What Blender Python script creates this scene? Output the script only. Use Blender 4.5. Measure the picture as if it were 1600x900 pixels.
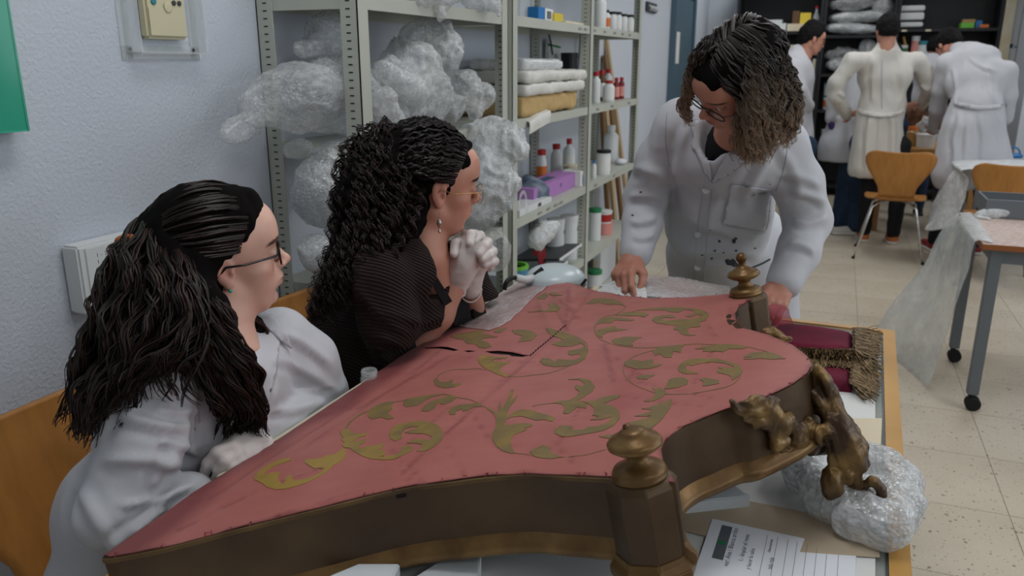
import bpy, bmesh, math, random, time
import numpy as np
from math import pi, sin, cos, atan, tan, sqrt, radians
from mathutils import Vector, Matrix
from mathutils.geometry import delaunay_2d_cdt
T0 = time.time()
S = bpy.context.scene
COL = S.collection
for _o in list(bpy.data.objects): bpy.data.objects.remove(_o)

# ------------------------------------------------------------------ camera
FPX = 1244.0; PITCH = atan(354 / FPX); YAW = atan(515 / 1293.4)
CAM = np.array([1.5, 0.0, 1.45])
cam = bpy.data.cameras.new('camera'); camo = bpy.data.objects.new('camera', cam); COL.objects.link(camo)
cam.sensor_width = 36; cam.lens = 36 * FPX / 1600; cam.clip_start = 0.05; cam.clip_end = 60
camo.location = CAM; camo.rotation_euler = (pi / 2 - PITCH, 0, YAW)
cam.dof.use_dof = True; cam.dof.focus_distance = 1.45; cam.dof.aperture_fstop = 6.0
S.camera = camo
# ------------------------------------------------------------------ world, exposure
S.view_settings.view_transform = 'Standard'; S.view_settings.look = 'None'
S.view_settings.gamma = 1; S.view_settings.use_curve_mapping = False
S.view_settings.exposure = 0.32
W = bpy.data.worlds.new('world'); S.world = W; W.use_nodes = True
W.node_tree.nodes['Background'].inputs[0].default_value = (0.62, 0.72, 0.9, 1)
W.node_tree.nodes['Background'].inputs[1].default_value = 0.25
# ------------------------------------------------------------------ ceiling lamps
LAMPS = [(1.0, 1.2, 9), (1.3, 3.9, 7), (3.4, 2.4, 8), (3.4, 5.2, 8), (1.6, 6.6, 11), (3.6, 8.0, 11), (0.9, 8.9, 8), (3.4, -0.6, 8)]
def area(name, loc, size, power, color=(1, 1, 1), rot=(0, 0, 0)):
    l = bpy.data.lights.new(name, 'AREA'); l.shape = 'RECTANGLE'; l.size, l.size_y = size
    l.energy = power; l.color = color
    o = bpy.data.objects.new(name, l); COL.objects.link(o); o.location = loc; o.rotation_euler = rot
    return o
for lx, ly, lp in LAMPS:
    area('ceiling_lamp_light', (lx, ly, 2.93), (0.55, 1.15), lp, (0.96, 0.98, 1.0))
# daylight through the window band of the right-hand wall
area('window_daylight', (4.9, 2.6, 1.75), (1.3, 5.0), 36, (0.88, 0.94, 1.0), (0, radians(90), 0))

# ------------------------------------------------------------------ pixel measuring helpers (pixel -> world point at a real depth)
_cp, _sp = cos(PITCH), sin(PITCH)
FW = np.array([-sin(YAW), cos(YAW), 0]); RT = np.array([cos(YAW), sin(YAW), 0])
def ray(u, v):
    fw = FPX * _cp - (v - 450) * _sp; dn = FPX * _sp + (v - 450) * _cp
    return FW + (u - 800) / fw * RT - np.array([0, 0, dn / fw])
def px(u, v, d): return CAM + ray(u, v) * d            # at forward distance d
def pax(u, v, ax, val):                                 # on an axis plane
    r = ray(u, v); return CAM + r * ((val - CAM[ax]) / r[ax])

# ------------------------------------------------------------------ materials
MATS = {}
def lin(c):
    if isinstance(c, str):
        c = [int(c[i:i + 2], 16) / 255 for i in (0, 2, 4)]
        c = [x / 12.92 if x <= .04045 else ((x + .055) / 1.055) ** 2.4 for x in c]
    return tuple(c) + (1,)
def mat(name, col, rough=.5, metal=0, bump=None, var=None, coat=0, alpha=1, trans=0, sheen=0, emit=0, spec=.5, attr=None, ior=1.45, sss=0, stretch=(1, 1, 1)):
    m = bpy.data.materials.new(name); m.use_nodes = True; nt = m.node_tree; N = nt.nodes; L = nt.links
    b = N['Principled BSDF']
    b.inputs['Base Color'].default_value = lin(col); b.inputs['Roughness'].default_value = rough
    b.inputs['Metallic'].default_value = metal; b.inputs['Coat Weight'].default_value = coat
    b.inputs['Alpha'].default_value = alpha; b.inputs['Transmission Weight'].default_value = trans
    b.inputs['Sheen Weight'].default_value = sheen; b.inputs['IOR'].default_value = ior
    b.inputs['Specular IOR Level'].default_value = spec
    if sss: b.inputs['Subsurface Weight'].default_value = sss; b.inputs['Subsurface Radius'].default_value = (.012, .005, .003)
    if emit: b.inputs['Emission Color'].default_value = lin(col); b.inputs['Emission Strength'].default_value = emit
    tc = N.new('ShaderNodeTexCoord'); mp = N.new('ShaderNodeMapping'); L.new(tc.outputs['Object'], mp.inputs[0])
    mp.inputs['Scale'].default_value = stretch
    cur = None
    if attr:
        a = N.new('ShaderNodeAttribute'); a.attribute_name = attr; cur = a.outputs['Color']; L.new(cur, b.inputs['Base Color'])
    if var:                                              # (scale, colour2, amount[, detail])
        n = N.new('ShaderNodeTexNoise'); n.inputs['Scale'].default_value = var[0]; n.inputs['Detail'].default_value = var[3] if len(var) > 3 else 5
        L.new(mp.outputs[0], n.inputs[0])
        r = N.new('ShaderNodeMapRange'); r.inputs[1].default_value = .38; r.inputs[2].default_value = .66; r.inputs[4].default_value = var[2]
        L.new(n.outputs[0], r.inputs[0])
        x = N.new('ShaderNodeMix'); x.data_type = 'RGBA'; L.new(r.outputs[0], x.inputs[0])
        if cur: L.new(cur, x.inputs[6])
        else: x.inputs[6].default_value = lin(col)
        x.inputs[7].default_value = lin(var[1]); cur = x.outputs[2]; L.new(cur, b.inputs['Base Color'])
    if bump:                                             # (scale, strength, distance[, kind])
        kind = bump[3] if len(bump) > 3 else 'noise'
        if kind == 'voronoi':
            n = N.new('ShaderNodeTexVoronoi'); n.inputs['Scale'].default_value = bump[0]
        else:
            n = N.new('ShaderNodeTexNoise'); n.inputs['Scale'].default_value = bump[0]; n.inputs['Detail'].default_value = 4
        L.new(mp.outputs[0], n.inputs[0])
        bp = N.new('ShaderNodeBump'); bp.inputs['Strength'].default_value = bump[1]; bp.inputs['Distance'].default_value = bump[2]
        L.new(n.outputs[0], bp.inputs['Height']); L.new(bp.outputs[0], b.inputs['Normal'])
    MATS[name] = m
    return m
def M(n): return MATS[n]

# ------------------------------------------------------------------ object helpers
def tag(o, label=None, cat=None, group=None, kind=None):
    if label: o['label'] = label
    if cat: o['category'] = cat
    if group: o['group'] = group
    if kind: o['kind'] = kind
    return o
def thing(name, label, cat, loc=(0, 0, 0), rz=0, group=None):
    o = bpy.data.objects.new(name, None); COL.objects.link(o); o.empty_display_size = .05
    o.location = loc; o.rotation_euler = (0, 0, rz)
    return tag(o, label, cat, group)
def link_mesh(name, me, m, parent=None, smooth=False):
    me.name = name
    o = bpy.data.objects.new(name, me); COL.objects.link(o)
    if m is not None: me.materials.append(m if not isinstance(m, str) else M(m))
    if smooth: me.shade_smooth()
    if parent is not None: o.parent = parent
    return o
def wmat(o):
    m_ = Matrix.Translation(o.location) @ o.rotation_euler.to_matrix().to_4x4()
    return wmat(o.parent) @ o.matrix_parent_inverse @ m_ if o.parent is not None else m_
def wparent(o, root):
    """parent o (built in world coordinates) to root keeping its place"""
    o.parent = root; o.matrix_parent_inverse = wmat(root).inverted(); return o
def proj(P):
    """world points (n,3) -> photo pixels (for measuring)"""
    d = np.asarray(P, float) - CAM; a = d @ FW; b = d @ RT; c = -d[:, 2]; zf = a * _cp + c * _sp
    return np.c_[800 + FPX * b / zf, 450 + FPX * (-a * _sp + c * _cp) / zf]
def np_mesh(V, Fc, name='mesh'):
    """fast mesh from numpy verts and equal-sized faces (or list of face arrays)"""
    me = bpy.data.meshes.new(name)
    Fl = Fc if isinstance(Fc, (list, tuple)) else [Fc]
    Fl = [np.asarray(f, dtype=np.int32) for f in Fl if len(f)]
    V = np.asarray(V, dtype=np.float32)
    me.vertices.add(len(V)); me.vertices.foreach_set('co', V.ravel())
    tot = sum(f.size for f in Fl); nf = sum(len(f) for f in Fl)
    me.loops.add(tot); me.loops.foreach_set('vertex_index', np.concatenate([f.ravel() for f in Fl]))
    me.polygons.add(nf)
    ls = np.concatenate([np.full(len(f), f.shape[1]) for f in Fl])
    st = np.concatenate([[0], np.cumsum(ls)[:-1]]).astype(np.int32)
    me.polygons.foreach_set('loop_start', st)
    me.update(calc_edges=True); me.validate()
    return me
def set_col(me, C, name='Col'):
    a = me.color_attributes.new(name, 'FLOAT_COLOR', 'POINT')
    if C.shape[1] == 3: C = np.hstack([C, np.ones((len(C), 1))])
    a.data.foreach_set('color', C.astype(np.float32).ravel())

class MB:
    """collects plain geometry for one mesh object"""
    def __init__(s): s.V = []; s.F = []
    def add(s, V, Fc):
        b = len(s.V); s.V += [tuple(v) for v in V]; s.F += [tuple(i + b for i in f) for f in Fc]; return s
    def box(s, a, b, mtx=None):
        x0, y0, z0 = a; x1, y1, z1 = b
        V = [Vector(p) for p in ((x0, y0, z0), (x1, y0, z0), (x1, y1, z0), (x0, y1, z0), (x0, y0, z1), (x1, y0, z1), (x1, y1, z1), (x0, y1, z1))]
        if mtx: V = [mtx @ v for v in V]
        return s.add(V, [(0, 3, 2, 1), (4, 5, 6, 7), (0, 1, 5, 4), (1, 2, 6, 5), (2, 3, 7, 6), (3, 0, 4, 7)])
    def tube(s, pts, r, n=8, cap=True, flat=None):
        pts = [np.array(p, float) for p in pts]; k = len(pts)
        rs = r if hasattr(r, '__len__') else [r] * k
        up = np.array([0, 0, 1.0]); V = []; prev = None
        for i, p in enumerate(pts):
            t = pts[min(i + 1, k - 1)] - pts[max(i - 1, 0)]; t /= (np.linalg.norm(t) + 1e-9)
            if prev is None:
                a = np.cross(t, up)
                if np.linalg.norm(a) < .05: a = np.cross(t, [1, 0, 0])
            else: a = prev - t * (prev @ t)
            a /= np.linalg.norm(a); prev = a; b = np.cross(t, a)
            for j in range(n):
                q = 2 * pi * j / n; fl = flat if flat else 1
                V.append(p + rs[i] * (a * cos(q) + b * sin(q) * fl))
        Fc = [(i * n + j, i * n + (j + 1) % n, (i + 1) * n + (j + 1) % n, (i + 1) * n + j) for i in range(k - 1) for j in range(n)]
        if cap: Fc += [tuple(range(n))[::-1], tuple((k - 1) * n + j for j in range(n))]
        return s.add(V, Fc)
    def lathe(s, prof, c=(0, 0, 0), n=24, mtx=None, rot0=0):
        """prof: (r, z) from bottom to top"""
        V = []
        for r, z in prof:
            for j in range(n):
                q = 2 * pi * j / n + rot0; v = Vector((r * cos(q), r * sin(q), z))
                if mtx: v = mtx @ v
                V.append((v.x + c[0], v.y + c[1], v.z + c[2]))
        k = len(prof)
        Fc = [(i * n + j, i * n + (j + 1) % n, (i + 1) * n + (j + 1) % n, (i + 1) * n + j) for i in range(k - 1) for j in range(n)]
        Fc += [tuple(range(n))[::-1], tuple((k - 1) * n + j for j in range(n))]
        return s.add(V, Fc)
    def prism(s, poly, z0, z1, mtx=None):
        """poly list of (x,y); cap faces are triangulated by blender's tessellator"""
        k = len(poly)
        ar = sum(poly[i][0] * poly[(i + 1) % k][1] - poly[(i + 1) % k][0] * poly[i][1] for i in range(k))
        if ar < 0: poly = poly[::-1]
        V = [Vector((x, y, z0)) for x, y in poly] + [Vector((x, y, z1)) for x, y in poly]
        if mtx: V = [mtx @ v for v in V]
        Fc = [tuple(range(k))[::-1], tuple(range(k, 2 * k))] + [(i, (i + 1) % k, k + (i + 1) % k, k + i) for i in range(k)]
        return s.add(V, Fc)
    def mesh(s, bevel=0, seg=2):
        me = bpy.data.meshes.new('m'); me.from_pydata([tuple(map(float, v)) for v in s.V], [], s.F); me.update()
        if bevel:
            bm = bmesh.new(); bm.from_mesh(me)
            bmesh.ops.remove_doubles(bm, verts=bm.verts, dist=1e-6)
            es = [e for e in bm.edges if len(e.link_faces) == 2 and e.calc_face_angle(0) > radians(35)]
            bmesh.ops.bevel(bm, geom=es, offset=bevel, segments=seg, affect='EDGES', clamp_overlap=True)
            bm.to_mesh(me); bm.free()
        return me
    def build(s, name, m, parent=None, bevel=0, smooth=False, seg=2, auto=None):
        me = s.mesh(bevel, seg); o = link_mesh(name, me, m, parent, smooth)
        if auto: me.shade_smooth(); me.set_sharp_from_angle(angle=radians(auto))
        return o
def box(name, a, b, m, parent=None, bevel=0): return MB().box(a, b).build(name, m, parent, bevel)

# ------------------------------------------------------------------ numpy noise
_rng = np.random.RandomState(7); _NT = _rng.rand(64, 64, 64).astype(np.float32)
def vnoise(P, s=1.0, off=0.0):
    """smooth value noise in -1..1 at points P (n,3); s = frequency (scalar or 3)"""
    Q = np.asarray(P, float) * s + off + 1000; I = np.floor(Q).astype(int); Fq = Q - I; Fq = Fq * Fq * (3 - 2 * Fq)
    r = 0
    for a in (0, 1):
        for b in (0, 1):
            for c in (0, 1):
                w = (Fq[:, 0] if a else 1 - Fq[:, 0]) * (Fq[:, 1] if b else 1 - Fq[:, 1]) * (Fq[:, 2] if c else 1 - Fq[:, 2])
                r = r + w * _NT[(I[:, 0] + a) & 63, (I[:, 1] + b) & 63, (I[:, 2] + c) & 63]
    return r * 2 - 1
def fbm(P, s, oct=3, off=0.0): return sum(vnoise(P, s * 2 ** i, off + 11.3 * i) / 2 ** i for i in range(oct))
def ridged(P, s, off=0.0): return 1 - np.abs(vnoise(P, s, off)) * 2

# ------------------------------------------------------------------ implicit surfaces
class SDF:
    def __init__(s): s.ops = []; s.lo = np.array([1e9] * 3); s.hi = -s.lo; s.X = None
    def _grow(s, lo, hi): s.lo = np.minimum(s.lo, lo); s.hi = np.maximum(s.hi, hi)
    def xf(s, mtx3, t):
        """following points are local: world = mtx3 @ p + t"""
        s.X = (np.array(mtx3, float), np.array(t, float)); return s
    def _p(s, p):
        p = np.array(p, float)
        return p if s.X is None else s.X[0] @ p + s.X[1]
    def cap(s, a, b, ra, rb=None, k=.01, sub=False):
        if rb is None: rb = ra
        a = s._p(a); b = s._p(b); r = max(ra, rb) + k
        lo = np.minimum(a, b) - r; hi = np.maximum(a, b) + r
        def f(P):
            d = b - a; L = float(d @ d) + 1e-12; t = np.clip(((P - a) @ d) / L, 0, 1)
            q = P - a - t[:, None] * d
            return np.sqrt(np.einsum('ij,ij->i', q, q)) - (ra + (rb - ra) * t)
        s.ops.append((f, lo, hi, k, sub));
        if not sub: s._grow(lo, hi)
        return s
    def chain(s, pts, rs, k=.01):
        for i in range(len(pts) - 1): s.cap(pts[i], pts[i + 1], rs[i], rs[i + 1], k)
        return s
    def ell(s, c, r, k=.01, rot=None, sub=False):
        """ellipsoid, radii r, rot 3x3 local axes (columns)"""
        c = s._p(c); r = np.array(r, float); A = np.eye(3) if rot is None else np.array(rot, float)
        if s.X is not None: A = s.X[0] @ A
        ext = np.sqrt(((A * r) ** 2).sum(1)) + k; lo, hi = c - ext, c + ext; rm = r.min()
        def f(P):
            q = (P - c) @ A; k0 = np.sqrt(((q / r) ** 2).sum(1)); k1 = np.sqrt(((q / (r * r)) ** 2).sum(1)) + 1e-9
            return k0 * (k0 - 1) / k1
        s.ops.append((f, lo, hi, k, sub))
        if not sub: s._grow(lo, hi)
        return s
    def rbox(s, c, h, r, k=.01, rot=None, sub=False):
        c = s._p(c); h = np.array(h, float); A = np.eye(3) if rot is None else np.array(rot, float)
        if s.X is not None: A = s.X[0] @ A
        ext = np.abs(A) @ h + k + r; lo, hi = c - ext, c + ext
        def f(P):
            q = np.abs((P - c) @ A) - (h - r); return np.sqrt((np.maximum(q, 0) ** 2).sum(1)) + np.minimum(q.max(1), 0) - r
        s.ops.append((f, lo, hi, k, sub))
        if not sub: s._grow(lo, hi)
        return s
    def mesh(s, h, disp=None, lo=None, hi=None, cut=None, smooth=0):
        lo = s.lo - 2 * h if lo is None else np.maximum(np.array(lo, float), s.lo - 2 * h); hi = s.hi + 2 * h if hi is None else np.minimum(np.array(hi, float), s.hi + 2 * h)
        n = np.ceil((hi - lo) / h).astype(int) + 1
        G = np.full(tuple(n), 1.0, np.float32)
        ax = [lo[i] + h * np.arange(n[i]) for i in range(3)]
        for f, a, b, k, sub in s.ops:
            i0 = np.clip(np.floor((a - lo) / h).astype(int), 0, n); i1 = np.clip(np.ceil((b - lo) / h).astype(int) + 1, 0, n)
            if (i1 <= i0).any(): continue
            X, Y, Z = np.meshgrid(*[ax[j][i0[j]:i1[j]] for j in range(3)], indexing='ij')
            d = f(np.stack([X.ravel(), Y.ravel(), Z.ravel()], 1)).reshape(X.shape).astype(np.float32)
            sl = tuple(slice(i0[j], i1[j]) for j in range(3)); g = G[sl]
            if sub:
                hh = np.maximum(k - np.abs(-d - g), 0) / max(k, 1e-6); G[sl] = np.maximum(g, -d) + hh * hh * k * .25
            else:
                hh = np.maximum(k - np.abs(d - g), 0) / max(k, 1e-6); G[sl] = np.minimum(g, d) - hh * hh * k * .25
        if cut is not None:
            X, Y, Z = np.meshgrid(*ax, indexing='ij')
            G = np.maximum(G, cut(np.stack([X.ravel(), Y.ravel(), Z.ravel()], 1)).reshape(X.shape).astype(np.float32))
        G[0] = G[-1] = 1; G[:, 0] = G[:, -1] = 1; G[:, :, 0] = G[:, :, -1] = 1
        V, Q = surface_nets(G, lo, h)
        for _ in range(smooth): V = lap(V, Q)
        if disp is not None:
            Nn = vnormals(V, Q); V = V + Nn * disp(V, Nn)[:, None]
        return V, Q
def surface_nets(G, lo, h):
    In = G < 0
    c = np.zeros(tuple(np.array(G.shape) - 1), np.int8)
    sx, sy, sz = c.shape
    for a in (0, 1):
        for b in (0, 1):
            for d in (0, 1): c += In[a:a + sx, b:b + sy, d:d + sz]
    act = np.argwhere((c > 0) & (c < 8)); idx = np.full(c.shape, -1, np.int32); idx[tuple(act.T)] = np.arange(len(act))
    cor = [(a, b, d) for a in (0, 1) for b in (0, 1) for d in (0, 1)]
    val = {q: G[act[:, 0] + q[0], act[:, 1] + q[1], act[:, 2] + q[2]] for q in cor}
    acc = np.zeros((len(act), 3)); cnt = np.zeros(len(act))
    for q in cor:
        for ax_ in range(3):
            if q[ax_] == 0:
                r = list(q); r[ax_] = 1; v0 = val[q]; v1 = val[tuple(r)]
                m = (v0 < 0) != (v1 < 0); t = np.where(m, v0 / np.where(m, v0 - v1, 1), 0)
                p = np.zeros((len(act), 3)); p[:] = q; p[:, ax_] += t
                acc[m] += p[m]; cnt[m] += 1
    V = (act + acc / cnt[:, None]) * h + lo
    Q = []
    for ax_ in range(3):
        o1, o2 = (ax_ + 1) % 3, (ax_ + 2) % 3
        sl0 = [slice(None)] * 3; sl1 = [slice(None)] * 3; sl0[ax_] = slice(0, -1); sl1[ax_] = slice(1, None)
        A = In[tuple(sl0)]; B = In[tuple(sl1)]
        e = np.argwhere(A != B); e = e[(e[:, o1] > 0) & (e[:, o2] > 0) & (e[:, o1] < G.shape[o1] - 1) & (e[:, o2] < G.shape[o2] - 1)]
        ins = A[tuple(e.T)]
        def cell(d1, d2):
            q = e.copy(); q[:, o1] -= d1; q[:, o2] -= d2; return idx[tuple(q.T)]
        f = np.stack([cell(1, 1), cell(0, 1), cell(0, 0), cell(1, 0)], 1)
        f[~ins] = f[~ins][:, ::-1]; Q.append(f[(f >= 0).all(1)])
    return V, np.concatenate(Q)
def vnormals(V, Q):
    n = np.cross(V[Q[:, 2]] - V[Q[:, 0]], V[Q[:, 3 if Q.shape[1] > 3 else 1]] - V[Q[:, 1 if Q.shape[1] > 3 else 0]])
    if Q.shape[1] == 3: n = np.cross(V[Q[:, 1]] - V[Q[:, 0]], V[Q[:, 2]] - V[Q[:, 0]])
    N_ = np.zeros_like(V)
    for i in range(Q.shape[1]):
        for a in range(3): N_[:, a] += np.bincount(Q[:, i], n[:, a], len(V))
    return N_ / (np.linalg.norm(N_, axis=1)[:, None] + 1e-12)
def lap(V, Q, w=.5):
    A = np.zeros_like(V); c = np.zeros(len(V)); k = Q.shape[1]
    for i in range(k):
        a, b = Q[:, i], Q[:, (i + 1) % k]
        for ax_ in range(3): A[:, ax_] += np.bincount(a, V[b, ax_], len(V)) + np.bincount(b, V[a, ax_], len(V))
        c += np.bincount(a, minlength=len(V)) + np.bincount(b, minlength=len(V))
    c[c == 0] = 1
    return V * (1 - w) + w * A / c[:, None]
def sdf_obj(name, sd, h, m, parent=None, disp=None, col=None, smooth=1, cut=None, lo=None, hi=None):
    V, Q = sd.mesh(h, disp, lo, hi, cut, smooth)
    me = np_mesh(V, Q); o = link_mesh(name, me, m, None, True)
    if col is not None: set_col(me, col(V))
    if parent is not None: wparent(o, parent)
    return o
def cr(P, n):
    """Catmull-Rom resample of polyline P to n points"""
    P = np.array(P, float); k = len(P); t = np.linspace(0, k - 1, n); i = np.clip(t.astype(int), 0, k - 2); f = (t - i)[:, None]
    g = lambda j: P[np.clip(j, 0, k - 1)]
    a, b, c, d = g(i - 1), g(i), g(i + 1), g(i + 2)
    return .5 * (2 * b + (c - a) * f + (2 * a - 5 * b + 4 * c - d) * f ** 2 + (3 * b - a - 3 * c + d) * f ** 3)
def rot(ax, a):
    return np.array(Matrix.Rotation(a, 3, ax))
def frame(x, z):
    """orthonormal 3x3 with columns x, y, z from a forward and an approximate up"""
    x = np.array(x, float); x /= np.linalg.norm(x); z = np.array(z, float); y = np.cross(z, x); y /= np.linalg.norm(y)
    return np.stack([x, y, np.cross(x, y)], 1)
def strands(name, C, r, m, parent=None, cols=None, taper=.35, n=3):
    """C: (N, K, 3) centre lines -> N thin tubes in one mesh; cols (N,K,3)"""
    N_, K = C.shape[:2]
    t = np.gradient(C, axis=1); t /= np.linalg.norm(t, axis=2)[..., None] + 1e-9
    up = np.array([.3, .2, 1.0]); a = np.cross(t, up); a /= np.linalg.norm(a, axis=2)[..., None] + 1e-9; b = np.cross(t, a)
    prof = np.minimum(1, np.minimum(.5 + np.linspace(0, 1, K) * 6, taper + (1 - taper) * np.linspace(1, 0, K) * 2.2))
    rr = (np.asarray(r).reshape(-1, 1) * prof)[..., None]
    V = np.stack([C + rr * (a * cos(2 * pi * j / n) + b * sin(2 * pi * j / n)) for j in range(n)], 2).reshape(-1, 3)
    base = (np.arange(N_)[:, None, None] * K + np.arange(K - 1)[None, :, None]) * n; j = np.arange(n)[None, None, :]; j2 = (j + 1) % n
    Q = np.stack([base + j, base + j2, base + n + j2, base + n + j], -1).reshape(-1, 4)
    me = np_mesh(V, Q); o = link_mesh(name, me, m, None, True)
    if cols is not None: set_col(me, np.repeat(cols.reshape(-1, 3), n, 0))
    if parent is not None: wparent(o, parent)
    return o
# ================================================================== MATERIALS
mat('wall', 'c3c9d2', .85, bump=(110, .75, .0035), var=(1.2, 'b9bfca', .4))
mat('wall_plain', 'c8ced6', .8, var=(.8, 'bdc4cd', .5))
mat('ceiling', 'dcdcdc', .9); mat('lamp_white', 'ffffff', .5, emit=1.6); mat('lamp_metal', 'dddddd', .5)
mat('shelf', 'b5b8ad', .42, var=(3, 'a9aca1', .5)); mat('slot', '202020', .8)
mat('black_shelf', '17181b', .55); mat('door_blue', '4d6472', .5); mat('door_grey', '8fa0ab', .5)
mat('wood_lt', 'b98a50', .45, var=(18, 'a87a43', .7, 6), stretch=(1, 1, .15))
mat('table_edge', 'c0924c', .4, var=(14, 'ad803d', .8), stretch=(.3, .3, 1))
mat('chrome', 'c8c8c8', .22, metal=1); mat('steel_grey', '6c7277', .45, metal=.3)
mat('black', '0d0d0f', .5); mat('rubber', '141414', .8); mat('white_pl', 'd5d8d8', .4); mat('white_matte', 'd4d6d8', .8)
mat('cream', 'c9c2a2', .45); mat('cream_paper', 'd6cfb8', .8, var=(8, 'cbb893', .7)); mat('grey_dark', '3a3d3e', .6)
mat('red', 'a81f22', .4); mat('darkred', '7c1a20', .45); mat('orange', 'c96a25', .45); mat('yellow', 'd0b93a', .5); mat('blue', '1f6fae', .5)
mat('teal', '2f7f8c', .5); mat('green', '23784c', .5); mat('green_lt', '6fb93f', .5); mat('purple', '4a3577', .5); mat('lilac', 'a978b4', .6)
mat('pink', 'd58e86', .5); mat('blue_tub', '4c8cb0', .4); mat('brown', '5b4128', .6); mat('card', 'a38759', .8); mat('kraft', 'b79a68', .8, bump=(20, .5, .004))
mat('label_white', 'dcdcd8', .7); mat('ink', '1d2026', .7); mat('ink_blue', '39506a', .7)
mat('lcd', '4a5450', .25); mat('boards', '7c6040', .6, var=(9, '664b2e', .8), stretch=(4, 4, .3)); mat('board_pale', 'b09a78', .7)
mat('clear', 'e6ecec', .08, alpha=.28, spec=.7); mat('glass', 'f4fafa', .02, trans=1, ior=1.45)
mat('jarglass', 'dfe6e6', .05, alpha=.25, spec=1)
mat('green_acrylic', '3fae90', .15, alpha=.75, spec=.6)
def film_mat(name, col, a0, a1, rough, cells, bs, fres=.4):
    m = mat(name, col, rough, spec=.9, bump=(cells, bs, .0025, 'voronoi'), var=(7, 'eef0f0', .8)); nt = m.node_tree; N = nt.nodes; L = nt.links; b = N['Principled BSDF']
    lw = N.new('ShaderNodeLayerWeight'); lw.inputs[0].default_value = .35; n = N.new('ShaderNodeTexNoise'); n.inputs['Scale'].default_value = 16; n.inputs['Detail'].default_value = 6
    r = N.new('ShaderNodeMapRange'); r.inputs[1].default_value = .35; r.inputs[2].default_value = .7; r.inputs[3].default_value = a0; r.inputs[4].default_value = a1; L.new(n.outputs[0], r.inputs[0])
    x = N.new('ShaderNodeMath'); x.operation = 'MULTIPLY_ADD'; x.inputs[1].default_value = fres; L.new(lw.outputs['Facing'], x.inputs[0]); L.new(r.outputs[0], x.inputs[2]); x.use_clamp = True
    L.new(x.outputs[0], b.inputs['Alpha']); return m
film_mat('bubble', 'c4c8c9', .22, .52, .14, 130, 1.0); film_mat('bubble_dense', 'c0c4c6', .42, .80, .16, 130, 1.0)
film_mat('film', 'c9cdcd', .10, .42, .18, 22, .9); film_mat('film_white', 'd0d3d3', .45, .8, .3, 18, .8); film_mat('drape', 'ccd2d2', .26, .46, .3, 150, .4, .15)
mat('whitewrap', 'cbcac3', .6, bump=(12, .8, .01), var=(6, 'd6d5cf', .8))

# ================================================================== ROOM
def struct(o): o['kind'] = 'structure'; return o
RX, RY0, RY1, RZ = 5.0, -2.6, 10.0, 3.0
fl = thing('floor', None, None); fl['kind'] = 'structure'
mt = mat('terrazzo', 'c6bba8', .33, var=(2.2, 'b6aa96', .8))
def terrazzo(m):
    nt = m.node_tree; N = nt.nodes; L = nt.links; b = N['Principled BSDF']
    geo = N.new('ShaderNodeNewGeometry'); base = b.inputs['Base Color'].links[0].from_socket
    for sc, th, c in ((55, .16, '8a7d6c'), (23, .11, '5d4c3c'), (85, .17, 'cfc8ba'), (9, .05, '6b5946')):
        v = N.new('ShaderNodeTexVoronoi'); v.inputs['Scale'].default_value = sc; L.new(geo.outputs['Position'], v.inputs[0])
        r = N.new('ShaderNodeMapRange'); r.inputs[1].default_value = th; r.inputs[2].default_value = th * 1.25; r.inputs[3].default_value = .75; r.inputs[4].default_value = 0
        L.new(v.outputs['Distance'], r.inputs[0]); x = N.new('ShaderNodeMix'); x.data_type = 'RGBA'; x.inputs[7].default_value = lin(c)
        L.new(r.outputs[0], x.inputs[0]); L.new(base, x.inputs[6]); base = x.outputs[2]
    n = N.new('ShaderNodeTexNoise'); n.inputs['Scale'].default_value = 1.1; n.inputs['Detail'].default_value = 6; L.new(geo.outputs['Position'], n.inputs[0])
    r = N.new('ShaderNodeMapRange'); r.inputs[1].default_value = .5; r.inputs[2].default_value = .75; r.inputs[4].default_value = .45; L.new(n.outputs[0], r.inputs[0])
    x = N.new('ShaderNodeMix'); x.data_type = 'RGBA'; x.inputs[7].default_value = lin('8b7e6b'); L.new(r.outputs[0], x.inputs[0]); L.new(base, x.inputs[6])
    L.new(x.outputs[2], b.inputs['Base Color'])
terrazzo(mt); mat('grout', '8d8475', .85)
box('floor_slab', (-.2, RY0 - .2, -.12), (RX + .2, RY1 + .2, -.003), M('grout'), fl)
TS = .43; tb = MB().box((.0012, .0012, -.012), (TS - .0012, TS - .0012, 0)).mesh(); tb.materials.append(mt)
nx = int(4.4 / TS); ty0 = .2
k = 0
for i in range(-1, 11):
    for j in range(22):
        x = .02 + i * TS; y = ty0 + j * TS
        if x < -.01 or y > 9.9: continue
        o = bpy.data.objects.new('tile', tb); COL.objects.link(o); o.parent = fl; o.location = (x, y, 0); k += 1
rest = MB()
for i in range(0, 11):
    for j in range(-7, 0): rest.box((.02 + i * TS + .001, ty0 + j * TS + .001, -.012), (.02 + (i + 1) * TS - .001, ty0 + (j + 1) * TS - .001, 0))
ro = rest.build('tiles_behind', mt, fl); ro['kind'] = 'stuff'
struct(box('wall_left', (-.15, RY0, 0), (0, RY1, RZ), M('wall')))
struct(box('wall_back', (-.15, RY1, 0), (RX + .15, RY1 + .15, RZ), M('wall_plain')))
struct(box('wall_front', (-.15, RY0 - .15, 0), (RX + .15, RY0, RZ), M('wall_plain')))
wr = MB().box((RX, RY0, 0), (RX + .15, RY1, 1.05)).box((RX, RY0, 2.45), (RX + .15, RY1, RZ)).box((RX, RY0, 1.05), (RX + .15, 0, 2.45)).box((RX, 5.2, 1.05), (RX + .15, RY1, 2.45))
struct(wr.build('wall_right', M('wall_plain')))
struct(box('ceiling', (-.15, RY0 - .15, RZ), (RX + .15, RY1 + .15, RZ + .1), M('ceiling')))
w1 = thing('window_1', None, None, (RX, 2.6, 1.05)); w1['kind'] = 'structure'
wf = MB()
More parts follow.
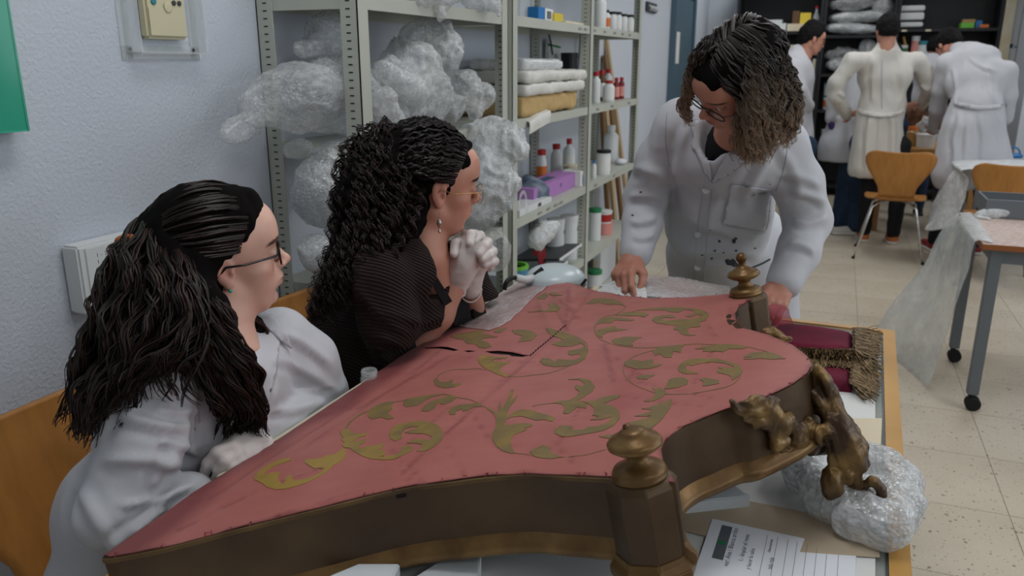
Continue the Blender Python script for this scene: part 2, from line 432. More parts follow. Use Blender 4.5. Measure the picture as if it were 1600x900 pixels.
for yy in (-2.6, -1.3, 0, 1.3, 2.56): wf.box((.03, yy, 0), (.09, yy + .05, 1.4))
wf.box((.03, -2.6, 0), (.09, 2.6, .05)).box((.03, -2.6, 1.35), (.09, 2.6, 1.4)); wf.build('window_frame', M('lamp_metal'), w1)
box('window_glass', (.055, -2.6, .05), (.06, 2.6, 1.35), M('clear'), w1)
for (lx, ly, lp), lw_ in zip(LAMPS, ('over the woman nearest the wall', 'over the two-bay shelving', 'over the right side of the work table', 'over the castor table', 'over the standing man in the far group', 'at the far right corner', 'beside the blue-grey door', 'behind the photographer')):
    t = thing('ceiling_lamp', 'white fluorescent ceiling panel ' + lw_, 'ceiling lamp', (lx, ly, RZ), 0, 'fluorescent ceiling panels')
    box('frame', (-.32, -.62, -.045), (.32, .62, 0), M('lamp_metal'), t)
    box('diffuser', (-.28, -.58, -.05), (.28, .58, -.0455), M('lamp_white'), t)
# far right pillar and service panel
pl = box('wall_pillar', (3.12, 8.9, 0), (3.55, RY1 - .001, RZ - .001), M('wall_plain')); pl.name = 'wall_right_pillar'; struct(pl)
struct(box('trim_1', (2.955, 9.56, 0), (3.045, RY1 - .001, RZ - .001), M('cream_paper')))
dp = thing('wall_cabinet', 'tall white panel cupboard with a small dark square sticker at the far right', 'cabinet', (3.082, 9.62, 0))
box('body', (-.035, 0, .02), (.036, .37, 2.6), M('white_matte'), dp)
box('handle', (.012, -.015, 1.585), (.034, 0, 1.597), M('steel_grey'), dp)
st = box('sticker', (-.03, -.004, 1.58), (.0, 0, 1.62), M('ink_blue'), dp)
# blue-grey door in the left wall
d1 = thing('door_1', None, None, (0, 7.7, 0)); d1['kind'] = 'structure'
MB().box((.0, 0, 0), (.05, .09, 2.15)).box((.0, 1.05, 0), (.05, 1.14, 2.15)).box((0, .09, 2.06), (.05, 1.05, 2.15)).build('door_frame', M('door_blue'), d1, bevel=.004)
box('door_leaf', (.0, .1, .01), (.028, 1.04, 2.05), M('door_blue'), d1)
box('notice', (.029, .18, 1.43), (.031, .36, 1.72), M('label_white'), d1)
MB().tube([(.028, .9, 1.02), (.075, .9, 1.02), (.08, .8, 1.02)], .009).build('handle', M('steel_grey'), d1, smooth=True)
struct(box('baseboard_left', (0, RY0, 0), (.012, 7.69, .08), M('terrazzo')))

# ---- things on the left wall
t = thing('thermostat', 'beige thermostat with grey display and round buttons inside clear guard', 'thermostat', (0, 1.523, 1.585))
th = t
box('body', (.001, -.062, -.085), (.028, .062, .075), M('cream'), t, .006)
box('display_frame', (.0281, -.037, .012), (.0295, .043, .058), M('steel_grey'), t)
box('display', (.0296, -.03, .016), (.0302, .035, .053), M('lcd'), t)
box('flap', (.0281, -.056, -.078), (.0295, .056, -.016), M('cream'), t, .001)
for yy, r, m_ in ((-.038, .0075, 'teal'), (.024, .0058, 'grey_dark'), (.041, .0058, 'grey_dark')):
    MB().lathe([(r, 0), (r, .0022), (r * .7, .003)], n=16, mtx=Matrix.Translation((.0285, yy, -.003)) @ Matrix.Rotation(pi / 2, 4, 'Y')).build('button', M(m_), t)
MB().lathe([(.012, 0), (.012, .002), (.009, .003)], n=20, mtx=Matrix.Translation((.0296, .003, -.014)) @ Matrix.Rotation(pi / 2, 4, 'Y')).build('flap_tab', M('cream'), t)
def label(txt, loc, size, m, parent, rotm=(pi / 2, 0, pi / 2), ext=.0002):
    c = bpy.data.curves.new('lettering', 'FONT'); c.body = txt; c.size = size; c.extrude = ext; c.align_x = 'CENTER'; c.resolution_u = 2
    o = bpy.data.objects.new('lettering', c); COL.objects.link(o)
    dg = bpy.context.evaluated_depsgraph_get(); me = bpy.data.meshes.new_from_object(o.evaluated_get(dg))
    bpy.data.objects.remove(o); me.materials.clear()
    q = link_mesh('lettering', me, m, parent); q.location = loc; q.rotation_euler = rotm
    return q
label('HITACHI', (.0285, -.02, .063), .009, M('ink'), t)
label('ON/OFF', (.0285, -.02, .0065), .006, M('ink'), t); label('TEMP', (.0285, .032, .0065), .006, M('ink'), t)
g = thing('thermostat_guard', 'clear plastic guard box screwed to the wall round the thermostat', 'guard', (0, 1.523, 1.585))
gm = MB()
gm.box((.001, -.105, -.118), (.045, -.1, .12)).box((.001, .1, -.118), (.045, .105, .12)).box((.001, -.105, -.118), (.045, .105, -.113)).box((.001, -.105, .12), (.045, .105, .125))
gm.box((.001, -.12, -.13), (.004, -.09, .14)).box((.001, .09, -.13), (.004, .12, .14)).box((.001, -.12, -.13), (.004, .12, -.1)).box((.001, -.12, .11), (.004, .12, .14))
gm.build('guard_shell', M('clear'), g, .0015)
for a, b in ((-.098, -.108), (.098, -.108), (-.098, .122), (.098, .122)):
    MB().lathe([(.004, 0), (.004, .002)], n=10, mtx=Matrix.Translation((.0042, a, b)) @ Matrix.Rotation(pi / 2, 4, 'Y')).build('screw', M('grey_dark'), g)
t = thing('switch_box', 'white wall box with rocker switch and printed captions behind the woman in white', 'switch box', (0, 1.27, 1.0))
box('housing', (.001, -.095, -.075), (.05, .135, .075), M('white_pl'), t, .005)
box('cover', (.05, -.078, -.068), (.053, .13, .068), M('white_pl'), t, .001)
box('rocker', (.053, .075, .02), (.062, .115, .06), M('white_matte'), t, .003)
box('rocker', (.053, .02, .02), (.058, .06, .06), M('white_matte'), t, .003)
for zz in (.045, .03, .01, -.005): label('I  -  25  -', (.0532, -.03, zz), .012, M('ink'), t)
label('PUNTO DE MANDO', (.0532, .05, .062), .008, M('ink'), t)
t = thing('leaflet_holder', 'green translucent plastic leaflet holder hung at the left edge', 'holder', (0, 1.02, 1.32))
MB().box((.004, -.28, 0), (.007, .095, .42)).box((.045, -.28, 0), (.048, .09, .3)).box((.004, -.28, 0), (.048, .09, .004)).box((.004, .09, 0), (.048, .095, .32)).build('pocket', M('green_acrylic'), t, .001)
t = thing('coat_hooks', 'dark wall rack with pale hooks beyond the shelving', 'rack', tuple(pax(1014, 13, 0, .0)))
box('plate', (.001, -.14, -.03), (.02, .22, .045), M('grey_dark'), t, .003)
for k in range(4): MB().tube([(.02, -.08 + k * .085, .02), (.045, -.08 + k * .085, -.005), (.03, -.08 + k * .085, -.02)], .007, 6).build('hook', M('white_pl'), t)

# ================================================================== SHELVING
def post(y, x, sx, sy, parent):
    """angle post: corner at (x,y), legs running sx along x and sy along y"""
    L_ = .052; th_ = .003
    m = MB()
    a, b = sorted((0, sx * L_)); m.box((x + a, min(y, y + sy * th_), .0), (x + b, max(y, y + sy * th_), 2.1))
    a, b = sorted((0, sy * L_)); m.box((min(x, x + sx * th_), y + a, .0), (max(x, x + sx * th_), y + b, 2.1))
    o = m.build('post', M('shelf'), parent)
    s = MB(); yo = y - .0006 if sy > 0 else y + .0006; yi = y + sy * th_ + sy * .0006
    xc = x + sx * L_ * .55
    for k_ in range(100):
        z = .06 + k_ * .02
        for yy in (yo, yi): s.box((xc - .0065, min(yy, yy + .0004), z), (xc + .0065, max(yy, yy + .0004), z + .0035))
    so = s.build('slot_row', M('slot'), o); so['kind'] = 'stuff'
    MB().box((min(x, x + sx * .056) - .002, min(y, y + sy * .056) - .002, 0), (max(x, x + sx * .056) + .002, max(y, y + sy * .056) + .002, .02)).build('foot', M('rubber'), o)
    return o
def shelf(y0, y1, z, parent, x0=.004, x1=.319):
    m = MB().box((x0, y0, z - .002), (x1, y1, z)); h_ = .038
    m.box((x1 - .002, y0, z - h_), (x1, y1, z - .002)).box((x0, y0, z - h_), (x0 + .002, y1, z - .002))
    m.box((x0, y0, z - h_), (x1, y0 + .002, z - .002)).box((x0, y1 - .002, z - h_), (x1, y1, z - .002))
    m.box((x1 - .014, y0, z - h_), (x1 - .002, y1, z - h_ + .002))
    return m.build('shelf', M('shelf'), parent)
LV = [.06, .43, .82, 1.225, 1.62, 2.02]
u1 = thing('shelving_unit', 'beige slotted metal shelving unit full of bubble wrap beside the seated women', 'shelving', (0, 0, 0))
for (y, sy) in ((1.875, 1), (2.915, -1)):
    for (x, sx) in ((.322, -1), (.002, 1)): post(y, x, sx, sy, u1)
for z in LV: shelf(1.879, 2.911, z, u1)
u2 = thing('shelving_unit', 'two-bay beige metal shelving with bottles, packets and boxes in the middle of the room wall', 'shelving', (0, 0, 0))
for (y, sy) in ((2.965, 1), (4.02, 1), (5.14, -1)):
    for (x, sx) in ((.322, -1), (.002, 1)): post(y, x, sx, sy, u2)
for z in LV: shelf(2.969, 4.016, z, u2); shelf(4.024, 5.136, z, u2)
for y0_, z_ in ((3.85, 1.62), (3.94, 1.62), (4.1, 1.62), (4.3, 1.62), (4.5, 1.62), (4.68, 1.62), (4.85, 1.62), (4.2, 1.225), (4.5, 1.225), (4.9, 1.225), (4.2, .82), (4.6, .82), (3.6, .82), (3.3, .82), (3.42, .82), (3.52, .82)):
    label('ACET. %d' % (int(y0_ * 10) % 9), (.3195, y0_, z_ - .026), .017, M('ink'), u2)
# ================================================================== WORK TABLE
mat('tabletop', '9a9a86', .35); mat('sheet', 'd8d9d6', .75); mat('sheet_cream', 'd9cdb4', .8, var=(3, 'cdbd9e', .6)); mat('foam', 'cfd5d8', .7, bump=(160, .3, .001))
mat('canvas', '877b56', .9, bump=(240, .5, .001)); mat('battens', 'ccc6b4', .7, var=(5, 'c0b595', .6))
TR = radians(-2); TO = (1.707, 2.275)                        # back right corner
tb_ = thing('work_table', 'glass topped work table with honey wood edging under the red canopy panel', 'table', (TO[0], TO[1], 0), TR)
TW, TL = 1.045, 2.0
m = MB().box((-.03, -TL, .715), (0, 0, .752)).box((-TW, -TL, .715), (-TW + .03, 0, .752)).box((-TW + .03, -.03, .715), (-.03, 0, .752)).box((-TW + .03, -TL, .715), (-.03, -TL + .03, .752))
m.build('edging', M('table_edge'), tb_, .002)
box('panel', (-TW + .03, -TL + .03, .715), (-.03, -.03, .735), M('tabletop'), tb_)
MB().box((-.06, -TL + .03, .735), (-.052, -.03, .744)).box((-.0335, -TL + .03, .735), (-.03, -.03, .747)).box((-TW + .03, -.06, .735), (-.06, -.052, .744)).build('inner_rail', M('steel_grey'), tb_)
box('glass_top', (-TW + .031, -TL + .031, .744), (-.034, -.031, .748), mat('table_glass', 'dfe8e4', .03, alpha=.22, spec=.9), tb_)
for a, b in ((-.07, -.07), (-TW + .03, -.07), (-.07, -TL + .03), (-TW + .03, -TL + .03)): box('leg', (a, b, 0), (a + .04, b + .04, .714), M('steel_grey'), tb_)
box('rail', (-TW + .07, -.06, .64), (-.07, -.04, .715), M('steel_grey'), tb_)
def tl(x, y, z=0):                                           # table-local -> world
    c, s = cos(TR), sin(TR); return np.array([TO[0] + x * c - y * s, TO[1] + x * s + y * c, z])

def wave_sheet(name, poly, z, m, label, cat, amp=.002, fr=7, th=.0012, step=.03, group=None, seed=0, edge=0):
    """thin laid sheet: polygon in world xy, gently waved, with thickness"""
    V, T = tri_poly(poly, step)
    P = np.c_[V, np.zeros(len(V))]
    zz = z + th + amp * (vnoise(P, fr, seed) + 1) * .5
    top = np.c_[V, zz + th]; bot = np.c_[V, zz]
    n = len(V); bd = boundary(T)
    F3 = np.vstack([T, T[:, ::-1] + n]); F4 = np.array([(b, a, a + n, b + n) for a, b in bd])
    me = np_mesh(np.vstack([top, bot]), [F3, F4]); o = link_mesh(name, me, m, None, True); me.set_sharp_from_angle(angle=radians(50))
    if label: tag(o, label, cat, group)
    return o
def inpoly(P, poly):
    x, y = P[:, 0], P[:, 1]; r = np.zeros(len(P), bool); n = len(poly)
    for i in range(n):
        x0, y0 = poly[i]; x1, y1 = poly[(i + 1) % n]
        c = ((y0 > y) != (y1 > y)); xx = (x1 - x0) * (y - y0) / ((y1 - y0) if y1 != y0 else 1e-12) + x0; r ^= c & (x < xx)
    return r
def tri_poly(poly, step, holes=(), extra=None):
    poly = [tuple(p[:2]) for p in poly]; A = np.array(poly); lo, hi = A.min(0), A.max(0)
    def dens(pl):
        o = []
        for i in range(len(pl)):
            a, b = np.array(pl[i]), np.array(pl[(i + 1) % len(pl)]); k = max(1, int(np.linalg.norm(b - a) / step))
            o += [tuple(a + (b - a) * j / k) for j in range(k)]
        return o
    pd = dens(poly); X, Y = np.meshgrid(np.arange(lo[0] + step * .5, hi[0], step), np.arange(lo[1] + step * .5, hi[1], step))
    X[::2] += step * .3
    G = np.c_[X.ravel(), Y.ravel()]; G = G[inpoly(G, poly)]
    # drop grid points too near the border
    B = np.array(pd); keep = np.ones(len(G), bool)
    for q in B: keep &= ((G - q) ** 2).sum(1) > (step * .4) ** 2
    G = G[keep]; vs = [Vector(p) for p in pd] + [Vector(p) for p in G]
    k = len(pd); ed = [(i, (i + 1) % k) for i in range(k)]
    for h in holes:
        b0 = len(vs); vs += [Vector(p) for p in h]; ed += [(b0 + i, b0 + (i + 1) % len(h)) for i in range(len(h))]
    r = delaunay_2d_cdt(vs, ed, [], 0, 1e-6)
    V = np.array([(v.x, v.y) for v in r[0]]); T = np.array([f for f in r[2] if len(f) == 3])
    cen = V[T].mean(1); ok = inpoly(cen, poly)
    for h in holes: ok &= ~inpoly(cen, h)
    T = T[ok]; a = V[T]; ar = (a[:, 1, 0] - a[:, 0, 0]) * (a[:, 2, 1] - a[:, 0, 1]) - (a[:, 1, 1] - a[:, 0, 1]) * (a[:, 2, 0] - a[:, 0, 0])
    T[ar < 0] = T[ar < 0][:, ::-1]
    return V, T
def boundary(T):
    e = {}
    for t in T:
        for i in range(3):
            a, b = int(t[i]), int(t[(i + 1) % 3]); e[(a, b)] = 1
    return [k for k in e if (k[1], k[0]) not in e]
def T2(u, v, z=.75): return tuple(pax(u, v, 2, z)[:2])
zt = .7485
wave_sheet('paper_sheet', [tuple(tl(-.048, -TL + .05)[:2]), tuple(tl(-.048, -.52)[:2]), T2(1270, 585), tuple(tl(-.98, -.6)[:2]), tuple(tl(-.98, -TL + .05)[:2])], zt, M('sheet'), 'large white paper covering the table under the panel', 'paper', amp=.0015)
wave_sheet('cream_sheet', [T2(1378, 655, .752), T2(1376, 700, .752), T2(1290, 712, .752), T2(1235, 690, .752), T2(1240, 655, .752)], zt + .003, M('sheet_cream'), 'cream paper patch between the fringed cloth and the bubble wrap pad', 'paper', amp=.001)
wave_sheet('brown_paper', [T2(1045, 800), T2(1150, 783), T2(1240, 800), T2(1310, 818), T2(1372, 842), T2(1374, 875), T2(1320, 872), T2(1180, 862), T2(1060, 830)], zt + .003, mat('brown_sheet', 'bfb09a', .8, var=(4, 'a8957c', .8)), 'tan brown paper between the foam block and the written form', 'paper', amp=.0015)

# ================================================================== CANOPY PANEL
BETA = atan(.2); FO = np.array([.8, .5, .855]); EX = np.array([cos(BETA), 0, sin(BETA)]); EY = np.array([0, 1.0, 0]); EN = np.array([-sin(BETA), 0, cos(BETA)])
def fl(u, v, c=0.0):
    r = ray(u, v); t = ((FO + EN * c - CAM) @ EN) / (r @ EN); q = CAM + r * t - FO; return (float(q @ EX), float(q @ EY))
def fw(x, y, z=0.0): return FO + EX * x + EY * y + EN * z
mat('giltwood', '53402a', .42, .35, bump=(40, .35, .003), var=(7, '3d2b1c', .9, 8))
mat('gilt', '80633a', .38, .45, bump=(60, .4, .002), var=(16, '54391d', .9, 8))
mat('gilt_dull', '6f5632', .5, .35, bump=(60, .4, .002), var=(14, '4a3622', .9, 8))
mat('lining', '1a0e0e', .9)
mr = mat('red_silk', 'a04a48', .5, attr='Col', var=(9, '8a3d3d', .3, 8), bump=(300, .25, .0008), sheen=.08)
mat('goldthread', '7f6a3c', .5, .12, attr='Col', bump=(260, .6, .001), stretch=(1, .25, 1))
pn = thing('canopy_panel', 'red silk canopy panel with gold scrollwork in a gilt wooden frame', 'panel', tuple(FO)); pn.rotation_euler = (0, -BETA, 0)
OUT = [(163, 870), (235, 820), (300, 772), (380, 725), (568, 600), (640, 550), (710, 510), (808, 444), (837, 428), (850, 432), (876, 439), (900, 446), (930, 456), (970, 463), (1020, 468), (1070, 467), (1100, 465), (1140, 461),
       (1165, 458), (1188, 460), (1168, 473), (1154, 482), (1148, 492), (1151, 504), (1165, 515), (1196, 524), (1238, 542), (1262, 560), (1269, 574), (1262, 586), (1240, 602), (1217, 614), (1168, 635), (1138, 641), (1100, 656), (1070, 668), (1050, 680), (1038, 692), (1033, 704), (1036, 722), (1047, 742), (1054, 757),
       (1010, 752), (960, 748), (940, 747), (850, 743), (816, 742), (760, 746), (728, 750), (700, 754), (650, 760), (596, 771), (497, 796), (376, 826), (261, 856), (173, 873)]
OL = [fl(*p) for p in OUT]
C1 = lambda pts, ox, oy, s: [fl(ox + x / s, oy + y / s) for x, y in pts]
TEAR = [C1(q, 640, 420, 5) for q in ([(110, 622), (240, 619), (300, 624), (385, 643), (350, 652), (240, 637), (130, 634)], [(420, 650), (480, 648), (522, 655), (460, 664)], [(588, 654), (700, 650), (800, 662), (900, 683), (955, 687), (880, 699), (800, 697), (780, 687), (700, 680), (640, 673)])]
def lcap(n, a, b, w):
    a, b = np.array(a), np.array(b); d = b - a; t = np.clip(((n - a) @ d) / (d @ d), 0, 1); return np.exp(-(((n - a - t[:, None] * d) ** 2).sum(1)) / w ** 2)
CRE = [([(880, 520), (915, 470)], .006, -.0016), ([(700, 680), (880, 520)], .007, .0012), ([(640, 730), (720, 660)], .006, -.0014), ([(780, 600), (820, 565)], .005, -.001), ([(915, 470), (925, 455)], .006, .002), ([(1085, 600), (1113, 550)], .004, -.002), ([(960, 600), (945, 540)], .01, .0012), ([(860, 460), (905, 500)], .007, .002), ([(890, 450), (885, 510)], .008, .0024), ([(830, 445), (860, 520)], .006, .0015), ([(560, 640), (700, 560)], .012, -.001), ([(330, 780), (560, 630)], .01, -.0012), ([(500, 790), (560, 770)], .006, .0015), ([(1145, 470), (1139, 500)], .004, -.0012), ([(860, 690), (905, 735)], .0035, -.0012), ([(905, 640), (870, 700)], .0035, -.0012), ([(700, 700), (725, 745)], .003, -.001), ([(740, 650), (770, 700)], .003, -.001), ([(770, 700), (860, 705)], .003, -.0012), ([(610, 700), (640, 755)], .003, -.001), ([(640, 730), (660, 760)], .003, -.001), ([(720, 560), (860, 570)], .004, .0014), ([(860, 470), (888, 520)], .004, -.0016), ([(888, 455), (900, 500)], .004, .002), ([(840, 480), (850, 500)], .005, .002), ([(980, 600), (1000, 570)], .006, -.001), ([(960, 560), (1015, 600)], .004, .001), ([(1100, 500), (1120, 530)], .005, .0014), ([(1000, 600), (1110, 625)], .004, -.001), ([(960, 620), (1100, 640)], .003, -.001), ([(430, 760), (520, 730)], .005, .0014), ([(280, 830), (400, 770)], .005, -.0014), ([(330, 840), (460, 800)], .004, .0012), ([(700, 640), (610, 720)], .004, -.0012), ([(620, 610), (700, 540)], .006, .0016), ([(480, 700), (600, 620)], .006, .0014)]
CRL = [(fl(*a[0]), fl(*a[1]), w, h) for a, w, h in CRE]
def hcl(P2):
    P3 = np.c_[P2, np.zeros(len(P2))]
    z = .0012 * vnoise(P3, 7, 3) + .0008 * vnoise(P3, 19, 5) + .0005 * ridged(P3, np.array([22, 40, 1]), 9)
    q = .0016 * ridged(P3, 14, 31) * lcap(P2, fl(850, 450), fl(930, 490), .09); z = z + q
    for a, b, w, h in CRL: z = z + h * lcap(P2, a, b, w)
    return z + .003
V2, T = tri_poly(OL, .0085, TEAR)
edges_d = np.full(len(V2), 9.0)
for i in range(2, 8):
    a, b = np.array(OL[i - 2]), np.array(OL[i - 1]); d = b - a; t = np.clip(((V2 - a) @ d) / (d @ d), 0, 1); edges_d = np.minimum(edges_d, np.sqrt(((V2 - a - t[:, None] * d) ** 2).sum(1)))
bd_d = np.full(len(V2), 9.0)
for i in range(len(OL)):
    a, b = np.array(OL[i]), np.array(OL[(i + 1) % len(OL)]); d = b - a; t = np.clip(((V2 - a) @ d) / (d @ d), 0, 1); bd_d = np.minimum(bd_d, np.sqrt(((V2 - a - t[:, None] * d) ** 2).sum(1)))
P3 = np.c_[V2, np.zeros(len(V2))]
Lc = lambda h: np.array(lin(h)[:3])
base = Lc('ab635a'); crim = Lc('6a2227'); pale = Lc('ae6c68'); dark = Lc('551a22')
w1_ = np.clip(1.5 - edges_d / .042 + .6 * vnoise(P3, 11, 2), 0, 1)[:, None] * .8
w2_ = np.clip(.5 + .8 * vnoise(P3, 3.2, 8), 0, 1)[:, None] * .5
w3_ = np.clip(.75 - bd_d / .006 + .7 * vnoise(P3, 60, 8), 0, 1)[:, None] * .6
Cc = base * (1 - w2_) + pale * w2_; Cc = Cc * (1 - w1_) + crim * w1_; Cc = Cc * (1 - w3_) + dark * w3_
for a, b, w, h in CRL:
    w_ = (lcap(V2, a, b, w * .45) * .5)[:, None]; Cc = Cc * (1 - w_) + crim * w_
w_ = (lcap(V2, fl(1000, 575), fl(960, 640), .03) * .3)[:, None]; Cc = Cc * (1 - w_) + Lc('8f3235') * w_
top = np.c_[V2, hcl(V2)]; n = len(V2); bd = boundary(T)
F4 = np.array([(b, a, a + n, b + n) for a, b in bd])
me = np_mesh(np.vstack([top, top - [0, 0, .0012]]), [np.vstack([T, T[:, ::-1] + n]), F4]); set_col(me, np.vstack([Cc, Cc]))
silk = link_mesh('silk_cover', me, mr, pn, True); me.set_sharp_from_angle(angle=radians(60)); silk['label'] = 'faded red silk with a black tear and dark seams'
# frayed tufts along the border
rnd = random.Random(4)
tf = MB()
for i in range(len(OL)):
    if not (7 <= i <= 36 or 42 <= i): continue
    a, b = np.array(OL[i]), np.array(OL[(i + 1) % len(OL)]); L_ = np.linalg.norm(b - a)
    for k in range(max(1, int(L_ / .03))):
        t = rnd.random(); p = a + (b - a) * t; s_ = rnd.uniform(.0006, .0016)
        tf.tube([(p[0], p[1], .001), (p[0] + rnd.uniform(-.004, .004), p[1] + rnd.uniform(-.002, .004), .004 + s_), (p[0] + rnd.uniform(-.006, .006), p[1] + rnd.uniform(-.002, .006), .003 + 2 * s_)], [s_, s_ * .8, s_ * .3], 4)
o = tf.build('frayed_edge', mat('frayed', '85373a', .9), pn); o['kind'] = 'stuff'
st_ = MB()
for k in range(15):
    t = k / 14; x, y = 945 + (1215 - 945) * t, 688 + (455 - 688) * t ** 1.05
    a = np.array(fl(640 + x / 5, 420 + (y + 6) / 5)); b = np.array(fl(640 + (x + 12) / 5, 420 + (y - 8) / 5)); zz = float(hcl(a[None])[0])
    st_.tube([(a[0], a[1], zz), ((a[0] + b[0]) / 2, (a[1] + b[1]) / 2, zz + .0022), (b[0], b[1], zz)], .0011, 4)
o = st_.build('darning_stitches', M('lining'), pn); o['kind'] = 'stuff'
# wooden backing under the silk
MB().prism([p for p in OL], -.012, -.001).build('backing_board', M('lining'), pn)
# side boards, from the tip round both posts to the far corner
def offs(path, d):
    P = np.array(path, float); t = np.gradient(P, axis=0); t /= np.linalg.norm(t, axis=1)[:, None] + 1e-9; return P + np.c_[t[:, 1], -t[:, 0]] * d
def board(path, z0, z1, th, m, name, parent, n=None):
    P = cr(path, n or len(path) * 4); A = offs(P, .001); B = offs(P, -th); k = len(P); V = []; Fc = []
    for a, b in zip(A, B): V += [(a[0], a[1], z0), (a[0], a[1], z1), (b[0], b[1], z1), (b[0], b[1], z0)]
    for i in range(k - 1):
        for j in range(4): Fc.append((4 * i + j, 4 * i + (j + 1) % 4, 4 * i + 4 + (j + 1) % 4, 4 * i + 4 + j))
    Fc += [(3, 2, 1, 0), tuple(4 * k - 4 + j for j in range(4))]
    mb = MB().add(V, [f[::-1] for f in Fc]); o = mb.build(name, m, parent, smooth=True); o.data.set_sharp_from_angle(angle=radians(40)); return o, A
near = [OL[i] for i in range(len(OL) - 1, 42, -1)]            # tip -> post 1
near = [OL[0]] + near
right = [OL[i] for i in range(41, 19, -1)]                    # post 1 scoop -> bulge -> scoop -> post 2
far = [OL[i] for i in range(18, 7, -1)]
HB = -.104
mp_ = [(0, -.004), (.006, -.003), (.011, .002), (.013, .008), (.011, .014), (.006, .018), (.002, .024), (0, .026)]
def moulding(path, z, m, parent, n, prof=mp_, name='moulding'):
    P = cr(path, n); V = []; k = len(P); q = len(prof)
    for i in range(q):
        O_ = offs(P, prof[i][0] + .001); V.append(np.c_[O_, np.full(k, z + prof[i][1])])
    V = np.stack(V, 1).reshape(-1, 3); Fc = [(i * q + j, i * q + j + 1, (i + 1) * q + j + 1, (i + 1) * q + j) for i in range(k - 1) for j in range(q - 1)]
    Fc += [tuple(range(q))[::-1], tuple((k - 1) * q + j for j in range(q))]
    Fc += [(i * q, (i + 1) * q, (i + 1) * q + q - 1, i * q + q - 1) for i in range(k - 1)]
    o = MB().add(V, Fc).build(name, m, parent, smooth=True); o.data.set_sharp_from_angle(angle=radians(40)); return o
for pth, nn in ((near, 90), (right, 160), (far, 60)):
    bo, _ = board(pth, HB, .0015, .016, M('giltwood'), 'side_board', pn, nn)
    mo = moulding(pth, HB - .004, M('gilt'), bo, nn)
moulding(near, -.006, M('gilt_dull'), pn, 90, [(0, 0), (.0015, .001), (.002, .004), (.0015, .006), (0, .007)], 'top_bead')
# left edge: canvas strip and white stretcher board
Lp = [OL[i] for i in range(1, 9)]
a0, a1 = np.array(OL[0]), np.array(OL[8])
def edge_strip(o0, o1, z0, z1, m, name, t0=0.0, t1=1.0):
    d = (a1 - a0) / np.linalg.norm(a1 - a0); nrm = np.array([-d[1], d[0]]); p, q = a0 + (a1 - a0) * t0, a0 + (a1 - a0) * t1
    pl_ = [tuple(p - nrm * o0), tuple(q - nrm * o0), tuple(q + nrm * o1), tuple(p + nrm * o1)]
    return MB().prism(pl_, z0, z1).build(name, m, pn, .001)
edge_strip(.004, .006, -.012, .0004, M('canvas'), 'canvas_strip', .12, .985)
edge_strip(.03, .029, -.024, -.0022, M('battens'), 'stretcher_board', .15, .975)
# two octagonal posts with turned finials
def octpost(cx, cy, broken):
    p = MB(); rr = .0445
    p.lathe([(rr, HB - .002), (rr, -.003), (rr - .005, .004), (.033, .006)], (cx, cy, 0), 8, rot0=pi / 8)
    o = p.build('corner_post', M('giltwood'), pn, .0012); o.data.shade_flat()
    MB().lathe([(rr - .004, HB - .022), (rr + .006, HB - .020), (rr + .0115, HB - .012), (rr + .011, HB - .002), (rr + .004, HB + .006), (rr + .001, HB + .014)], (cx, cy, 0), 8, rot0=pi / 8).build('base_moulding', M('gilt'), o, .0015)
    pr = [(.034, .005), (.0345, .009), (.0325, .0115), (.0335, .0135), (.031, .018), (.020, .0225), (.0135, .0275), (.0125, .034), (.016, .0375), (.026, .041), (.0335, .0465), (.034, .0505), (.030, .0555), (.0205, .0595), (.0195, .061), (.0175, .062)]
    if broken: pr += [(.0165, .0645), (.012, .067), (.006, .068)]
    else: pr += [(.012, .065), (.008, .069), (.0072, .074), (.0078, .0755)] + [(.0115 * sin(a), .0845 - .0115 * cos(a)) for a in np.linspace(.75, 3.1, 10)]
    f = MB().lathe(pr, (cx, cy, 0), 40); f = f.build('finial', M('gilt'), pn, smooth=True)
    if broken: MB().tube([(cx - .008, cy + .002, .066), (cx - .009, cy + .002, .07), (cx - .0085, cy + .002, .0725)], [.0042, .0035, .002], 7).build('stub', M('gilt_dull'), f)
    return o
p1 = fl(1001, 750); p2 = fl(1166, 463)
octpost(p1[0], p1[1], True); octpost(p2[0], p2[1], False)

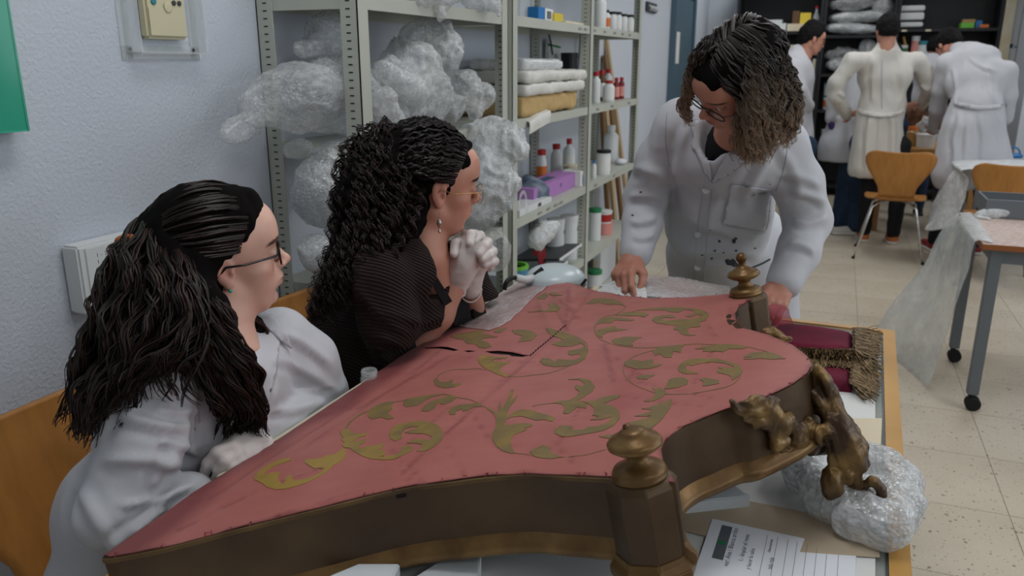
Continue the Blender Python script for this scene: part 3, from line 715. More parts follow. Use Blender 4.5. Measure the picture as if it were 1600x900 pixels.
# ---- gold scrollwork, each piece laid on the silk
K5 = 5.0
G = [
 (380, 600, [(90, 745), (130, 700), (200, 655), (290, 615), (370, 600), (380, 620), (300, 645), (230, 670), (180, 705), (160, 735), (230, 715), (300, 710), (275, 735), (280, 770), (310, 800), (335, 780), (330, 755), (375, 725), (385, 750), (400, 770), (470, 765), (540, 745), (610, 710), (640, 680), (560, 680), (525, 660), (490, 640), (485, 620), (510, 610), (560, 610), (620, 600), (660, 580), (720, 570), (790, 525), (815, 535), (800, 590), (760, 625), (700, 660), (660, 700), (600, 740), (520, 780), (440, 810), (350, 835), (260, 838), (190, 820), (140, 785), (95, 765)], 1),
 (380, 600, [(775, 500), (800, 480), (770, 460), (790, 445), (775, 420), (760, 395), (800, 370), (830, 370), (860, 400), (910, 410), (975, 405), (960, 425), (900, 445), (860, 470), (905, 465), (965, 450), (955, 475), (910, 500), (915, 525), (960, 510), (1040, 500), (1105, 480), (1095, 510), (1070, 530), (1115, 545), (1105, 575), (1060, 585), (1130, 580), (1200, 560), (1240, 540), (1240, 510), (1265, 495), (1310, 500), (1330, 515), (1320, 540), (1260, 570), (1190, 600), (1100, 608), (1000, 600), (930, 575), (870, 545), (840, 520), (800, 520)], .6),
 (380, 600, [(1150, 440), (1145, 400), (1170, 360), (1220, 330), (1300, 312), (1400, 305), (1480, 318), (1540, 355), (1565, 400), (1555, 450), (1510, 495), (1450, 525), (1380, 545), (1360, 540), (1400, 515), (1400, 490), (1350, 480), (1280, 470), (1310, 455), (1360, 448), (1420, 450), (1480, 455), (1475, 430), (1440, 410), (1380, 400), (1300, 402), (1265, 395), (1300, 380), (1360, 360), (1380, 350), (1320, 350), (1270, 365), (1240, 400), (1245, 440), (1190, 462)], .3),
 (380, 600, [(975, 240), (1000, 205), (1060, 175), (1120, 155), (1190, 150), (1160, 180), (1170, 205), (1150, 225), (1130, 245), (1160, 260), (1180, 285), (1130, 292), (1080, 275), (1010, 293), (980, 270)], .1),
 (640, 570, [(-45, 185), (0, 160), (80, 152)], -9), (640, 570, [(-45, 188), (0, 168)], -4),
 (640, 570, [(-45, 305), (0, 280), (80, 262), (180, 250), (240, 250), (180, 270), (130, 290), (90, 320), (40, 335), (-20, 345), (-40, 330)], 0),
 (640, 570, [(95, 375), (110, 345), (150, 310), (220, 285), (290, 265), (340, 260), (370, 270), (340, 300), (280, 325), (240, 320), (245, 300), (215, 320), (200, 355), (150, 380)], 0),
 (640, 570, [(310, 385), (330, 355), (400, 330), (480, 325), (560, 320), (570, 345), (500, 350), (460, 375), (420, 380), (410, 365), (370, 380), (360, 410), (320, 410)], 0),
 (640, 570, [(600, 350), (620, 345), (650, 370), (690, 400), (700, 330), (712, 300), (720, 340), (725, 370), (745, 330), (775, 270), (795, 210), (815, 210), (810, 250), (790, 290), (800, 295), (850, 255), (825, 300), (785, 350), (760, 410), (745, 440), (780, 410), (830, 380), (880, 365), (960, 370), (1020, 390), (1080, 405), (1140, 430), (1120, 455), (1060, 445), (990, 450), (930, 430), (870, 415), (800, 425), (760, 445), (745, 485), (780, 490), (850, 480), (910, 475), (965, 485), (960, 500), (900, 520), (920, 530), (870, 550), (820, 570), (790, 610), (800, 660), (830, 705), (800, 710), (730, 690), (680, 650), (650, 600), (650, 560), (680, 500), (680, 440), (660, 400), (620, 370)], .2),
 (640, 570, [(190, 130), (215, 110), (240, 140), (285, 145), (340, 122), (345, 140), (320, 165), (360, 160), (400, 150), (405, 168), (360, 190), (280, 197), (230, 185), (200, 160)], 0),
 (640, 420, [(535, 725), (560, 698), (600, 685), (640, 700), (720, 706), (775, 702), (760, 718), (680, 722), (640, 735), (700, 740), (790, 745), (720, 780), (705, 810), (730, 830), (790, 850), (760, 860), (700, 845), (650, 820), (590, 790), (550, 760)], .45),
 (640, 420, [(1060, 480), (1110, 480), (1160, 500), (1240, 515), (1320, 550), (1370, 600), (1395, 650), (1375, 710), (1320, 750), (1220, 775), (1130, 778), (1050, 765), (1020, 735), (1040, 710), (1090, 712), (1140, 745), (1160, 720), (1230, 725), (1290, 725), (1340, 700), (1330, 680), (1260, 690), (1240, 675), (1245, 650), (1300, 645), (1350, 630), (1370, 615), (1340, 595), (1270, 615), (1180, 620), (1110, 605), (1130, 590), (1200, 575), (1180, 555), (1130, 545), (1080, 510)], 0),
 (640, 420, [(320, 545), (400, 515), (450, 515), (520, 500), (600, 495), (560, 520), (620, 530), (690, 545), (590, 555), (560, 570), (620, 590), (645, 620), (590, 635), (540, 625), (510, 600), (450, 600), (420, 570), (360, 560)], 0),
 (640, 420, [(660, 505), (700, 482), (760, 475), (720, 512), (680, 515)], 0), (640, 420, [(800, 495), (880, 490), (960, 500), (1000, 530), (960, 570), (900, 580), (850, 585), (870, 555), (890, 540), (830, 525)], 0),
 (640, 420, [(1080, 290), (1140, 285), (1185, 325), (1150, 350), (1060, 355), (940, 352), (920, 345), (1020, 345), (1090, 335), (1100, 310)], 0), (640, 420, [(1000, 230), (1060, 200), (1085, 218), (1060, 245), (1000, 245)], 0), (640, 420, [(1090, 212), (1130, 196), (1200, 214), (1130, 224)], 0),
 (900, 420, [(80, 290), (130, 250), (200, 240), (290, 245), (350, 270), (395, 310), (370, 300), (300, 285), (230, 290), (190, 275), (130, 290)], 0),
 (900, 420, [(310, 380), (380, 355), (440, 350), (520, 350), (570, 370), (540, 390), (490, 380), (410, 385)], 0),
 (900, 420, [(170, 430), (210, 400), (300, 390), (370, 400), (460, 410), (440, 420), (360, 420), (310, 415), (280, 435), (200, 440), (160, 455)], 0),
 (900, 420, [(160, 530), (170, 490), (230, 480), (310, 460), (320, 480), (410, 487), (340, 500), (250, 510), (210, 530), (210, 555)], 0),
 (900, 420, [(280, 580), (300, 560), (340, 555), (380, 545), (460, 545), (520, 545), (480, 560), (440, 590), (450, 620), (380, 615), (310, 600)], 0),
 (900, 420, [(480, 335), (560, 325), (680, 315), (800, 315), (900, 325), (980, 335), (1035, 355), (1040, 375), (1010, 410), (970, 430), (975, 460), (940, 465), (890, 465), (870, 495), (890, 520), (940, 530), (880, 535), (820, 520), (800, 490), (760, 485), (790, 450), (720, 448), (640, 440), (595, 415), (610, 390), (680, 375), (760, 375), (780, 395), (740, 400), (700, 395), (670, 405), (690, 420), (760, 415), (820, 405), (900, 405), (960, 390), (990, 375), (950, 370), (900, 390), (860, 385), (930, 360), (920, 345), (850, 335), (800, 355), (740, 350), (700, 338), (600, 336)], 0),
 (900, 420, [(600, 660), (640, 635), (720, 620), (850, 605), (830, 630), (820, 665), (760, 660), (750, 710), (690, 710), (660, 680), (620, 695)], 0),
 (900, 420, [(390, 740), (440, 725), (520, 740), (600, 725), (610, 745), (590, 770), (680, 765), (640, 785), (560, 800), (470, 800), (400, 785), (380, 765)], 0),
 (900, 420, [(930, 640), (980, 622), (1060, 610), (1130, 605), (1250, 605), (1350, 625), (1300, 640), (1200, 640), (1150, 665), (1080, 655), (990, 660), (1010, 635)], 0),
 (900, 420, [(1310, 705), (1370, 670), (1440, 665), (1520, 670), (1600, 700), (1640, 722), (1520, 725), (1440, 715), (1380, 722), (1310, 722), (1380, 704)], 0),
 (900, 420, [(795, 790), (830, 750), (900, 720), (1000, 715), (1100, 715), (1200, 740), (1280, 770), (1305, 810), (1290, 850), (1220, 890), (1215, 860), (1180, 840), (1100, 822), (1100, 805), (1150, 800), (1110, 785), (1180, 782), (1240, 790), (1230, 775), (1150, 750), (1060, 740), (1000, 745), (920, 770), (890, 775), (880, 760), (860, 780), (870, 810), (960, 825), (930, 835), (850, 835), (805, 815)], 0),
 (900, 560, [(720, 200), (730, 180), (790, 165), (850, 165), (880, 190), (870, 220), (800, 245), (730, 252), (690, 255), (705, 238)], 0), (900, 560, [(970, 180), (1000, 165), (1060, 175), (1120, 185), (1120, 210), (1050, 225), (990, 235), (1000, 200)], 0), (900, 560, [(470, 165), (530, 145), (620, 145), (580, 165), (560, 185), (490, 180)], 0),
 (900, 560, [(600, 250), (640, 245), (700, 270), (710, 290), (670, 325), (600, 350), (530, 355), (600, 330), (620, 300), (620, 270)], 0),
 (900, 560, [(750, 335), (745, 390), (710, 450), (660, 510), (600, 560), (540, 585), (480, 565), (400, 520), (470, 510), (540, 490), (590, 465), (530, 470), (460, 470), (540, 445), (590, 430), (590, 415), (515, 410), (580, 395), (660, 365)], 0),
 (640, 570, [(1240, 130), (1330, 120), (1410, 135), (1450, 180), (1430, 225), (1370, 265), (1300, 295), (1390, 320), (1380, 355), (1310, 340), (1280, 370), (1240, 395), (1200, 390), (1215, 350), (1190, 320), (1110, 315), (1160, 300), (1250, 290), (1310, 260), (1330, 225), (1290, 195), (1300, 170), (1350, 180), (1370, 160), (1330, 135)], 0),
 (900, 560, [(60, 350), (150, 350), (200, 325), (270, 310), (350, 300), (345, 320), (270, 350), (220, 370), (290, 390), (340, 430), (345, 480), (300, 540), (220, 580), (120, 600), (0, 620), (-60, 628), (-120, 620), (-160, 600), (-165, 570), (-120, 540), (-60, 535), (-20, 550), (-30, 575), (60, 575), (100, 550), (180, 545), (260, 510), (280, 470), (200, 495), (110, 495), (180, 470), (130, 460), (150, 440), (140, 400), (110, 375)], 0),
 (640, 570, [(940, 695), (990, 665), (1050, 645), (1100, 665), (1110, 710), (1150, 715), (1190, 735), (1120, 750), (1040, 745), (980, 730)], 0), (900, 560, [(180, 625), (280, 615), (340, 620), (290, 650), (240, 640)], 0),
]
ST = [(380, 600, [(800, 375), (830, 320), (870, 285), (920, 250), (975, 225)], 16), (380, 600, [(1180, 155), (1250, 143), (1310, 125), (1400, 110), (1500, 100), (1590, 95)], 10), (640, 570, [(200, 262), (270, 250), (340, 260), (400, 275), (480, 290), (560, 330), (600, 345)], 9),
      (640, 570, [(200, 130), (230, 95), (290, 65), (360, 50), (440, 48), (540, 42), (600, 55)], 6), (640, 420, [(740, 855), (850, 855), (950, 845), (1100, 825), (1230, 780), (1330, 730), (1390, 670), (1385, 600), (1340, 555)], 7),
      (900, 420, [(395, 310), (350, 350), (310, 375)], 6), (900, 420, [(500, 335), (400, 355), (310, 372), (220, 390), (165, 440), (150, 500), (190, 560), (280, 600), (400, 625), (520, 635), (640, 630), (800, 610), (940, 598), (1080, 602), (1240, 606), (1420, 640), (1600, 700)], 8),
      (900, 420, [(620, 650), (480, 690), (400, 740), (372, 800), (390, 860), (440, 910), (520, 950), (620, 985), (740, 995), (860, 990), (980, 978), (1110, 955), (1220, 925), (1290, 860)], 8),
      (640, 570, [(960, 340), (1040, 322), (1140, 312), (1220, 305), (1310, 295), (1400, 305), (1500, 290)], 7), (640, 570, [(1150, 735), (1250, 730), (1380, 718), (1480, 695), (1540, 680)], 6), (640, 570, [(820, 705), (900, 712), (980, 725)], 6), (380, 600, [(790, 525), (840, 480), (900, 440)], 8)]
gd, gb = Lc('7c6a47'), Lc('a38742')
def gold(poly, sheen_amt, z=.0009):
    V, T = tri_poly(poly, .006); n = len(V); zz = hcl(V) + z
    bd = boundary(T); F4 = [(b, a, a + n, b + n) for a, b in bd]
    me = np_mesh(np.vstack([np.c_[V, zz], np.c_[V, zz - .0011]]), [np.vstack([T, T[:, ::-1] + n]), np.array(F4)])
    w = np.clip(sheen_amt + .35 * vnoise(np.c_[V, np.zeros(n)], 45, 4), 0, 1)[:, None]; c = gd * (1 - w) + gb * w; set_col(me, np.vstack([c, c]))  # satin sheen of the brighter scrolls is painted into the vertex colour
    o = link_mesh('gold_scroll', me, M('goldthread'), pn, True); me.set_sharp_from_angle(angle=radians(50))
for ox, oy, pts, gl in G:
    if gl < 0: continue
    gold(C1(pts, ox, oy, K5), gl)
for ox, oy, pts, w in ST:
    P = cr([(ox + x / 5, oy + y / 5) for x, y in pts], len(pts) * 5); t = np.gradient(P, axis=0); t /= np.linalg.norm(t, axis=1)[:, None]
    h_ = w / 10 * np.interp(np.linspace(0, 1, len(P)), [0, .1, .9, 1], [.5, 1, 1, .4])[:, None]; nn = np.c_[t[:, 1], -t[:, 0]] * h_ * [1, .6]
    gold([fl(*p) for p in P + nn] + [fl(*p) for p in (P - nn)[::-1]], 0, .0006)

# ---- carved acanthus bracket at the bulge
def D(u, v, dd=0.0):
    q = fl(u, v); w = fw(*q); return (w - CAM) @ FW + dd
dB = float((fw(*fl(1262, 583)) - CAM) @ FW)
_ed = sorted([(p[0], float((fw(*fl(*p)) - CAM) @ FW)) for p in OUT[28:38]])
def pb(u, v, d=0.0):
    e = np.interp(u, [q[0] for q in _ed], [q[1] for q in _ed])
    return px(u, v, e - .020 + d)
s = SDF()

def A(pts, rs, k=.0035): s.chain([pb(*p) for p in pts], rs, k)
def leaf(a, b, w, t=.0045, k=.003):
    """flattened carved leaf blade from a to b (pixel, depth offset), half width w"""
    a = pb(*a); b = pb(*b); d = b - a; L_ = np.linalg.norm(d); v_ = CAM - (a + b) / 2; v_ = v_ / np.linalg.norm(v_)
    s.ell((a + b) / 2, (L_ / 2, w, t), k, frame(d, v_))
A([(1143, 628), (1150, 638), (1166, 643), (1188, 638)], [.0035, .006, .008, .010])
A([(1158, 629), (1172, 631), (1192, 636)], [.0035, .006, .010]); A([(1180, 626), (1188, 624)], [.0095, .008]); A([(1163, 655), (1180, 658), (1200, 652)], [.003, .006, .008])
leaf((1150, 640), (1195, 646), .009); leaf((1165, 630), (1200, 634), .007)
A([(1200, 627), (1214, 626)], [.0075, .006]); A([(1196, 640), (1212, 650), (1222, 672)], [.011, .012, .011]); leaf((1205, 628), (1216, 662), .010, .008)
A([(1178, 668), (1186, 660), (1200, 658), (1212, 662)], [.003, .007, .008, .008]); leaf((1180, 666), (1212, 664), .007)
A([(1206, 664), (1214, 678)], [.010, .009]); A([(1211, 692), (1223, 690)], [.0115, .0115]); A([(1210, 680), (1228, 664)], [.007, .009]); A([(1226, 658), (1235, 655)], [.009, .009])
A([(1236, 660), (1242, 676)], [.010, .011]); A([(1240, 688), (1254, 694)], [.012, .011]); A([(1222, 703), (1238, 705), (1262, 702), (1290, 703)], [.005, .007, .009, .008])
leaf((1228, 652), (1262, 700), .012, .008); leaf((1250, 662), (1290, 700), .013, .009); leaf((1240, 690), (1292, 704), .010, .008); leaf((1258, 655), (1285, 690), .008, .008)
A([(1252, 672), (1266, 682), (1285, 692)], [.011, .012, .012]); A([(1262, 655, -.005), (1266, 668, -.005)], [.005, .009]); A([(1242, 700), (1250, 690)], [.009, .009])
# upper leaf on the tip of the bulge
A([(1276, 574, .0), (1284, 592), (1294, 612), (1303, 638)], [.004, .009, .012, .014], .008); leaf((1274, 574), (1300, 640), .015, .010); leaf((1283, 580, -.01), (1298, 630, -.01), .006, .008)
A([(1273, 620, -.006), (1279, 626, -.008)], [.011, .010]); A([(1278, 640, -.006), (1286, 632, -.006)], [.008, .008]); A([(1301, 614), (1308, 632)], [.005, .008])
# main S scroll, falling to the pad
A([(1296, 640, -.010), (1306, 660, -.02), (1318, 684, -.028), (1330, 706, -.03), (1334, 728, -.032)], [.016, .019, .021, .021, .018], .010)
A([(1312, 650, -.008), (1330, 674, -.012), (1343, 700, -.015), (1343, 724, -.018), (1335, 745, -.022)], [.010, .013, .013, .012, .009]); A([(1298, 655, -.03), (1306, 690, -.038), (1313, 725, -.04), (1318, 745, -.04)], [.008, .009, .009, .008])
A([(1334, 728, -.032), (1335, 750, -.035), (1341, 782, -.04)], [.015, .011, .009])
A([(1296, 673, -.036), (1284, 672, -.038), (1277, 682, -.04), (1283, 692, -.042)], [.009, .0095, .009, .008]); A([(1292, 682, -.035), (1302, 705, -.036), (1302, 735, -.04)], [.006, .007, .006])
s.ell(pb(1291, 700, -.044), (.008, .006, .020), .006, sub=True)
A([(1296, 738, -.04), (1302, 742, -.045)], [.011, .011]); s.ell(pb(1300, 758, -.045), (.0165, .0165, .023), .006); A([(1323, 742, -.045), (1325, 752, -.045)], [.0085, .007])
A([(1338, 778, -.04), (1343, 787, -.045), (1354, 793, -.048), (1367, 790, -.05), (1376, 779, -.05), (1377, 765, -.05), (1370, 755, -.05), (1360, 752, -.048), (1354, 758, -.045)], [.008, .0085, .0085, .0085, .008, .0078, .0072, .007, .0065]); A([(1352, 764, -.03), (1360, 775, -.03), (1370, 778, -.035)], [.007, .008, .006])
def groove(V, Nn):
    r = .0014 * vnoise(V, 75) + .0008 * ridged(V, 160) + .0014 * np.sin((V[:, 0] * 260 + V[:, 2] * 140) + 3 * vnoise(V, 18)) ; return r
Cg = lambda V: (lambda w: Lc('463322') * (1 - w) + Lc('84673a') * w)(np.clip(.3 + 1.0 * vnoise(V, 38, 3), 0, 1)[:, None])
mat('carving', '6a5230', .42, .4, attr='Col', bump=(70, .3, .002))
sdf_obj('carved_bracket', s, .0023, M('carving'), pn, groove, Cg, 1)
# gilt beads seen past the far scoop
s = SDF(); dC = float((fw(*fl(1196, 524)) - CAM) @ FW)
for u, v, r in ((1203, 516, .010), (1208, 522, .009), (1217, 524, .012), (1222, 528, .009), (1232, 530, .007)): s.ell(px(u, v, dC + .05), (r, r, r * .8), .006)
s.cap(px(1196, 518, dC + .04), px(1232, 532, dC + .05), .006, .004, .004)
sdf_obj('carved_leaf', s, .0025, M('gilt'), pn, groove, None, 1)
# ================================================================== SHELF CONTENTS
def ysol(u, x, z):
    """world y on the line (x, ., z) seen at pixel column u"""
    k = (u - 800) / FPX
    # b = k*(a*cp + c*sp), a=(x-cx)*FW0+y*FW1, b=(x-cx)*RT0+y*RT1, c=cz-z
    X = x - CAM[0]; c = CAM[2] - z
    return (k * (X * FW[0] * _cp + c * _sp) - X * RT[0]) / (RT[1] - k * FW[1] * _cp)
def zsol(u, v, x): return pax(u, v, 0, x)[2]
def bottle(u, x, z, r, h, label, body='white_pl', cap='red', band=None, capf=.14, neck=.55, group=None, ry=1, cat='bottle'):
    y = ysol(u, x, z + h / 2); t = thing('bottle' if cat == 'bottle' else cat, label, cat, (x, y, z), 0, group)
    hb = h * (1 - capf)
    MB().lathe([(r * .92, 0), (r, h * .03), (r, hb * .78), (r * .93, hb * .86), (r * neck, hb * .95), (r * neck, hb)], n=18).build('body', M(body), t, smooth=True).data.set_sharp_from_angle(angle=radians(50))
    MB().lathe([(r * neck * 1.15, hb + .0002), (r * neck * 1.18, h - .002), (r * neck * 1.05, h)], n=18).build('cap', M(cap), t)
    if band: MB().lathe([(r * 1.012, hb * .15), (r * 1.012, hb * .68)], n=18).build('label_band', M(band), t)
    return t
def jar(u, x, z, r, h, label, body, lid, band=None, group=None, cat='tub', taper=.9):
    y = ysol(u, x, z + h / 2); t = thing(cat, label, cat, (x, y, z), 0, group)
    MB().lathe([(r * taper, 0), (r, h * .88)], n=20).build('body', M(body), t, .0)
    MB().lathe([(r * 1.04, h * .88), (r * 1.06, h * .99), (r * .98, h)], n=20).build('lid', M(lid), t)
    if band: MB().lathe([(r * taper * 1.02 + .0005, h * .12), (r * 1.015, h * .72)], n=20).build('label_band', M(band), t)
    return t
def crate(u0, u1, x, dx, z, h, m, name, label, cat, parts=None, rz=0, group=None, bev=.002):
    y0, y1 = ysol(u0, x, z + h / 2), ysol(u1, x, z + h / 2); t = thing(name, label, cat, (x, (y0 + y1) / 2, z), rz, group); w = abs(y1 - y0)
    box('body', (-dx, -w / 2, 0), (0, w / 2, h), M(m), t, bev)
    return t, w
S1, S2, S3, S4, S5 = 1.6205, 1.2255, .8205, .4305, .0605
# --- top shelf of the near bay
t, w = crate(841, 864, .26, .05, S1, .058, 'blue', 'small_box', 'small blue and white carton on the top shelf next to a yellow block', 'box')
box('white_panel', (.0002, -w * .05, .002), (.001, w * .48, .056), M('label_white'), t); box('print', (.0011, w * .06, .012), (.0016, w * .36, .046), M('steel_grey'), t)
t, w = crate(866, 880, .27, .04, S1, .042, 'yellow', 'sponge_block', 'yellow block beside the blue carton on the top shelf', 'block')
t, w = crate(884, 912, .29, .03, S1, .012, 'cream_paper', 'cream_card', 'low cream slab at the right end of the top near-bay shelf', 'slab')
t, w = crate(813, 835, .2, .14, S1, .12, 'clear', 'acrylic_sheets', 'clear acrylic sheets standing on the top shelf beside the post', 'sheets')
# --- top shelf of the far bay: bottles
bottle(938, .25, S1, .034, .19, 'tall white bottle with black cap, first on the top far-bay shelf', cap='black', group='bottles on the top far-bay shelf')
bottle(948, .28, S1, .020, .10, 'orange labelled bottle on the top far-bay shelf', body='white_pl', cap='black', band='orange', group='bottles on the top far-bay shelf')
for k, u in enumerate((957, 965, 974, 984, 992)):
    bottle(u, .27, S1, .0255, .10 + .004 * (k % 2), ['white bottle with black cap just right of the orange labelled one', 'white bottle in the middle of the top far-bay row', 'white bottle with a pale label, third from the right of the top row', 'white bottle second from the right end post on the top row', 'white bottle nearest the right end post on the top shelf'][k], cap='black', band='label_white' if k % 2 else None, neck=.8, group='bottles on the top far-bay shelf')
# --- second shelf near bay: wrapped packets
yA, yB = ysol(812, .3, S2), ysol(908, .3, S2)
def packet(y0, y1, x0, x1, z0, z1, m, label, seed):
    s = SDF(); s.rbox(((x0 + x1) / 2, (y0 + y1) / 2, (z0 + z1) / 2), ((x1 - x0) / 2, (y1 - y0) / 2, (z1 - z0) / 2), .012, .005)
    o = sdf_obj('wrapped_packet', s, .009, M(m), None, lambda V, N_: .005 * ridged(V, 14, seed) + .003 * vnoise(V, 30, seed)); tag(o, label, 'packet', 'wrapped packets on the second shelf'); return o
packet(yA + .02, yB - .1, .03, .31, S2 + .005, S2 + .085, 'kraft', 'brown paper packet at the bottom of the packet stack', 2)
packet(yA + .02, yB - .03, .03, .325, S2 + .090, S2 + .135, 'whitewrap', 'white wrapped packet lying on the brown one', 4)
packet(yA + .02, yB + .0, .03, .325, S2 + .14, S2 + .185, 'whitewrap', 'white wrapped packet with a folded flap, second from the top of the stack', 6)
packet(yA + .05, yB - .28, .05, .30, S2 + .19, S2 + .232, 'film_white', 'translucent wrapped packet on top of the packet stack', 9)
def cloth_strip(name, pts, w, m, label, cat, th=.002, nz=.004, seed=0, wdir=None):
    """sheet following a centre line, width along wdir"""
    P = cr(pts, 24); K = len(P); U = np.linspace(-.5, .5, 16); wd = np.array(wdir, float) if wdir is not None else None
    G_ = P[:, None, :] + U[None, :, None] * (np.array(w)[None, None, :] if hasattr(w, '__len__') else w * wd[None, None, :])
    V = G_.reshape(-1, 3); V = V + nz * np.c_[vnoise(V, 22, seed), vnoise(V, 22, seed + 5), vnoise(V, 22, seed + 9)]
    Q = np.array([(i * 16 + j, i * 16 + j + 1, (i + 1) * 16 + j + 1, (i + 1) * 16 + j) for i in range(K - 1) for j in range(15)])
    me = np_mesh(V, Q); o = link_mesh(name, me, m, None, True); md = o.modifiers.new('th', 'SOLIDIFY'); md.thickness = th
    if label: tag(o, label, cat)
    return o
cloth_strip('white_cloth', [(.2, yA + .16, S2 + .004), (.31, yA + .16, S2 + .004), (.335, yA + .15, S2 - .01), (.336, yA + .14, S2 - .05)], .26, M('whitewrap'), 'white cloth hanging over the edge of the second shelf', 'cloth', wdir=(0, 1, .12))
jar(889, .12, S2, .045, .27, 'black canister standing behind the packet stack', 'black', 'black', cat='canister', taper=1)
t = thing('plastic_bag', 'clear bag with green strap and green letter hanging behind the packets', 'bag', (.02, ysol(860, .02, S2 + .3), S2 + .06))
box('bag_sheet', (0, -.09, 0), (.02, .11, .28), M('film_white'), t, .006); MB().tube([(.022, -.09, .25), (.022, .1, .24)], .006, 6).build('strap', M('green'), t); MB().tube([(.03, -.12, .31), (.03, -.08, .26), (.03, -.05, .2)], .005, 6).build('cord', M('black'), t)
label('S', (.022, .02, .06), .12, M('green'), t, ext=.001)
MB().tube([(.03, ysol(903, .03, 1.5), S2 + .1), (.03, ysol(905, .03, 1.5) + .03, S2 + .42)], .006, 6).build('rod', M('steel_grey')); tag(bpy.data.objects['rod'], 'thin grey rod leaning behind the packets by the post', 'rod')
# --- second shelf far bay
for u, x, r, h, b_, c_, bn, lb in ((931, .24, .026, .17, 'white_pl', 'red', None, 'white bottle with red cap beside the middle post'), (940, .2, .027, .175, 'brown', 'red', 'label_white', 'dark bottle with red cap behind the small white one'), (950, .16, .026, .18, 'white_pl', 'red', None, 'white bottle with red cap at the back of the far bay'),
                         (951, .27, .034, .12, 'white_pl', 'red', 'label_white', 'short white bottle with red cap in front of the dark one'), (963, .24, .019, .13, 'darkred', 'red', 'pink', 'small dark red labelled bottle, left one of two'), (971, .24, .019, .13, 'darkred', 'red', 'pink', 'small dark red labelled bottle, right one of two')):
    bottle(u, x, S2, r, h, lb, b_, c_, bn, group='red capped bottles on the second shelf')
# --- third shelf near bay
t, w = crate(834, 903, .27, .12, S3, .075, 'lilac', 'glove_box', 'lilac cardboard glove box on the third shelf', 'box')
box('top_slot', (-.085, -.08, .0752), (-.035, .08, .0758), M('ink_blue'), t); label('M', (.0005, .05, .03), .03, M('purple'), t)
t, w = crate(812, 862, .31, .1, S3, .028, 'white_pl', 'flat_box', 'flat white box with green end in front of the lilac glove box', 'box')
box('green_end', (-.1, w / 2 - .02, .0282), (0, w / 2, .0288), M('green'), t); box('mark', (.0005, .02, .006), (.001, .06, .022), M('grey_dark'), t)
bottle(846, .13, S3, .027, .2, 'white bottle with orange label and red cap, left of three behind the glove box', cap='red', band='orange', neck=.7, group='bottles behind the glove box')
bottle(869, .11, S3, .031, .2, 'white bottle with red cap, middle of three behind the glove box', cap='red', neck=.6, group='bottles behind the glove box')
bottle(889, .13, S3, .034, .215, 'grey white bottle with red cap, right of three behind the glove box', cap='red', band='label_white', neck=.4, group='bottles behind the glove box')
t, w = crate(907, 921, .3, .1, S3, .08, 'label_white', 'patterned_box', 'white and blue patterned carton beside the lilac box', 'box')
for a_ in (-.3, .1): box('stripe', (.0003, w * a_, .01), (.0008, w * (a_ + .2), .06), M('blue'), t)
s = SDF(); yy = ysol(832, .22, S3 + .06); s.ell((.22, yy, S3 + .045), (.07, .09, .045), .02).ell((.2, yy + .05, S3 + .08), (.05, .05, .03), .02)
o = sdf_obj('rag_bundle', s, .008, mat('rag', '77818f', .8, var=(14, '2c3d55', .8)), None, lambda V, N_: .012 * ridged(V, 18, 3)); tag(o, 'grey and blue rag bundle left of the lilac glove box', 'rag')
s = SDF(); yy = ysol(893, .2, S3 + .09); s.ell((.2, yy, S3 + .084), (.05, .045, .012), .01); o = sdf_obj('cream_sponge', s, .005, M('cream_paper'), None, lambda V, N_: .004 * vnoise(V, 50, 3)); tag(o, 'cream crumpled sponge on top of the lilac glove box', 'sponge')
t = thing('tape_roll', 'clear headband visor lying at the near edge of the third shelf', 'visor', (.29, ysol(817, .29, S3 + .05), S3))
MB().tube([(.0, .04 * cos(a), .047 + .045 * sin(a)) for a in np.linspace(0, 2 * pi, 25)], .003, 6, flat=3).build('band', M('clear'), t); MB().lathe([(.02, 0), (.02, .03), (.016, .033)], (0.01, -.01, .001), 16).build('base', M('clear'), t)
# --- third shelf far bay
jar(943, .28, S3, .040, .14, 'white jar with black lid on the third shelf', 'white_pl', 'black', 'label_white', cat='jar', taper=.98)
bottle(955, .17, S3, .048, .235, 'large white plastic bottle behind the black lidded jar', cap='white_pl', neck=.45)
bottle(928, .28, S3, .014, .10, 'small white bottle with blue cap beside the middle post', cap='blue', neck=.5, band='label_white')
s = SDF(); yy = ysol(970, .26, S3); s.ell((.26, yy, S3 + .018), (.04, .05, .018), .01); o = sdf_obj('cotton_wad', s, .006, M('white_matte'), None, lambda V, N_: .005 * vnoise(V, 40, 3)); tag(o, 'white cotton wad at the right of the large bottle', 'wad')
# --- fourth shelf near bay
for k, (u, x) in enumerate(((868, .2), (889, .24))):
    jar(u, x, S4, .046, .235, ['white canister with printed marks on the fourth shelf, left one', 'white canister with printed marks on the fourth shelf, right one'][k], 'white_pl', 'white_pl', None, 'white canisters on the fourth shelf', 'canister', .98)
    label('4', (x + .0475, ysol(u, x, .5) + .0, S4 + .15), .045, M('ink'), None); o = bpy.data.objects['lettering' if False else [q.name for q in bpy.data.objects if q.name.startswith('lettering')][-1]]
    wparent(o, [q for q in bpy.data.objects if q.name.startswith('canister') and q.parent is None][-1])
MB().box((-.005, -.05, 0), (.0, .05, .1)).box((-.03, -.05, .1), (.0, .05, .104)).build('red_folder', M('darkred')); o = bpy.data.objects['red_folder']; o.location = (.25, ysol(850, .25, .55), S4 + .06); o.rotation_euler = (radians(25), 0, 0); tag(o, 'dark red folder propped beside the white canisters', 'folder')
t = thing('white_tray', 'white plastic tray with boards on the fourth shelf', 'tray', (.20, ysol(848, .28, S4), S4))
MB().box((-.14, -.2, 0), (.14, .2, .006)).box((.134, -.2, 0), (.14, .2, .07)).box((-.14, -.2, 0), (-.134, .2, .07)).box((-.14, -.2, 0), (.14, -.194, .07)).box((-.14, .194, 0), (.14, .2, .07)).build('tray_shell', M('white_pl'), t, .002)
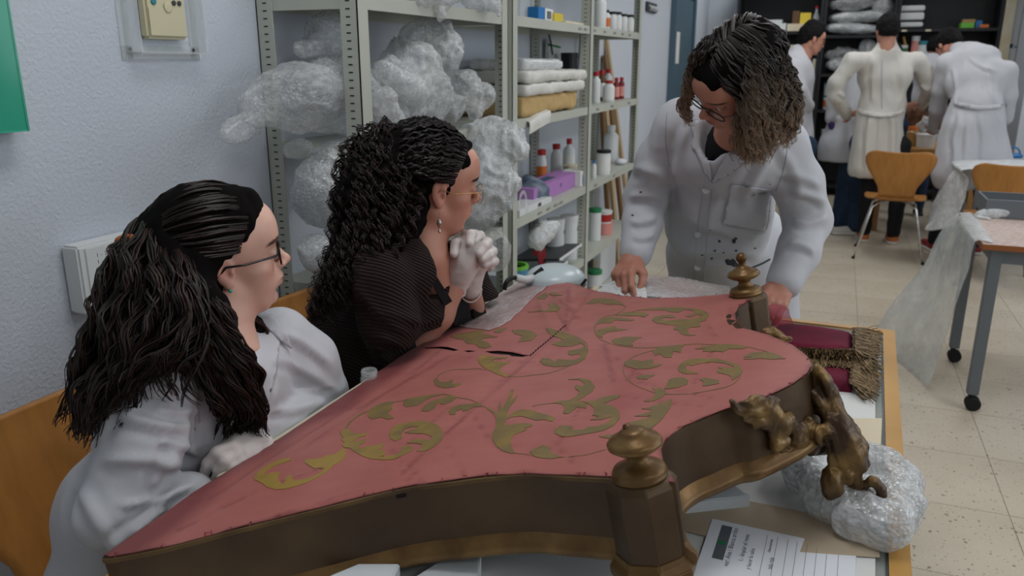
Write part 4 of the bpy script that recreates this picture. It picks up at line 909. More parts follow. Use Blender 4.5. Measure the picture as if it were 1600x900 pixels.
t = thing('picture_boards', 'dark board with white edges resting across the white tray', 'board', (.2, ysol(868, .25, .52), S4 + .078)); t.rotation_euler = (0, radians(-6), 0)
box('dark_board', (-.12, -.18, 0), (.13, .18, .012), M('grey_dark'), t); box('pale_edge', (.131, -.18, 0), (.136, .18, .012), M('white_pl'), t)
t = thing('blue_bin', 'light blue plastic bin with green rim at the left end of the fourth shelf', 'bin', (.26, ysol(817, .3, S4 + .04), S4))
MB().lathe([(.045, 0), (.062, .15)], n=18).build('body', M('blue_tub'), t); MB().lathe([(.063, .15), (.063, .165), (.05, .165), (.05, .15)], n=18).build('rim', M('green_lt'), t)
# --- fourth and bottom shelves, far bay
jar(944, .25, S4, .052, .072, 'salmon pink tub with yellow mark, lower of two stacked tubs', 'pink', 'pink', None, cat='tub'); jar(944, .25, S4 + .0735, .048, .075, 'white tub with red label on top of the pink tub', 'white_pl', 'white_pl', 'red', cat='tub')
jar(929, .24, S4, .038, .19, 'white jar with green lid beside the stacked tubs', 'white_pl', 'green', None, cat='jar', taper=1)
jar(928, .26, S5, .045, .2, 'white jar with green lid on the bottom shelf', 'white_pl', 'green', None, cat='jar', taper=1)
t, w = crate(938, 962, .2, .02, S5, .25, 'white_matte', 'offcut_sheet', 'white sheet offcut standing on the bottom shelf', 'sheet')
# planks leaning past the end of the unit
for k, (yy, wd, m_, hh, lb) in enumerate(((5.2, .05, 'boards', 1.35, 'dark plank leaning on the wall past the shelves, nearest'), (5.3, .07, 'board_pale', 1.2, 'pale wide plank leaning past the shelves'), (5.42, .06, 'boards', 1.5, 'brown plank leaning past the shelves, farthest'), (5.55, .05, 'board_pale', 1.62, 'narrow tall pale plank against the wall past the shelves'))):
    o = box('plank', (-.012, -wd / 2, 0), (.012, wd / 2, hh), M(m_)); o.location = (.17 + .03 * k, yy, .004); o.rotation_euler = (radians(2 * k - 3), radians(-6 - k), 0); tag(o, lb, 'plank', 'planks leaning past the shelving')

# ================================================================== BUBBLE WRAP
def wrap(label, balls, m='bubble', h=.0075, seed=0, amp=.018, name='bubble_wrap', cat='bubble wrap', group='bubble wrap bundles on the shelving', k=.035, caps=()):
    s = SDF()
    for (u, v, d, r) in balls:
        p = px(u, v, d); s.ell(p, r if hasattr(r, '__len__') else (r, r, r), k)
    for a, b, ra, rb in caps: s.cap(px(*a), px(*b), ra, rb, k)
    def dsp(V, N_):
        q = V + .07 * np.c_[vnoise(V, 7, seed), vnoise(V, 7, seed + 3), vnoise(V, 7, seed + 6)] + .005 * np.c_[vnoise(V, 30, seed), vnoise(V, 30, seed + 3), vnoise(V, 30, seed + 6)]
        sh = lambda x: np.clip(x, -1, 1) ** 3 * .6 + .4 * x
        return amp * (sh(ridged(q, np.array([9, 13, 11]), seed)) * .9 + sh(ridged(q, np.array([30, 14, 24]), seed + 2)) * .42 + ridged(q, 55, seed + 5) * .08) - amp * .5
    o = sdf_obj(name, s, h, M(m), None, dsp, None, 1); tag(o, label, cat, group); return o
wrap('large bubble wrap roll sticking out past the left posts of the shelving', [(535, 150, 2.36, .09)], seed=1, amp=.013, h=.007,
     caps=[((403, 168, 2.08), (455, 152, 2.14), .048, .078), ((455, 152, 2.14), (535, 148, 2.34), .082, .10), ((535, 150, 2.34), (590, 160, 2.48), .095, .085), ((500, 165, 2.26), (590, 188, 2.42), .06, .045)])
wrap('thin pale film drooping from the left end of the roll', [(372, 205, 2.01, (.022, .03, .03))], 'film', seed=4, amp=.01, name='plastic_film', cat='plastic film', h=.007, caps=[((350, 215, 1.97), (395, 190, 2.05), .012, .03)])
wrap('grey bubble wrap heap filling the second shelf behind the middle post', [(640, 110, 2.6, .10), (660, 150, 2.55, .09), (700, 165, 2.7, .06), (620, 165, 2.45, .06), (660, 70, 2.75, .08)], seed=9, h=.0085, caps=[((610, 110, 2.45), (670, 180, 2.5), .05, .03), ((690, 90, 2.75), (680, 60, 2.8), .07, .08)])
wrap('bubble wrap lump at the right end of the second shelf', [(725, 140, 2.85, .07), (752, 150, 2.95, .05), (700, 175, 2.75, .035), (745, 175, 2.9, .03)], seed=14, h=.009, amp=.012)
wrap('white bubble wrap tail falling across the second shelf', [], seed=18, h=.008, amp=.01, caps=[((600, 110, 2.35), (640, 140, 2.4), .035, .04), ((640, 140, 2.4), (655, 178, 2.42), .04, .02), ((600, 160, 2.3), (615, 185, 2.32), .04, .03)])
wrap('grey film bunched under the top of the second shelf', [(520, 60, 2.45, .07), (500, 85, 2.4, .04)], 'film', seed=21, name='plastic_film', cat='plastic film', caps=[((470, 80, 2.3), (540, 50, 2.5), .03, .06)])
wrap('round bubble wrap ball under the roll on the left of the shelving', [(503, 300, 2.24, (.085, .085, .098)), (518, 258, 2.26, .06)], 'bubble_dense', seed=25, amp=.011, h=.007, k=.03, caps=[((525, 250, 2.26), (540, 225, 2.30), .035, .025)])
wrap('small bubble wrap ball resting below the larger one', [(500, 396, 2.2, (.062, .062, .06))], 'bubble_dense', seed=28, amp=.009, h=.007)
wrap('loose bubble wrap scrap behind the left post', [(470, 235, 2.25, (.05, .04, .03))], 'film', seed=30, amp=.01)
wrap('big white bubble wrap bundle bulging out behind the face of the woman in brown', [(755, 285, 2.8, (.11, .11, .13)), (770, 225, 2.85, .085), (745, 330, 2.75, .07), (795, 225, 2.8, .05)], 'bubble_dense', seed=35, amp=.02, h=.008, caps=[((790, 205, 2.85), (812, 235, 2.8), .04, .028), ((735, 215, 2.85), (720, 230, 2.8), .04, .03), ((800, 290, 2.75), (770, 330, 2.75), .03, .04)])
wrap('crumpled clear film hanging below the big white bundle', [(768, 385, 2.75, (.06, .05, .07)), (775, 400, 2.75, (.05, .05, .06)), (755, 392, 2.75, .05)], 'film', seed=38, amp=.009, name='plastic_film', cat='plastic film')
wrap('bubble wrap piled on the top shelf of the near unit', [(700, -20, 2.7, .06), (660, -14, 2.55, .05), (745, -8, 2.9, .06)], seed=42, amp=.015, caps=[((690, -15, 2.6), (692, 28, 2.6), .024, .018), ((650, -10, 2.5), (655, 4, 2.5), .018, .012), ((770, 0, 2.95), (780, 25, 2.9), .03, .012)])
wrap('grey plastic bag crumpled on the fourth shelf tray', [(850, 362, 3.55, .055), (838, 375, 3.5, .04)], 'film_white', seed=45, name='plastic_bag', cat='bag', group=None, amp=.016, caps=[((835, 378, 3.5), (865, 355, 3.6), .03, .03)])
# ================================================================== PEOPLE
from mathutils.bvhtree import BVHTree
mat('skin', 'c99a86', .48, attr='Col', sss=.12, bump=(220, .12, .0006)); mat('eyes', 'ffffff', .08, attr='Col', coat=.6)
mat('coat', 'bfc0c5', .85, bump=(420, .25, .0006), var=(3, 'b7b8be', .5)); mat('coat_warm', 'c9c5be', .85, bump=(420, .2, .0006), var=(3, 'c0bcb4', .5))
mat('seam', 'aeb1ba', .9); mat('glove', 'd6cfcb', .42, bump=(90, .25, .0015), var=(30, 'c9bfba', .6)); mat('cloth_black', '101013', .9); mat('denim', '24364f', .9, var=(20, '1a2a40', .8))
mat('hair', '1a1210', .42, attr='Col', spec=.35); mat('hairbase', '080505', .95, spec=.15); mat('trousers', '1b1c20', .9); mat('shoe_white', 'c9c5be', .7); mat('shoe_tan', 'b4692f', .7)
mat('gold_metal', 'b58d5a', .3, .9); mat('silver', 'a8a8a0', .3, .9); mat('frame_black', '0c0c10', .25); mat('lens', 'e8f0f0', .02, alpha=.12, spec=1); mat('turquoise', '3f9f86', .3)
mat('paint_grey', '3a3c42', .8); mat('paint_yellow', 'd6a63a', .8)
def Rz(a): return rot('Z', a)
def HR(ya, pi_, ro): return Rz(ya) @ rot('Y', pi_) @ rot('X', ro)
class Head:
    def __init__(s, u, v, d, ya, pi_, ro, sc=.97): s.o = px(u, v, d); s.A = HR(radians(ya), radians(pi_), radians(ro)) * sc; s.sc = sc
    def w(s, p): return s.o + s.A @ np.array(p, float)
    def ww(s, P): return s.o + np.asarray(P) @ s.A.T
    def inv(s, P): return (P - s.o) @ s.A / s.sc ** 2
def head_sdf(H, ears=(1, -1), nose=1.0, jaw=1.0, mouth_open=0.0, small=False):
    s = SDF(); A, o, c = H.A / H.sc, H.o, H.sc
    def E(p, r, k=.01, rt=None, sub=False): s.ell(o + A @ (np.array(p) * c), tuple(np.array(r) * c), k, A if rt is None else A @ rt, sub)
    def Cp(a, b, ra, rb=None, k=.01, sub=False): s.cap(H.w(a), H.w(b), ra * c, (rb if rb is not None else ra) * c, k, sub)
    E((-.012, 0, .032), (.097, .074, .086)); E((.030, 0, .022), (.062, .062, .062), .02); E((.034, 0, -.030), (.052, .053, .070), .02)
    for y in (-1, 1):
        Cp((-.005, .050 * y, -.045), (.052, .030 * y, -.090), .020, .015, .02)
        E((.052, .037 * y, -.026), (.026, .023, .022), .02); E((.052, .030 * y, -.060), (.028, .022, .026), .02)
    Cp((.050, .030, -.090), (.050, -.030, -.090), .015, .015, .02)
    E((.070 * jaw, 0, -.098), (.017, .018, .014), .016)
    Cp((.080, -.026, .021), (.080, .026, .021), .010, .010, .014); E((.070, 0, .045), (.026, .045, .035), .03)
    for y in (-1, 1): E((.099, .031 * y, .001), (.016, .017, .013), .012, None, True)
    # nose
    Cp((.083, 0, .010), (.107 * nose, 0, -.027), .0062, .0085, .008); E((.109 * nose, 0, -.029), (.0095, .009, .008), .006)
    for y in (-1, 1): E((.099, .0105 * y, -.034), (.0095, .0065, .0065), .006); E((.102, .0065 * y, -.0405), (.004, .0032, .004), .003, None, True)
    # mouth
    E((.080, 0, -.058), (.018, .027, .022), .014)
    E((.0945, 0, -.0565), (.0075, .019, .0050), .004); E((.0915, 0, -.0675), (.0080, .017, .0062), .004)
    if mouth_open: E((.098, 0, -.0625), (.016, .018, .0028 + .006 * mouth_open), .002, None, True)
    else: E((.104, 0, -.0620), (.014, .022, .0011), .003, None, True)
    for y in (-1, 1):
        E((.0775, .031 * y, .0005), (.0136, .0142, .0134), .003)
        E((.0935, .0315 * y, -.0005), (.0090, .0122, .0046), .002, None, True)
    if not small:
        for y in ears:
            rt = rot('Z', radians(-14 * y)) @ rot('Y', radians(-12))
            E((-.004, .075 * y, -.006), (.0175, .0065, .0300), .006, rt); E((.001, .0815 * y, -.002), (.0105, .0055, .0200), .003, rt, True); E((.000, .077 * y, -.030), (.009, .0055, .0095), .004, rt)
            E((.0075, .0765 * y, -.008), (.0045, .004, .006), .004)
    else:
        for y in ears: E((-.004, .077 * y, -.006), (.016, .008, .028), .006)
    return s
def head_col(H, skin='c79a88', lip='a0605c', flush='b87866', brow=None):
    cs, cl, cf = Lc(skin), Lc(lip), Lc(flush)
    def f(V):
        q = H.inv(V); C_ = np.tile(cs, (len(V), 1)).astype(float)
        def mix(w, c):
            nonlocal C_
            w = np.clip(w, 0, 1)[:, None]; C_ = C_ * (1 - w) + c * w
        def bl(c, r): return 1.3 - np.sqrt((((q - np.array(c)) / np.array(r)) ** 2).sum(1)) * 1.3
        mix(bl((.075, .045, -.03), (.03, .025, .022)) * .45, cf); mix(bl((.075, -.045, -.03), (.03, .025, .022)) * .45, cf)
        mix(bl((.112, 0, -.03), (.018, .018, .014)) * .5, cf); mix(bl((-.004, .08, -.006), (.02, .012, .035)) * .55, cf); mix(bl((-.004, -.08, -.006), (.02, .012, .035)) * .55, cf)
        mix(bl((.098, 0, -.0615), (.016, .0235, .0115)) * 1.2, cl)
        for y in (-1, 1): mix(bl((.088, .031 * y, -.002), (.02, .018, .012)) * .3, Lc('8d5d50'))
        if brow is not None:
            for y in (-1, 1):
                a = np.abs(q[:, 1] * y - .033) / .021; z0 = .0195 + .004 * (1 - a ** 2) ; mix((1 - a) * 4 * (q[:, 0] > .05) * np.clip(1.6 - np.abs(q[:, 2] - z0) / .0030, 0, 1), Lc(brow))
        mix(.12 * vnoise(V, 30, 2) + .05, cf)
        return C_
    return f
def eye_balls(H, parent, iris='4a3020'):
    for y in (-1, 1):
        me = bpy.data.meshes.new('eye'); bm = bmesh.new(); bmesh.ops.create_uvsphere(bm, u_segments=24, v_segments=16, radius=.0118 * H.sc); bm.to_mesh(me); bm.free()
        V = np.array([v.co[:] for v in me.vertices]); A = H.A / H.sc; c = H.w((.0790, .031 * y, 0)); n = V @ (A[:, 0] * .985 - A[:, 2] * .12) / (.0118 * H.sc)
        me.vertices.foreach_set('co', (V + c).ravel()); C_ = np.tile(Lc('cfc7c2'), (len(V), 1)); C_[n > .87] = Lc(iris); C_[n > .965] = Lc('050505'); set_col(me, C_)
        wparent(link_mesh('eye', me, M('eyes'), None, True), parent)
def glasses(H, parent, fm, r=.0013, w=.026, h=.017, power=4, half=False, tx=.094, z0=-.004, label=None, drop=0.0, side_r=None, tilt=0.0, warp=.18):
    m = MB()
    def P(x, y, z): return H.w((x, y, z + drop))
    lens = []
    for y in (-1, 1):
        pts = []
        for k in range(33):
            a = 2 * pi * k / 32; ca, sa = cos(a), sin(a); yy = w * abs(ca) ** (2 / power) * (1 if ca > 0 else -1); zz = h * abs(sa) ** (2 / power) * (1 if sa > 0 else -1)
            pts.append(P(tx - abs(yy + y * .033 * 0 + .0) * 0 - warp * max(0, (yy * y)) + tilt * zz, y * .033 + yy, z0 + zz))
        lens.append(pts)
        if half: m.tube(pts[1:16], r, 6); m.tube(pts[15:33], r * .45, 5)
        else: m.tube(pts, r, 6)
        s_ = side_r or r; hx = tx - warp * w
        m.tube([P(hx, y * (.033 + w), z0 + h * .45), P(hx - .012, y * .071, z0 + h * .5), P(.03, y * .0785, z0 + h * .3 - drop * .4), P(0, y * .080, .004 - drop), P(-.018, y * .080, -.012 - drop)], [r * 1.1, s_, s_, s_, s_ * .8], 6, flat=.6 if s_ > .0015 else 1)
    m.tube([P(tx, -.033 + w * .97, z0 + h * .3), P(tx + .003, 0, z0 + h * .42), P(tx, .033 - w * .97, z0 + h * .3)], r, 6)
    g = m.build('glasses', fm, None, smooth=True); wparent(g, parent)
    if label: g['label'] = label
    for pts in lens:
        c = np.mean(pts, 0); V = [c] + pts[:-1]; n = len(pts) - 1
        lo = MB().add(V, [(0, i + 1, (i + 1) % n + 1) for i in range(n)]).build('lens', M('lens'), None); lo.parent = g
    return g
def bvh(o_or_vq):
    if isinstance(o_or_vq, tuple): V, Q = o_or_vq
    else:
        me = o_or_vq.data; V = [o_or_vq.matrix_world @ v.co for v in me.vertices]; Q = [tuple(p.vertices) for p in me.polygons]
        return BVHTree.FromPolygons(V, Q)
    return BVHTree.FromPolygons(V.tolist(), Q.tolist())
def hit(bv, u, v, off=.001):
    d = Vector(ray(u, v)).normalized(); h = bv.ray_cast(Vector(CAM), d)
    if h[0] is None: return None
    return np.array(h[0] - d * off)
def patch(name, bv, poly, m, parent, th=.0015, off=.0015, step=4, lift=None):
    """flat cloth or paint patch laid on a surface: outline given in pixels, every vertex dropped on the surface"""
    V, T = tri_poly(poly, step); P = []; last = None
    for i, (u, v) in enumerate(V):
        q = hit(bv, u, v, off + (lift(u, v) if lift else 0))
        P.append(q)
    ok = np.array([p is not None for p in P]);
    if not ok.any(): return None
    T = T[ok[T].all(1)]; P = np.array([p if p is not None else np.zeros(3) for p in P])
    # drop faces bridging depth jumps
    e = np.linalg.norm(P[T] - P[T][:, [1, 2, 0]], axis=2).max(1); T = T[e < .05]
    used = np.unique(T); mp2 = -np.ones(len(P), int); mp2[used] = np.arange(len(used)); P = P[used]; T = mp2[T][:, ::-1]
    if not len(T): return None
    me = np_mesh(P, T); o = link_mesh(name, me, m, None, True); md = o.modifiers.new('th', 'SOLIDIFY'); md.thickness = th; md.offset = 0
    if parent is not None: wparent(o, parent)
    return o
def line_on(name, bv, pts, r, m, parent, n=None, off=.0008):
    P = cr(pts, n or len(pts) * 6); W_ = [hit(bv, u, v, off) for u, v in P]; W_ = [w for w in W_ if w is not None]
    if len(W_) < 2: return None
    o = MB().tube(W_, r, 5).build(name, m, None, smooth=True); wparent(o, parent); return o
_hr = np.random.RandomState(3)
def slerp_guides(H, starts, gather, n, c=(-.018, 0, .034), r=(.106, .087, .096)):
    """curves over the skull from hairline directions to a gather point, head-local"""
    c = np.array(c); r = np.array(r); out = []
    g = (np.array(gather) - c) / r; g /= np.linalg.norm(g)
    for p in starts:
        a = (np.array(p) - c) / r; a /= np.linalg.norm(a); om = np.arccos(np.clip(a @ g, -1, 1)); t = np.linspace(0, 1, n)[:, None]
        q = (np.sin((1 - t) * om) * a + np.sin(t * om) * g) / np.sin(om); out.append(H.ww(c + q * r))
    return np.array(out)
def hair_from_guides(name, guides, radii, n, parent, width=.0016, curl=(0, 30), curl2=(0, 90), col0='16100e', col1='2a1c18', tip=None, K=26, seed=1, len_var=.25, rim=True, tipstart=.5, grey=None, m='hair', label=None, flat=None):
    """guides (G,k,3), radii (G,k) or scalar; strands interpolate between neighbouring guides"""
    R_ = np.random.RandomState(seed); G_ = np.array([cr(g, K) for g in guides]); g = len(G_)
    rad = np.array([np.interp(np.linspace(0, 1, K), np.linspace(0, 1, len(r)), r) for r in radii])
    ncl = max(1, n // 9); cl0 = R_.randint(0, ncl, n); f = np.clip((R_.rand(ncl) * (g - 1))[cl0] + R_.normal(0, .02, n), 0, g - 1 - 1e-6) if g > 1 else np.zeros(n); i = np.clip(f.astype(int), 0, max(g - 2, 0)); w = (f - i)[:, None, None]
    if g > 1: C_ = G_[i] * (1 - w) + G_[i + 1] * w; rr = rad[i] * (1 - w[..., 0]) + rad[i + 1] * w[..., 0]
    else: C_ = np.repeat(G_, n, 0); rr = np.repeat(rad, n, 0)
    t = np.gradient(C_, axis=1); t /= np.linalg.norm(t, axis=2)[..., None] + 1e-9
    up = np.array([.25, -.3, 1.0]); a = np.cross(t, up); a /= np.linalg.norm(a, axis=2)[..., None] + 1e-9; b = np.cross(t, a)
    cl = cl0
    th = (R_.rand(ncl) * 2 * pi)[cl] + R_.normal(0, .10, n); q = (np.clip((R_.rand(ncl) ** (.3 if rim else .5))[cl] + R_.normal(0, .06, n), 0, 1.15))[:, None]
    off = rr * q; C_ = C_ + off[..., None] * (a * np.cos(th)[:, None, None] + b * np.sin(th)[:, None, None])
    # length variation
    ln = 1 - len_var * R_.rand(n); tt = np.linspace(0, 1, K)[None] * ln[:, None] * (K - 1); j = np.clip(tt.astype(int), 0, K - 2); fr = (tt - j)[..., None]
    ar = np.arange(n)[:, None]; C_ = C_[ar, j] * (1 - fr) + C_[ar, j + 1] * fr
    arc = np.cumsum(np.linalg.norm(np.diff(C_, axis=1, prepend=C_[:, :1]), axis=2), 1)
    for amp, fq in (curl, curl2):
        if amp:
            ph = ((R_.rand(ncl) * 6.28)[cl] + R_.normal(0, .35, n))[:, None]; fv = (fq * (.8 + .4 * R_.rand(ncl)))[cl][:, None]; env = np.minimum(1, arc / .06) * amp * (.5 + R_.rand(ncl)[cl][:, None])
            C_ = C_ + (env * np.sin(arc * fv + ph))[..., None] * a + (env * np.cos(arc * fv + ph))[..., None] * b
    s0 = R_.rand(n)[:, None, None]; col = Lc(col0) * (1 - s0) + Lc(col1) * s0; col = np.repeat(col, K, 1)
    if tip is not None:
        x = np.clip((np.linspace(0, 1, K)[None] * ln[:, None] - tipstart) / (1 - tipstart) + .25 * (R_.rand(n)[:, None] - .5), 0, 1)[..., None]; tc = Lc(tip) * (.55 + .8 * R_.rand(n)[:, None, None]); col = col * (1 - x) + tc * x
    if grey is not None:
        gm = R_.rand(n) < grey[0]; col[gm] = col[gm] * .35 + Lc(grey[1]) * .65
    o = strands(name, C_, width * (.6 + .8 * R_.rand(n)), M(m), parent, col); o['kind'] = 'stuff'
    if label: o['label'] = label
    return o
def withfolds(base, lines):
    """adds cloth creases: (u1,v1,u2,v2,width,height mm, bend) measured on the photograph, raised on the near surface"""
    def f(V, N_):
        r = base(V, N_) if base else np.zeros(len(V)); P = proj(V); tc = CAM - V; tc /= np.linalg.norm(tc, axis=1)[:, None]; fc = np.clip((N_ * tc).sum(1) * 2, 0, 1)
        wob = 5 * vnoise(V, 9, 77)
        for u1, v1, u2, v2, w, h, bend in lines:
            a = np.array([u1, v1], float); d = np.array([u2, v2]) - a; L_ = np.hypot(*d); t = (P - a) @ d / L_ ** 2; n = ((P - a) @ np.array([-d[1], d[0]])) / L_ - bend * 4 * t * (1 - t) + wob * .6
            e = np.clip(np.minimum(t + .12, 1.12 - t) / .3, 0, 1); e = e * e * (3 - 2 * e)
            q = n / w; r = r + fc * e * h * .0014 * (np.exp(-q * q) - .6 * np.exp(-(q - 1.7) ** 2 / .8))
        return r
    return f
def person(label, loc, group=None): return thing('person', label, 'person', loc, 0, group)
def body_join(objs, name, parent, label=None):
    """joins meshes (same material) into one body object"""
    Vs, Cs, F4 = [], [], []; b = 0; mat_ = objs[0][2]
    for V, Q, _, C_ in objs: Vs.append(V); F4.append(Q + b); Cs.append(C_); b += len(V)
    me = np_mesh(np.vstack(Vs), np.vstack(F4)); set_col(me, np.vstack(Cs)); o = link_mesh(name, me, mat_, None, True); wparent(o, parent)
    return o
def coldisp(c): return lambda V: np.tile(Lc(c), (len(V), 1))
def folds(a1=.006, f1=9, a2=.003, f2=21, seed=0, st=(1, 1, 1)):
    st = np.array(st, float)
    def f(V, N_):
        q = V + .03 * np.c_[vnoise(V, 7, seed + 1), vnoise(V, 7, seed + 2), vnoise(V, 7, seed + 3)]
        return a1 * vnoise(q, f1 * st, seed) + a2 * ridged(q, f2 * st, seed + 4) + .25 * a2 * vnoise(q, 50, seed)
    return f
def sneaker(p, ang, parent, m1, m2='shoe_white', L=.27):
    s = SDF(); c, n = cos(ang), sin(ang); f = np.array([c, n, 0])
    s.cap(p + [0, 0, .04], p + f * (L * .62) + [0, 0, .03], .042, .036, .02); s.cap(p + [0, 0, .05], p + [0, 0, .09], .04, .04, .02)
    o = sdf_obj('shoe', s, .007, M(m1), parent, None, None, 1, cut=lambda P: .002 - P[:, 2]); q = MB()
    s2 = SDF(); s2.cap(p + [0, 0, .012], p + f * (L * .63) + [0, 0, .012], .046, .040, .01); so = sdf_obj('sole', s2, .007, M(m2), None, None, None, 1, cut=lambda P: np.maximum(.001 - P[:, 2], P[:, 2] - .026))
    wparent(so, parent)
    return o
def legs(root, hip, knees, feet, m, r=(.085, .06, .042), fdir=0.0, shoes='black', name='trousers'):
    s = SDF()
    for h_, k_, f_ in zip(hip, knees, feet): s.chain([h_, k_, np.array(f_) + [0, 0, .09]], r, .03)
    s.cap(hip[0], hip[1], r[0], r[0], .03)
    o = sdf_obj(name, s, .012, M(m), root, folds(.004, 12, .003, 25), None, 1, cut=lambda P: .03 - P[:, 2])
    for f_ in feet: sneaker(np.array(f_, float), fdir, root, shoes)
    return o

# ------------------------------------------------------------------ woman in white coat, nearest (left)
HA = Head(345, 396.5, 1.33, 46.6, -4.1, 7.7)
pa = person('seated woman with straight half-up dark hair, dark glasses, white lab coat and gloves', (.40, .98, 0))
s = head_sdf(HA, nose=1.0)
nb = px(340, 545, 1.29); s.cap(HA.w((-.028, 0, -.055)), px(338, 505, 1.30), .050, .053, .03); s.cap(px(338, 505, 1.30), nb, .053, .075, .03)
Vh, Qh = s.mesh(.0029, None, None, None, None, 1); Ch = head_col(HA, 'd3aa98', 'b06e68', 'c98474', '3a2820')(Vh)
Sr, Sl = px(232, 588, 1.18), px(432, 532, 1.43); pelv = np.array([.36, .95, .53]); ster = (Sr + Sl) / 2
tr = SDF(); tr.chain([pelv, pelv + [0.02, 0, .17], ster - [.02, 0, .08]], (.075, .07, .07), .05); tr.cap(Sr, Sl, .03, .03, .05)
Vt, Qt = tr.mesh(.014, None, None, None, None, 1)
ba = body_join([(Vh, Qh, M('skin'), Ch), (Vt, Qt, M('skin'), coldisp('cfa593')(Vt))], 'body', pa)
eye_balls(HA, pa, '3f3a2c')
glasses(HA, pa, M('frame_black'), r=.0016, w=.026, h=.0175, power=3, side_r=.0030, label='dark blue-black framed glasses', tx=.097, z0=-.003)
MB().lathe([(.001, -.003), (.0034, -.0015), (.0038, 0), (.0034, .0018), (.001, .003)], tuple(HA.w((.0, -.0835, -.0385))), 10).build('earring', M('turquoise'), None, smooth=True); wparent(bpy.data.objects['earring'], pa)
# coat
s = SDF(); K_ = .05
s.ell(pelv, (.145, .165, .12), K_); s.ell(pelv + [.02, 0, .13], (.125, .145, .13), K_); s.ell((ster + pelv) / 2 + [0.01, 0, .06], (.115, .15, .15), K_); s.ell(ster + [-.01, 0, -.09], (.105, .155, .12), K_)
s.cap(Sr, Sl, .052, .050, .05); s.cap(nb + [-.01, -.01, .0], nb + [0, 0, -.05], .062, .09, .05)
El_r = px(185, 800, 1.06); Wr_r = px(296, 776, 1.12); El_l = px(505, 612, 1.50); Wr_l = px(412, 700, 1.27)
s.chain([Sr, px(222, 690, 1.11), El_r], (.064, .058, .055), .025); s.chain([El_r, px(250, 795, 1.09), Wr_r], (.053, .046, .038), .02)
s.chain([Sl, px(478, 565, 1.46), El_l], (.062, .054, .048), .03); s.chain([El_l, px(455, 655, 1.36), px(412, 694, 1.23)], (.046, .040, .033), .02)
FA = [(175, 640, 290, 668, 9, 7, 8), (300, 590, 300, 700, 10, 8, 6), (165, 720, 300, 735, 10, 7, -8), (290, 690, 235, 760, 9, 6, 4), (235, 560, 200, 650, 10, 6, 6), (270, 765, 175, 850, 8, 7, -6), (215, 600, 285, 600, 7, 5, 6), (150, 690, 205, 600, 9, 5, -6), (190, 790, 300, 760, 7, 6, 5), (130, 760, 200, 870, 12, 6, 8), (240, 640, 300, 640, 6, 5, 5), (250, 690, 310, 710, 7, 6, -5), (200, 830, 260, 790, 6, 5, 4), (120, 640, 110, 860, 14, 5, 8),
      (440, 520, 515, 570, 7, 5, -5), (430, 560, 525, 610, 7, 5, -5), (450, 610, 510, 600, 6, 4, 4), (420, 640, 500, 630, 7, 5, 5), (400, 560, 385, 660, 9, 5, 5), (430, 600, 395, 690, 9, 5, -5), (380, 620, 350, 700, 8, 5, 4)]
co = sdf_obj('lab_coat', s, .006, M('coat'), pa, withfolds(folds(.003, 8, .0018, 17, 3), FA), None, 2, cut=lambda P: np.maximum(.43 - P[:, 2], np.minimum(P[:, 0] - .655, .93 - P[:, 2])))
coA = bvh(co)
# collar and lapel
def sheet_px(name, rows, m, parent, th=.0025, nz=.0):
    """cloth sheet from rows of (u,v,d) control points"""
    A_ = np.array([cr([px(*p) for p in r], 14) for r in rows]); A_ = np.array([cr(A_[:, j], 14) for j in range(14)]).transpose(1, 0, 2); K = 14
    V = A_.reshape(-1, 3); Q = np.array([(i * K + j, i * K + j + 1, (i + 1) * K + j + 1, (i + 1) * K + j) for i in range(K - 1) for j in range(K - 1)])
    if nz: V = V + nz * np.c_[vnoise(V, 18, 1), vnoise(V, 18, 2), vnoise(V, 18, 3)]
    me = np_mesh(V, Q); o = link_mesh(name, me, m, None, True); md = o.modifiers.new('th', 'SOLIDIFY'); md.thickness = th; md.offset = 0; wparent(o, parent); return o
patch('lapel', coA, [(392, 500), (418, 494), (438, 520), (432, 580), (412, 650), (398, 640), (392, 600), (372, 560), (366, 530)], M('coat'), pa, .003, .007, 5)
patch('lapel', coA, [(356, 520), (372, 548), (388, 600), (384, 650), (370, 660), (352, 620), (340, 560)], M('coat'), pa, .003, .005, 5)
patch('collar', coA, [(394, 488), (425, 492), (448, 520), (455, 545), (436, 530), (415, 510), (396, 502)], M('coat'), pa, .004, .010, 5)
line_on('shoulder_seam', coA, [(270, 548), (300, 600), (312, 660)], .0013, M('seam'), pa)
# glove hand
g = SDF(); hd = 1.165
g.cap(px(404, 699, hd + .05), px(380, 702, hd + .03), .026, .030, .02); g.ell(px(374, 708, hd + .02), (.034, .036, .026), .012); g.ell(px(362, 704, hd + .01), (.020, .022, .016), .012)
g.chain([px(362, 700, hd), px(340, 707, hd - .012), px(326, 724, hd - .015), px(316, 748, hd - .01)], (.0125, .0105, .0095, .0080), .006)
g.chain([px(368, 712, hd - .005), px(352, 720, hd - .02), px(343, 735, hd - .02), px(336, 752, hd - .012)], (.0120, .0105, .0095, .0080), .004)
g.chain([px(376, 722, hd - .005), px(362, 730, hd - .018), px(354, 745, hd - .015)], (.0120, .0100, .0085), .004); g.chain([px(384, 728, hd), px(373, 738, hd - .012), px(367, 750, hd - .01)], (.0110, .0090, .0080), .004)
g.chain([px(385, 700, hd + .03), px(362, 690, hd + .055), px(345, 700, hd + .05)], (.013, .011, .009), .006)
go = sdf_obj('glove', g, .0020, M('glove'), pa, lambda V, N_: .0006 * ridged(V, 70, 3), None, 1); go['label'] = 'white latex glove on the left hand'
g = SDF(); rh = 1.13
g.cap(px(300, 774, 1.125), px(316, 770, 1.14), .022, .026, .015)
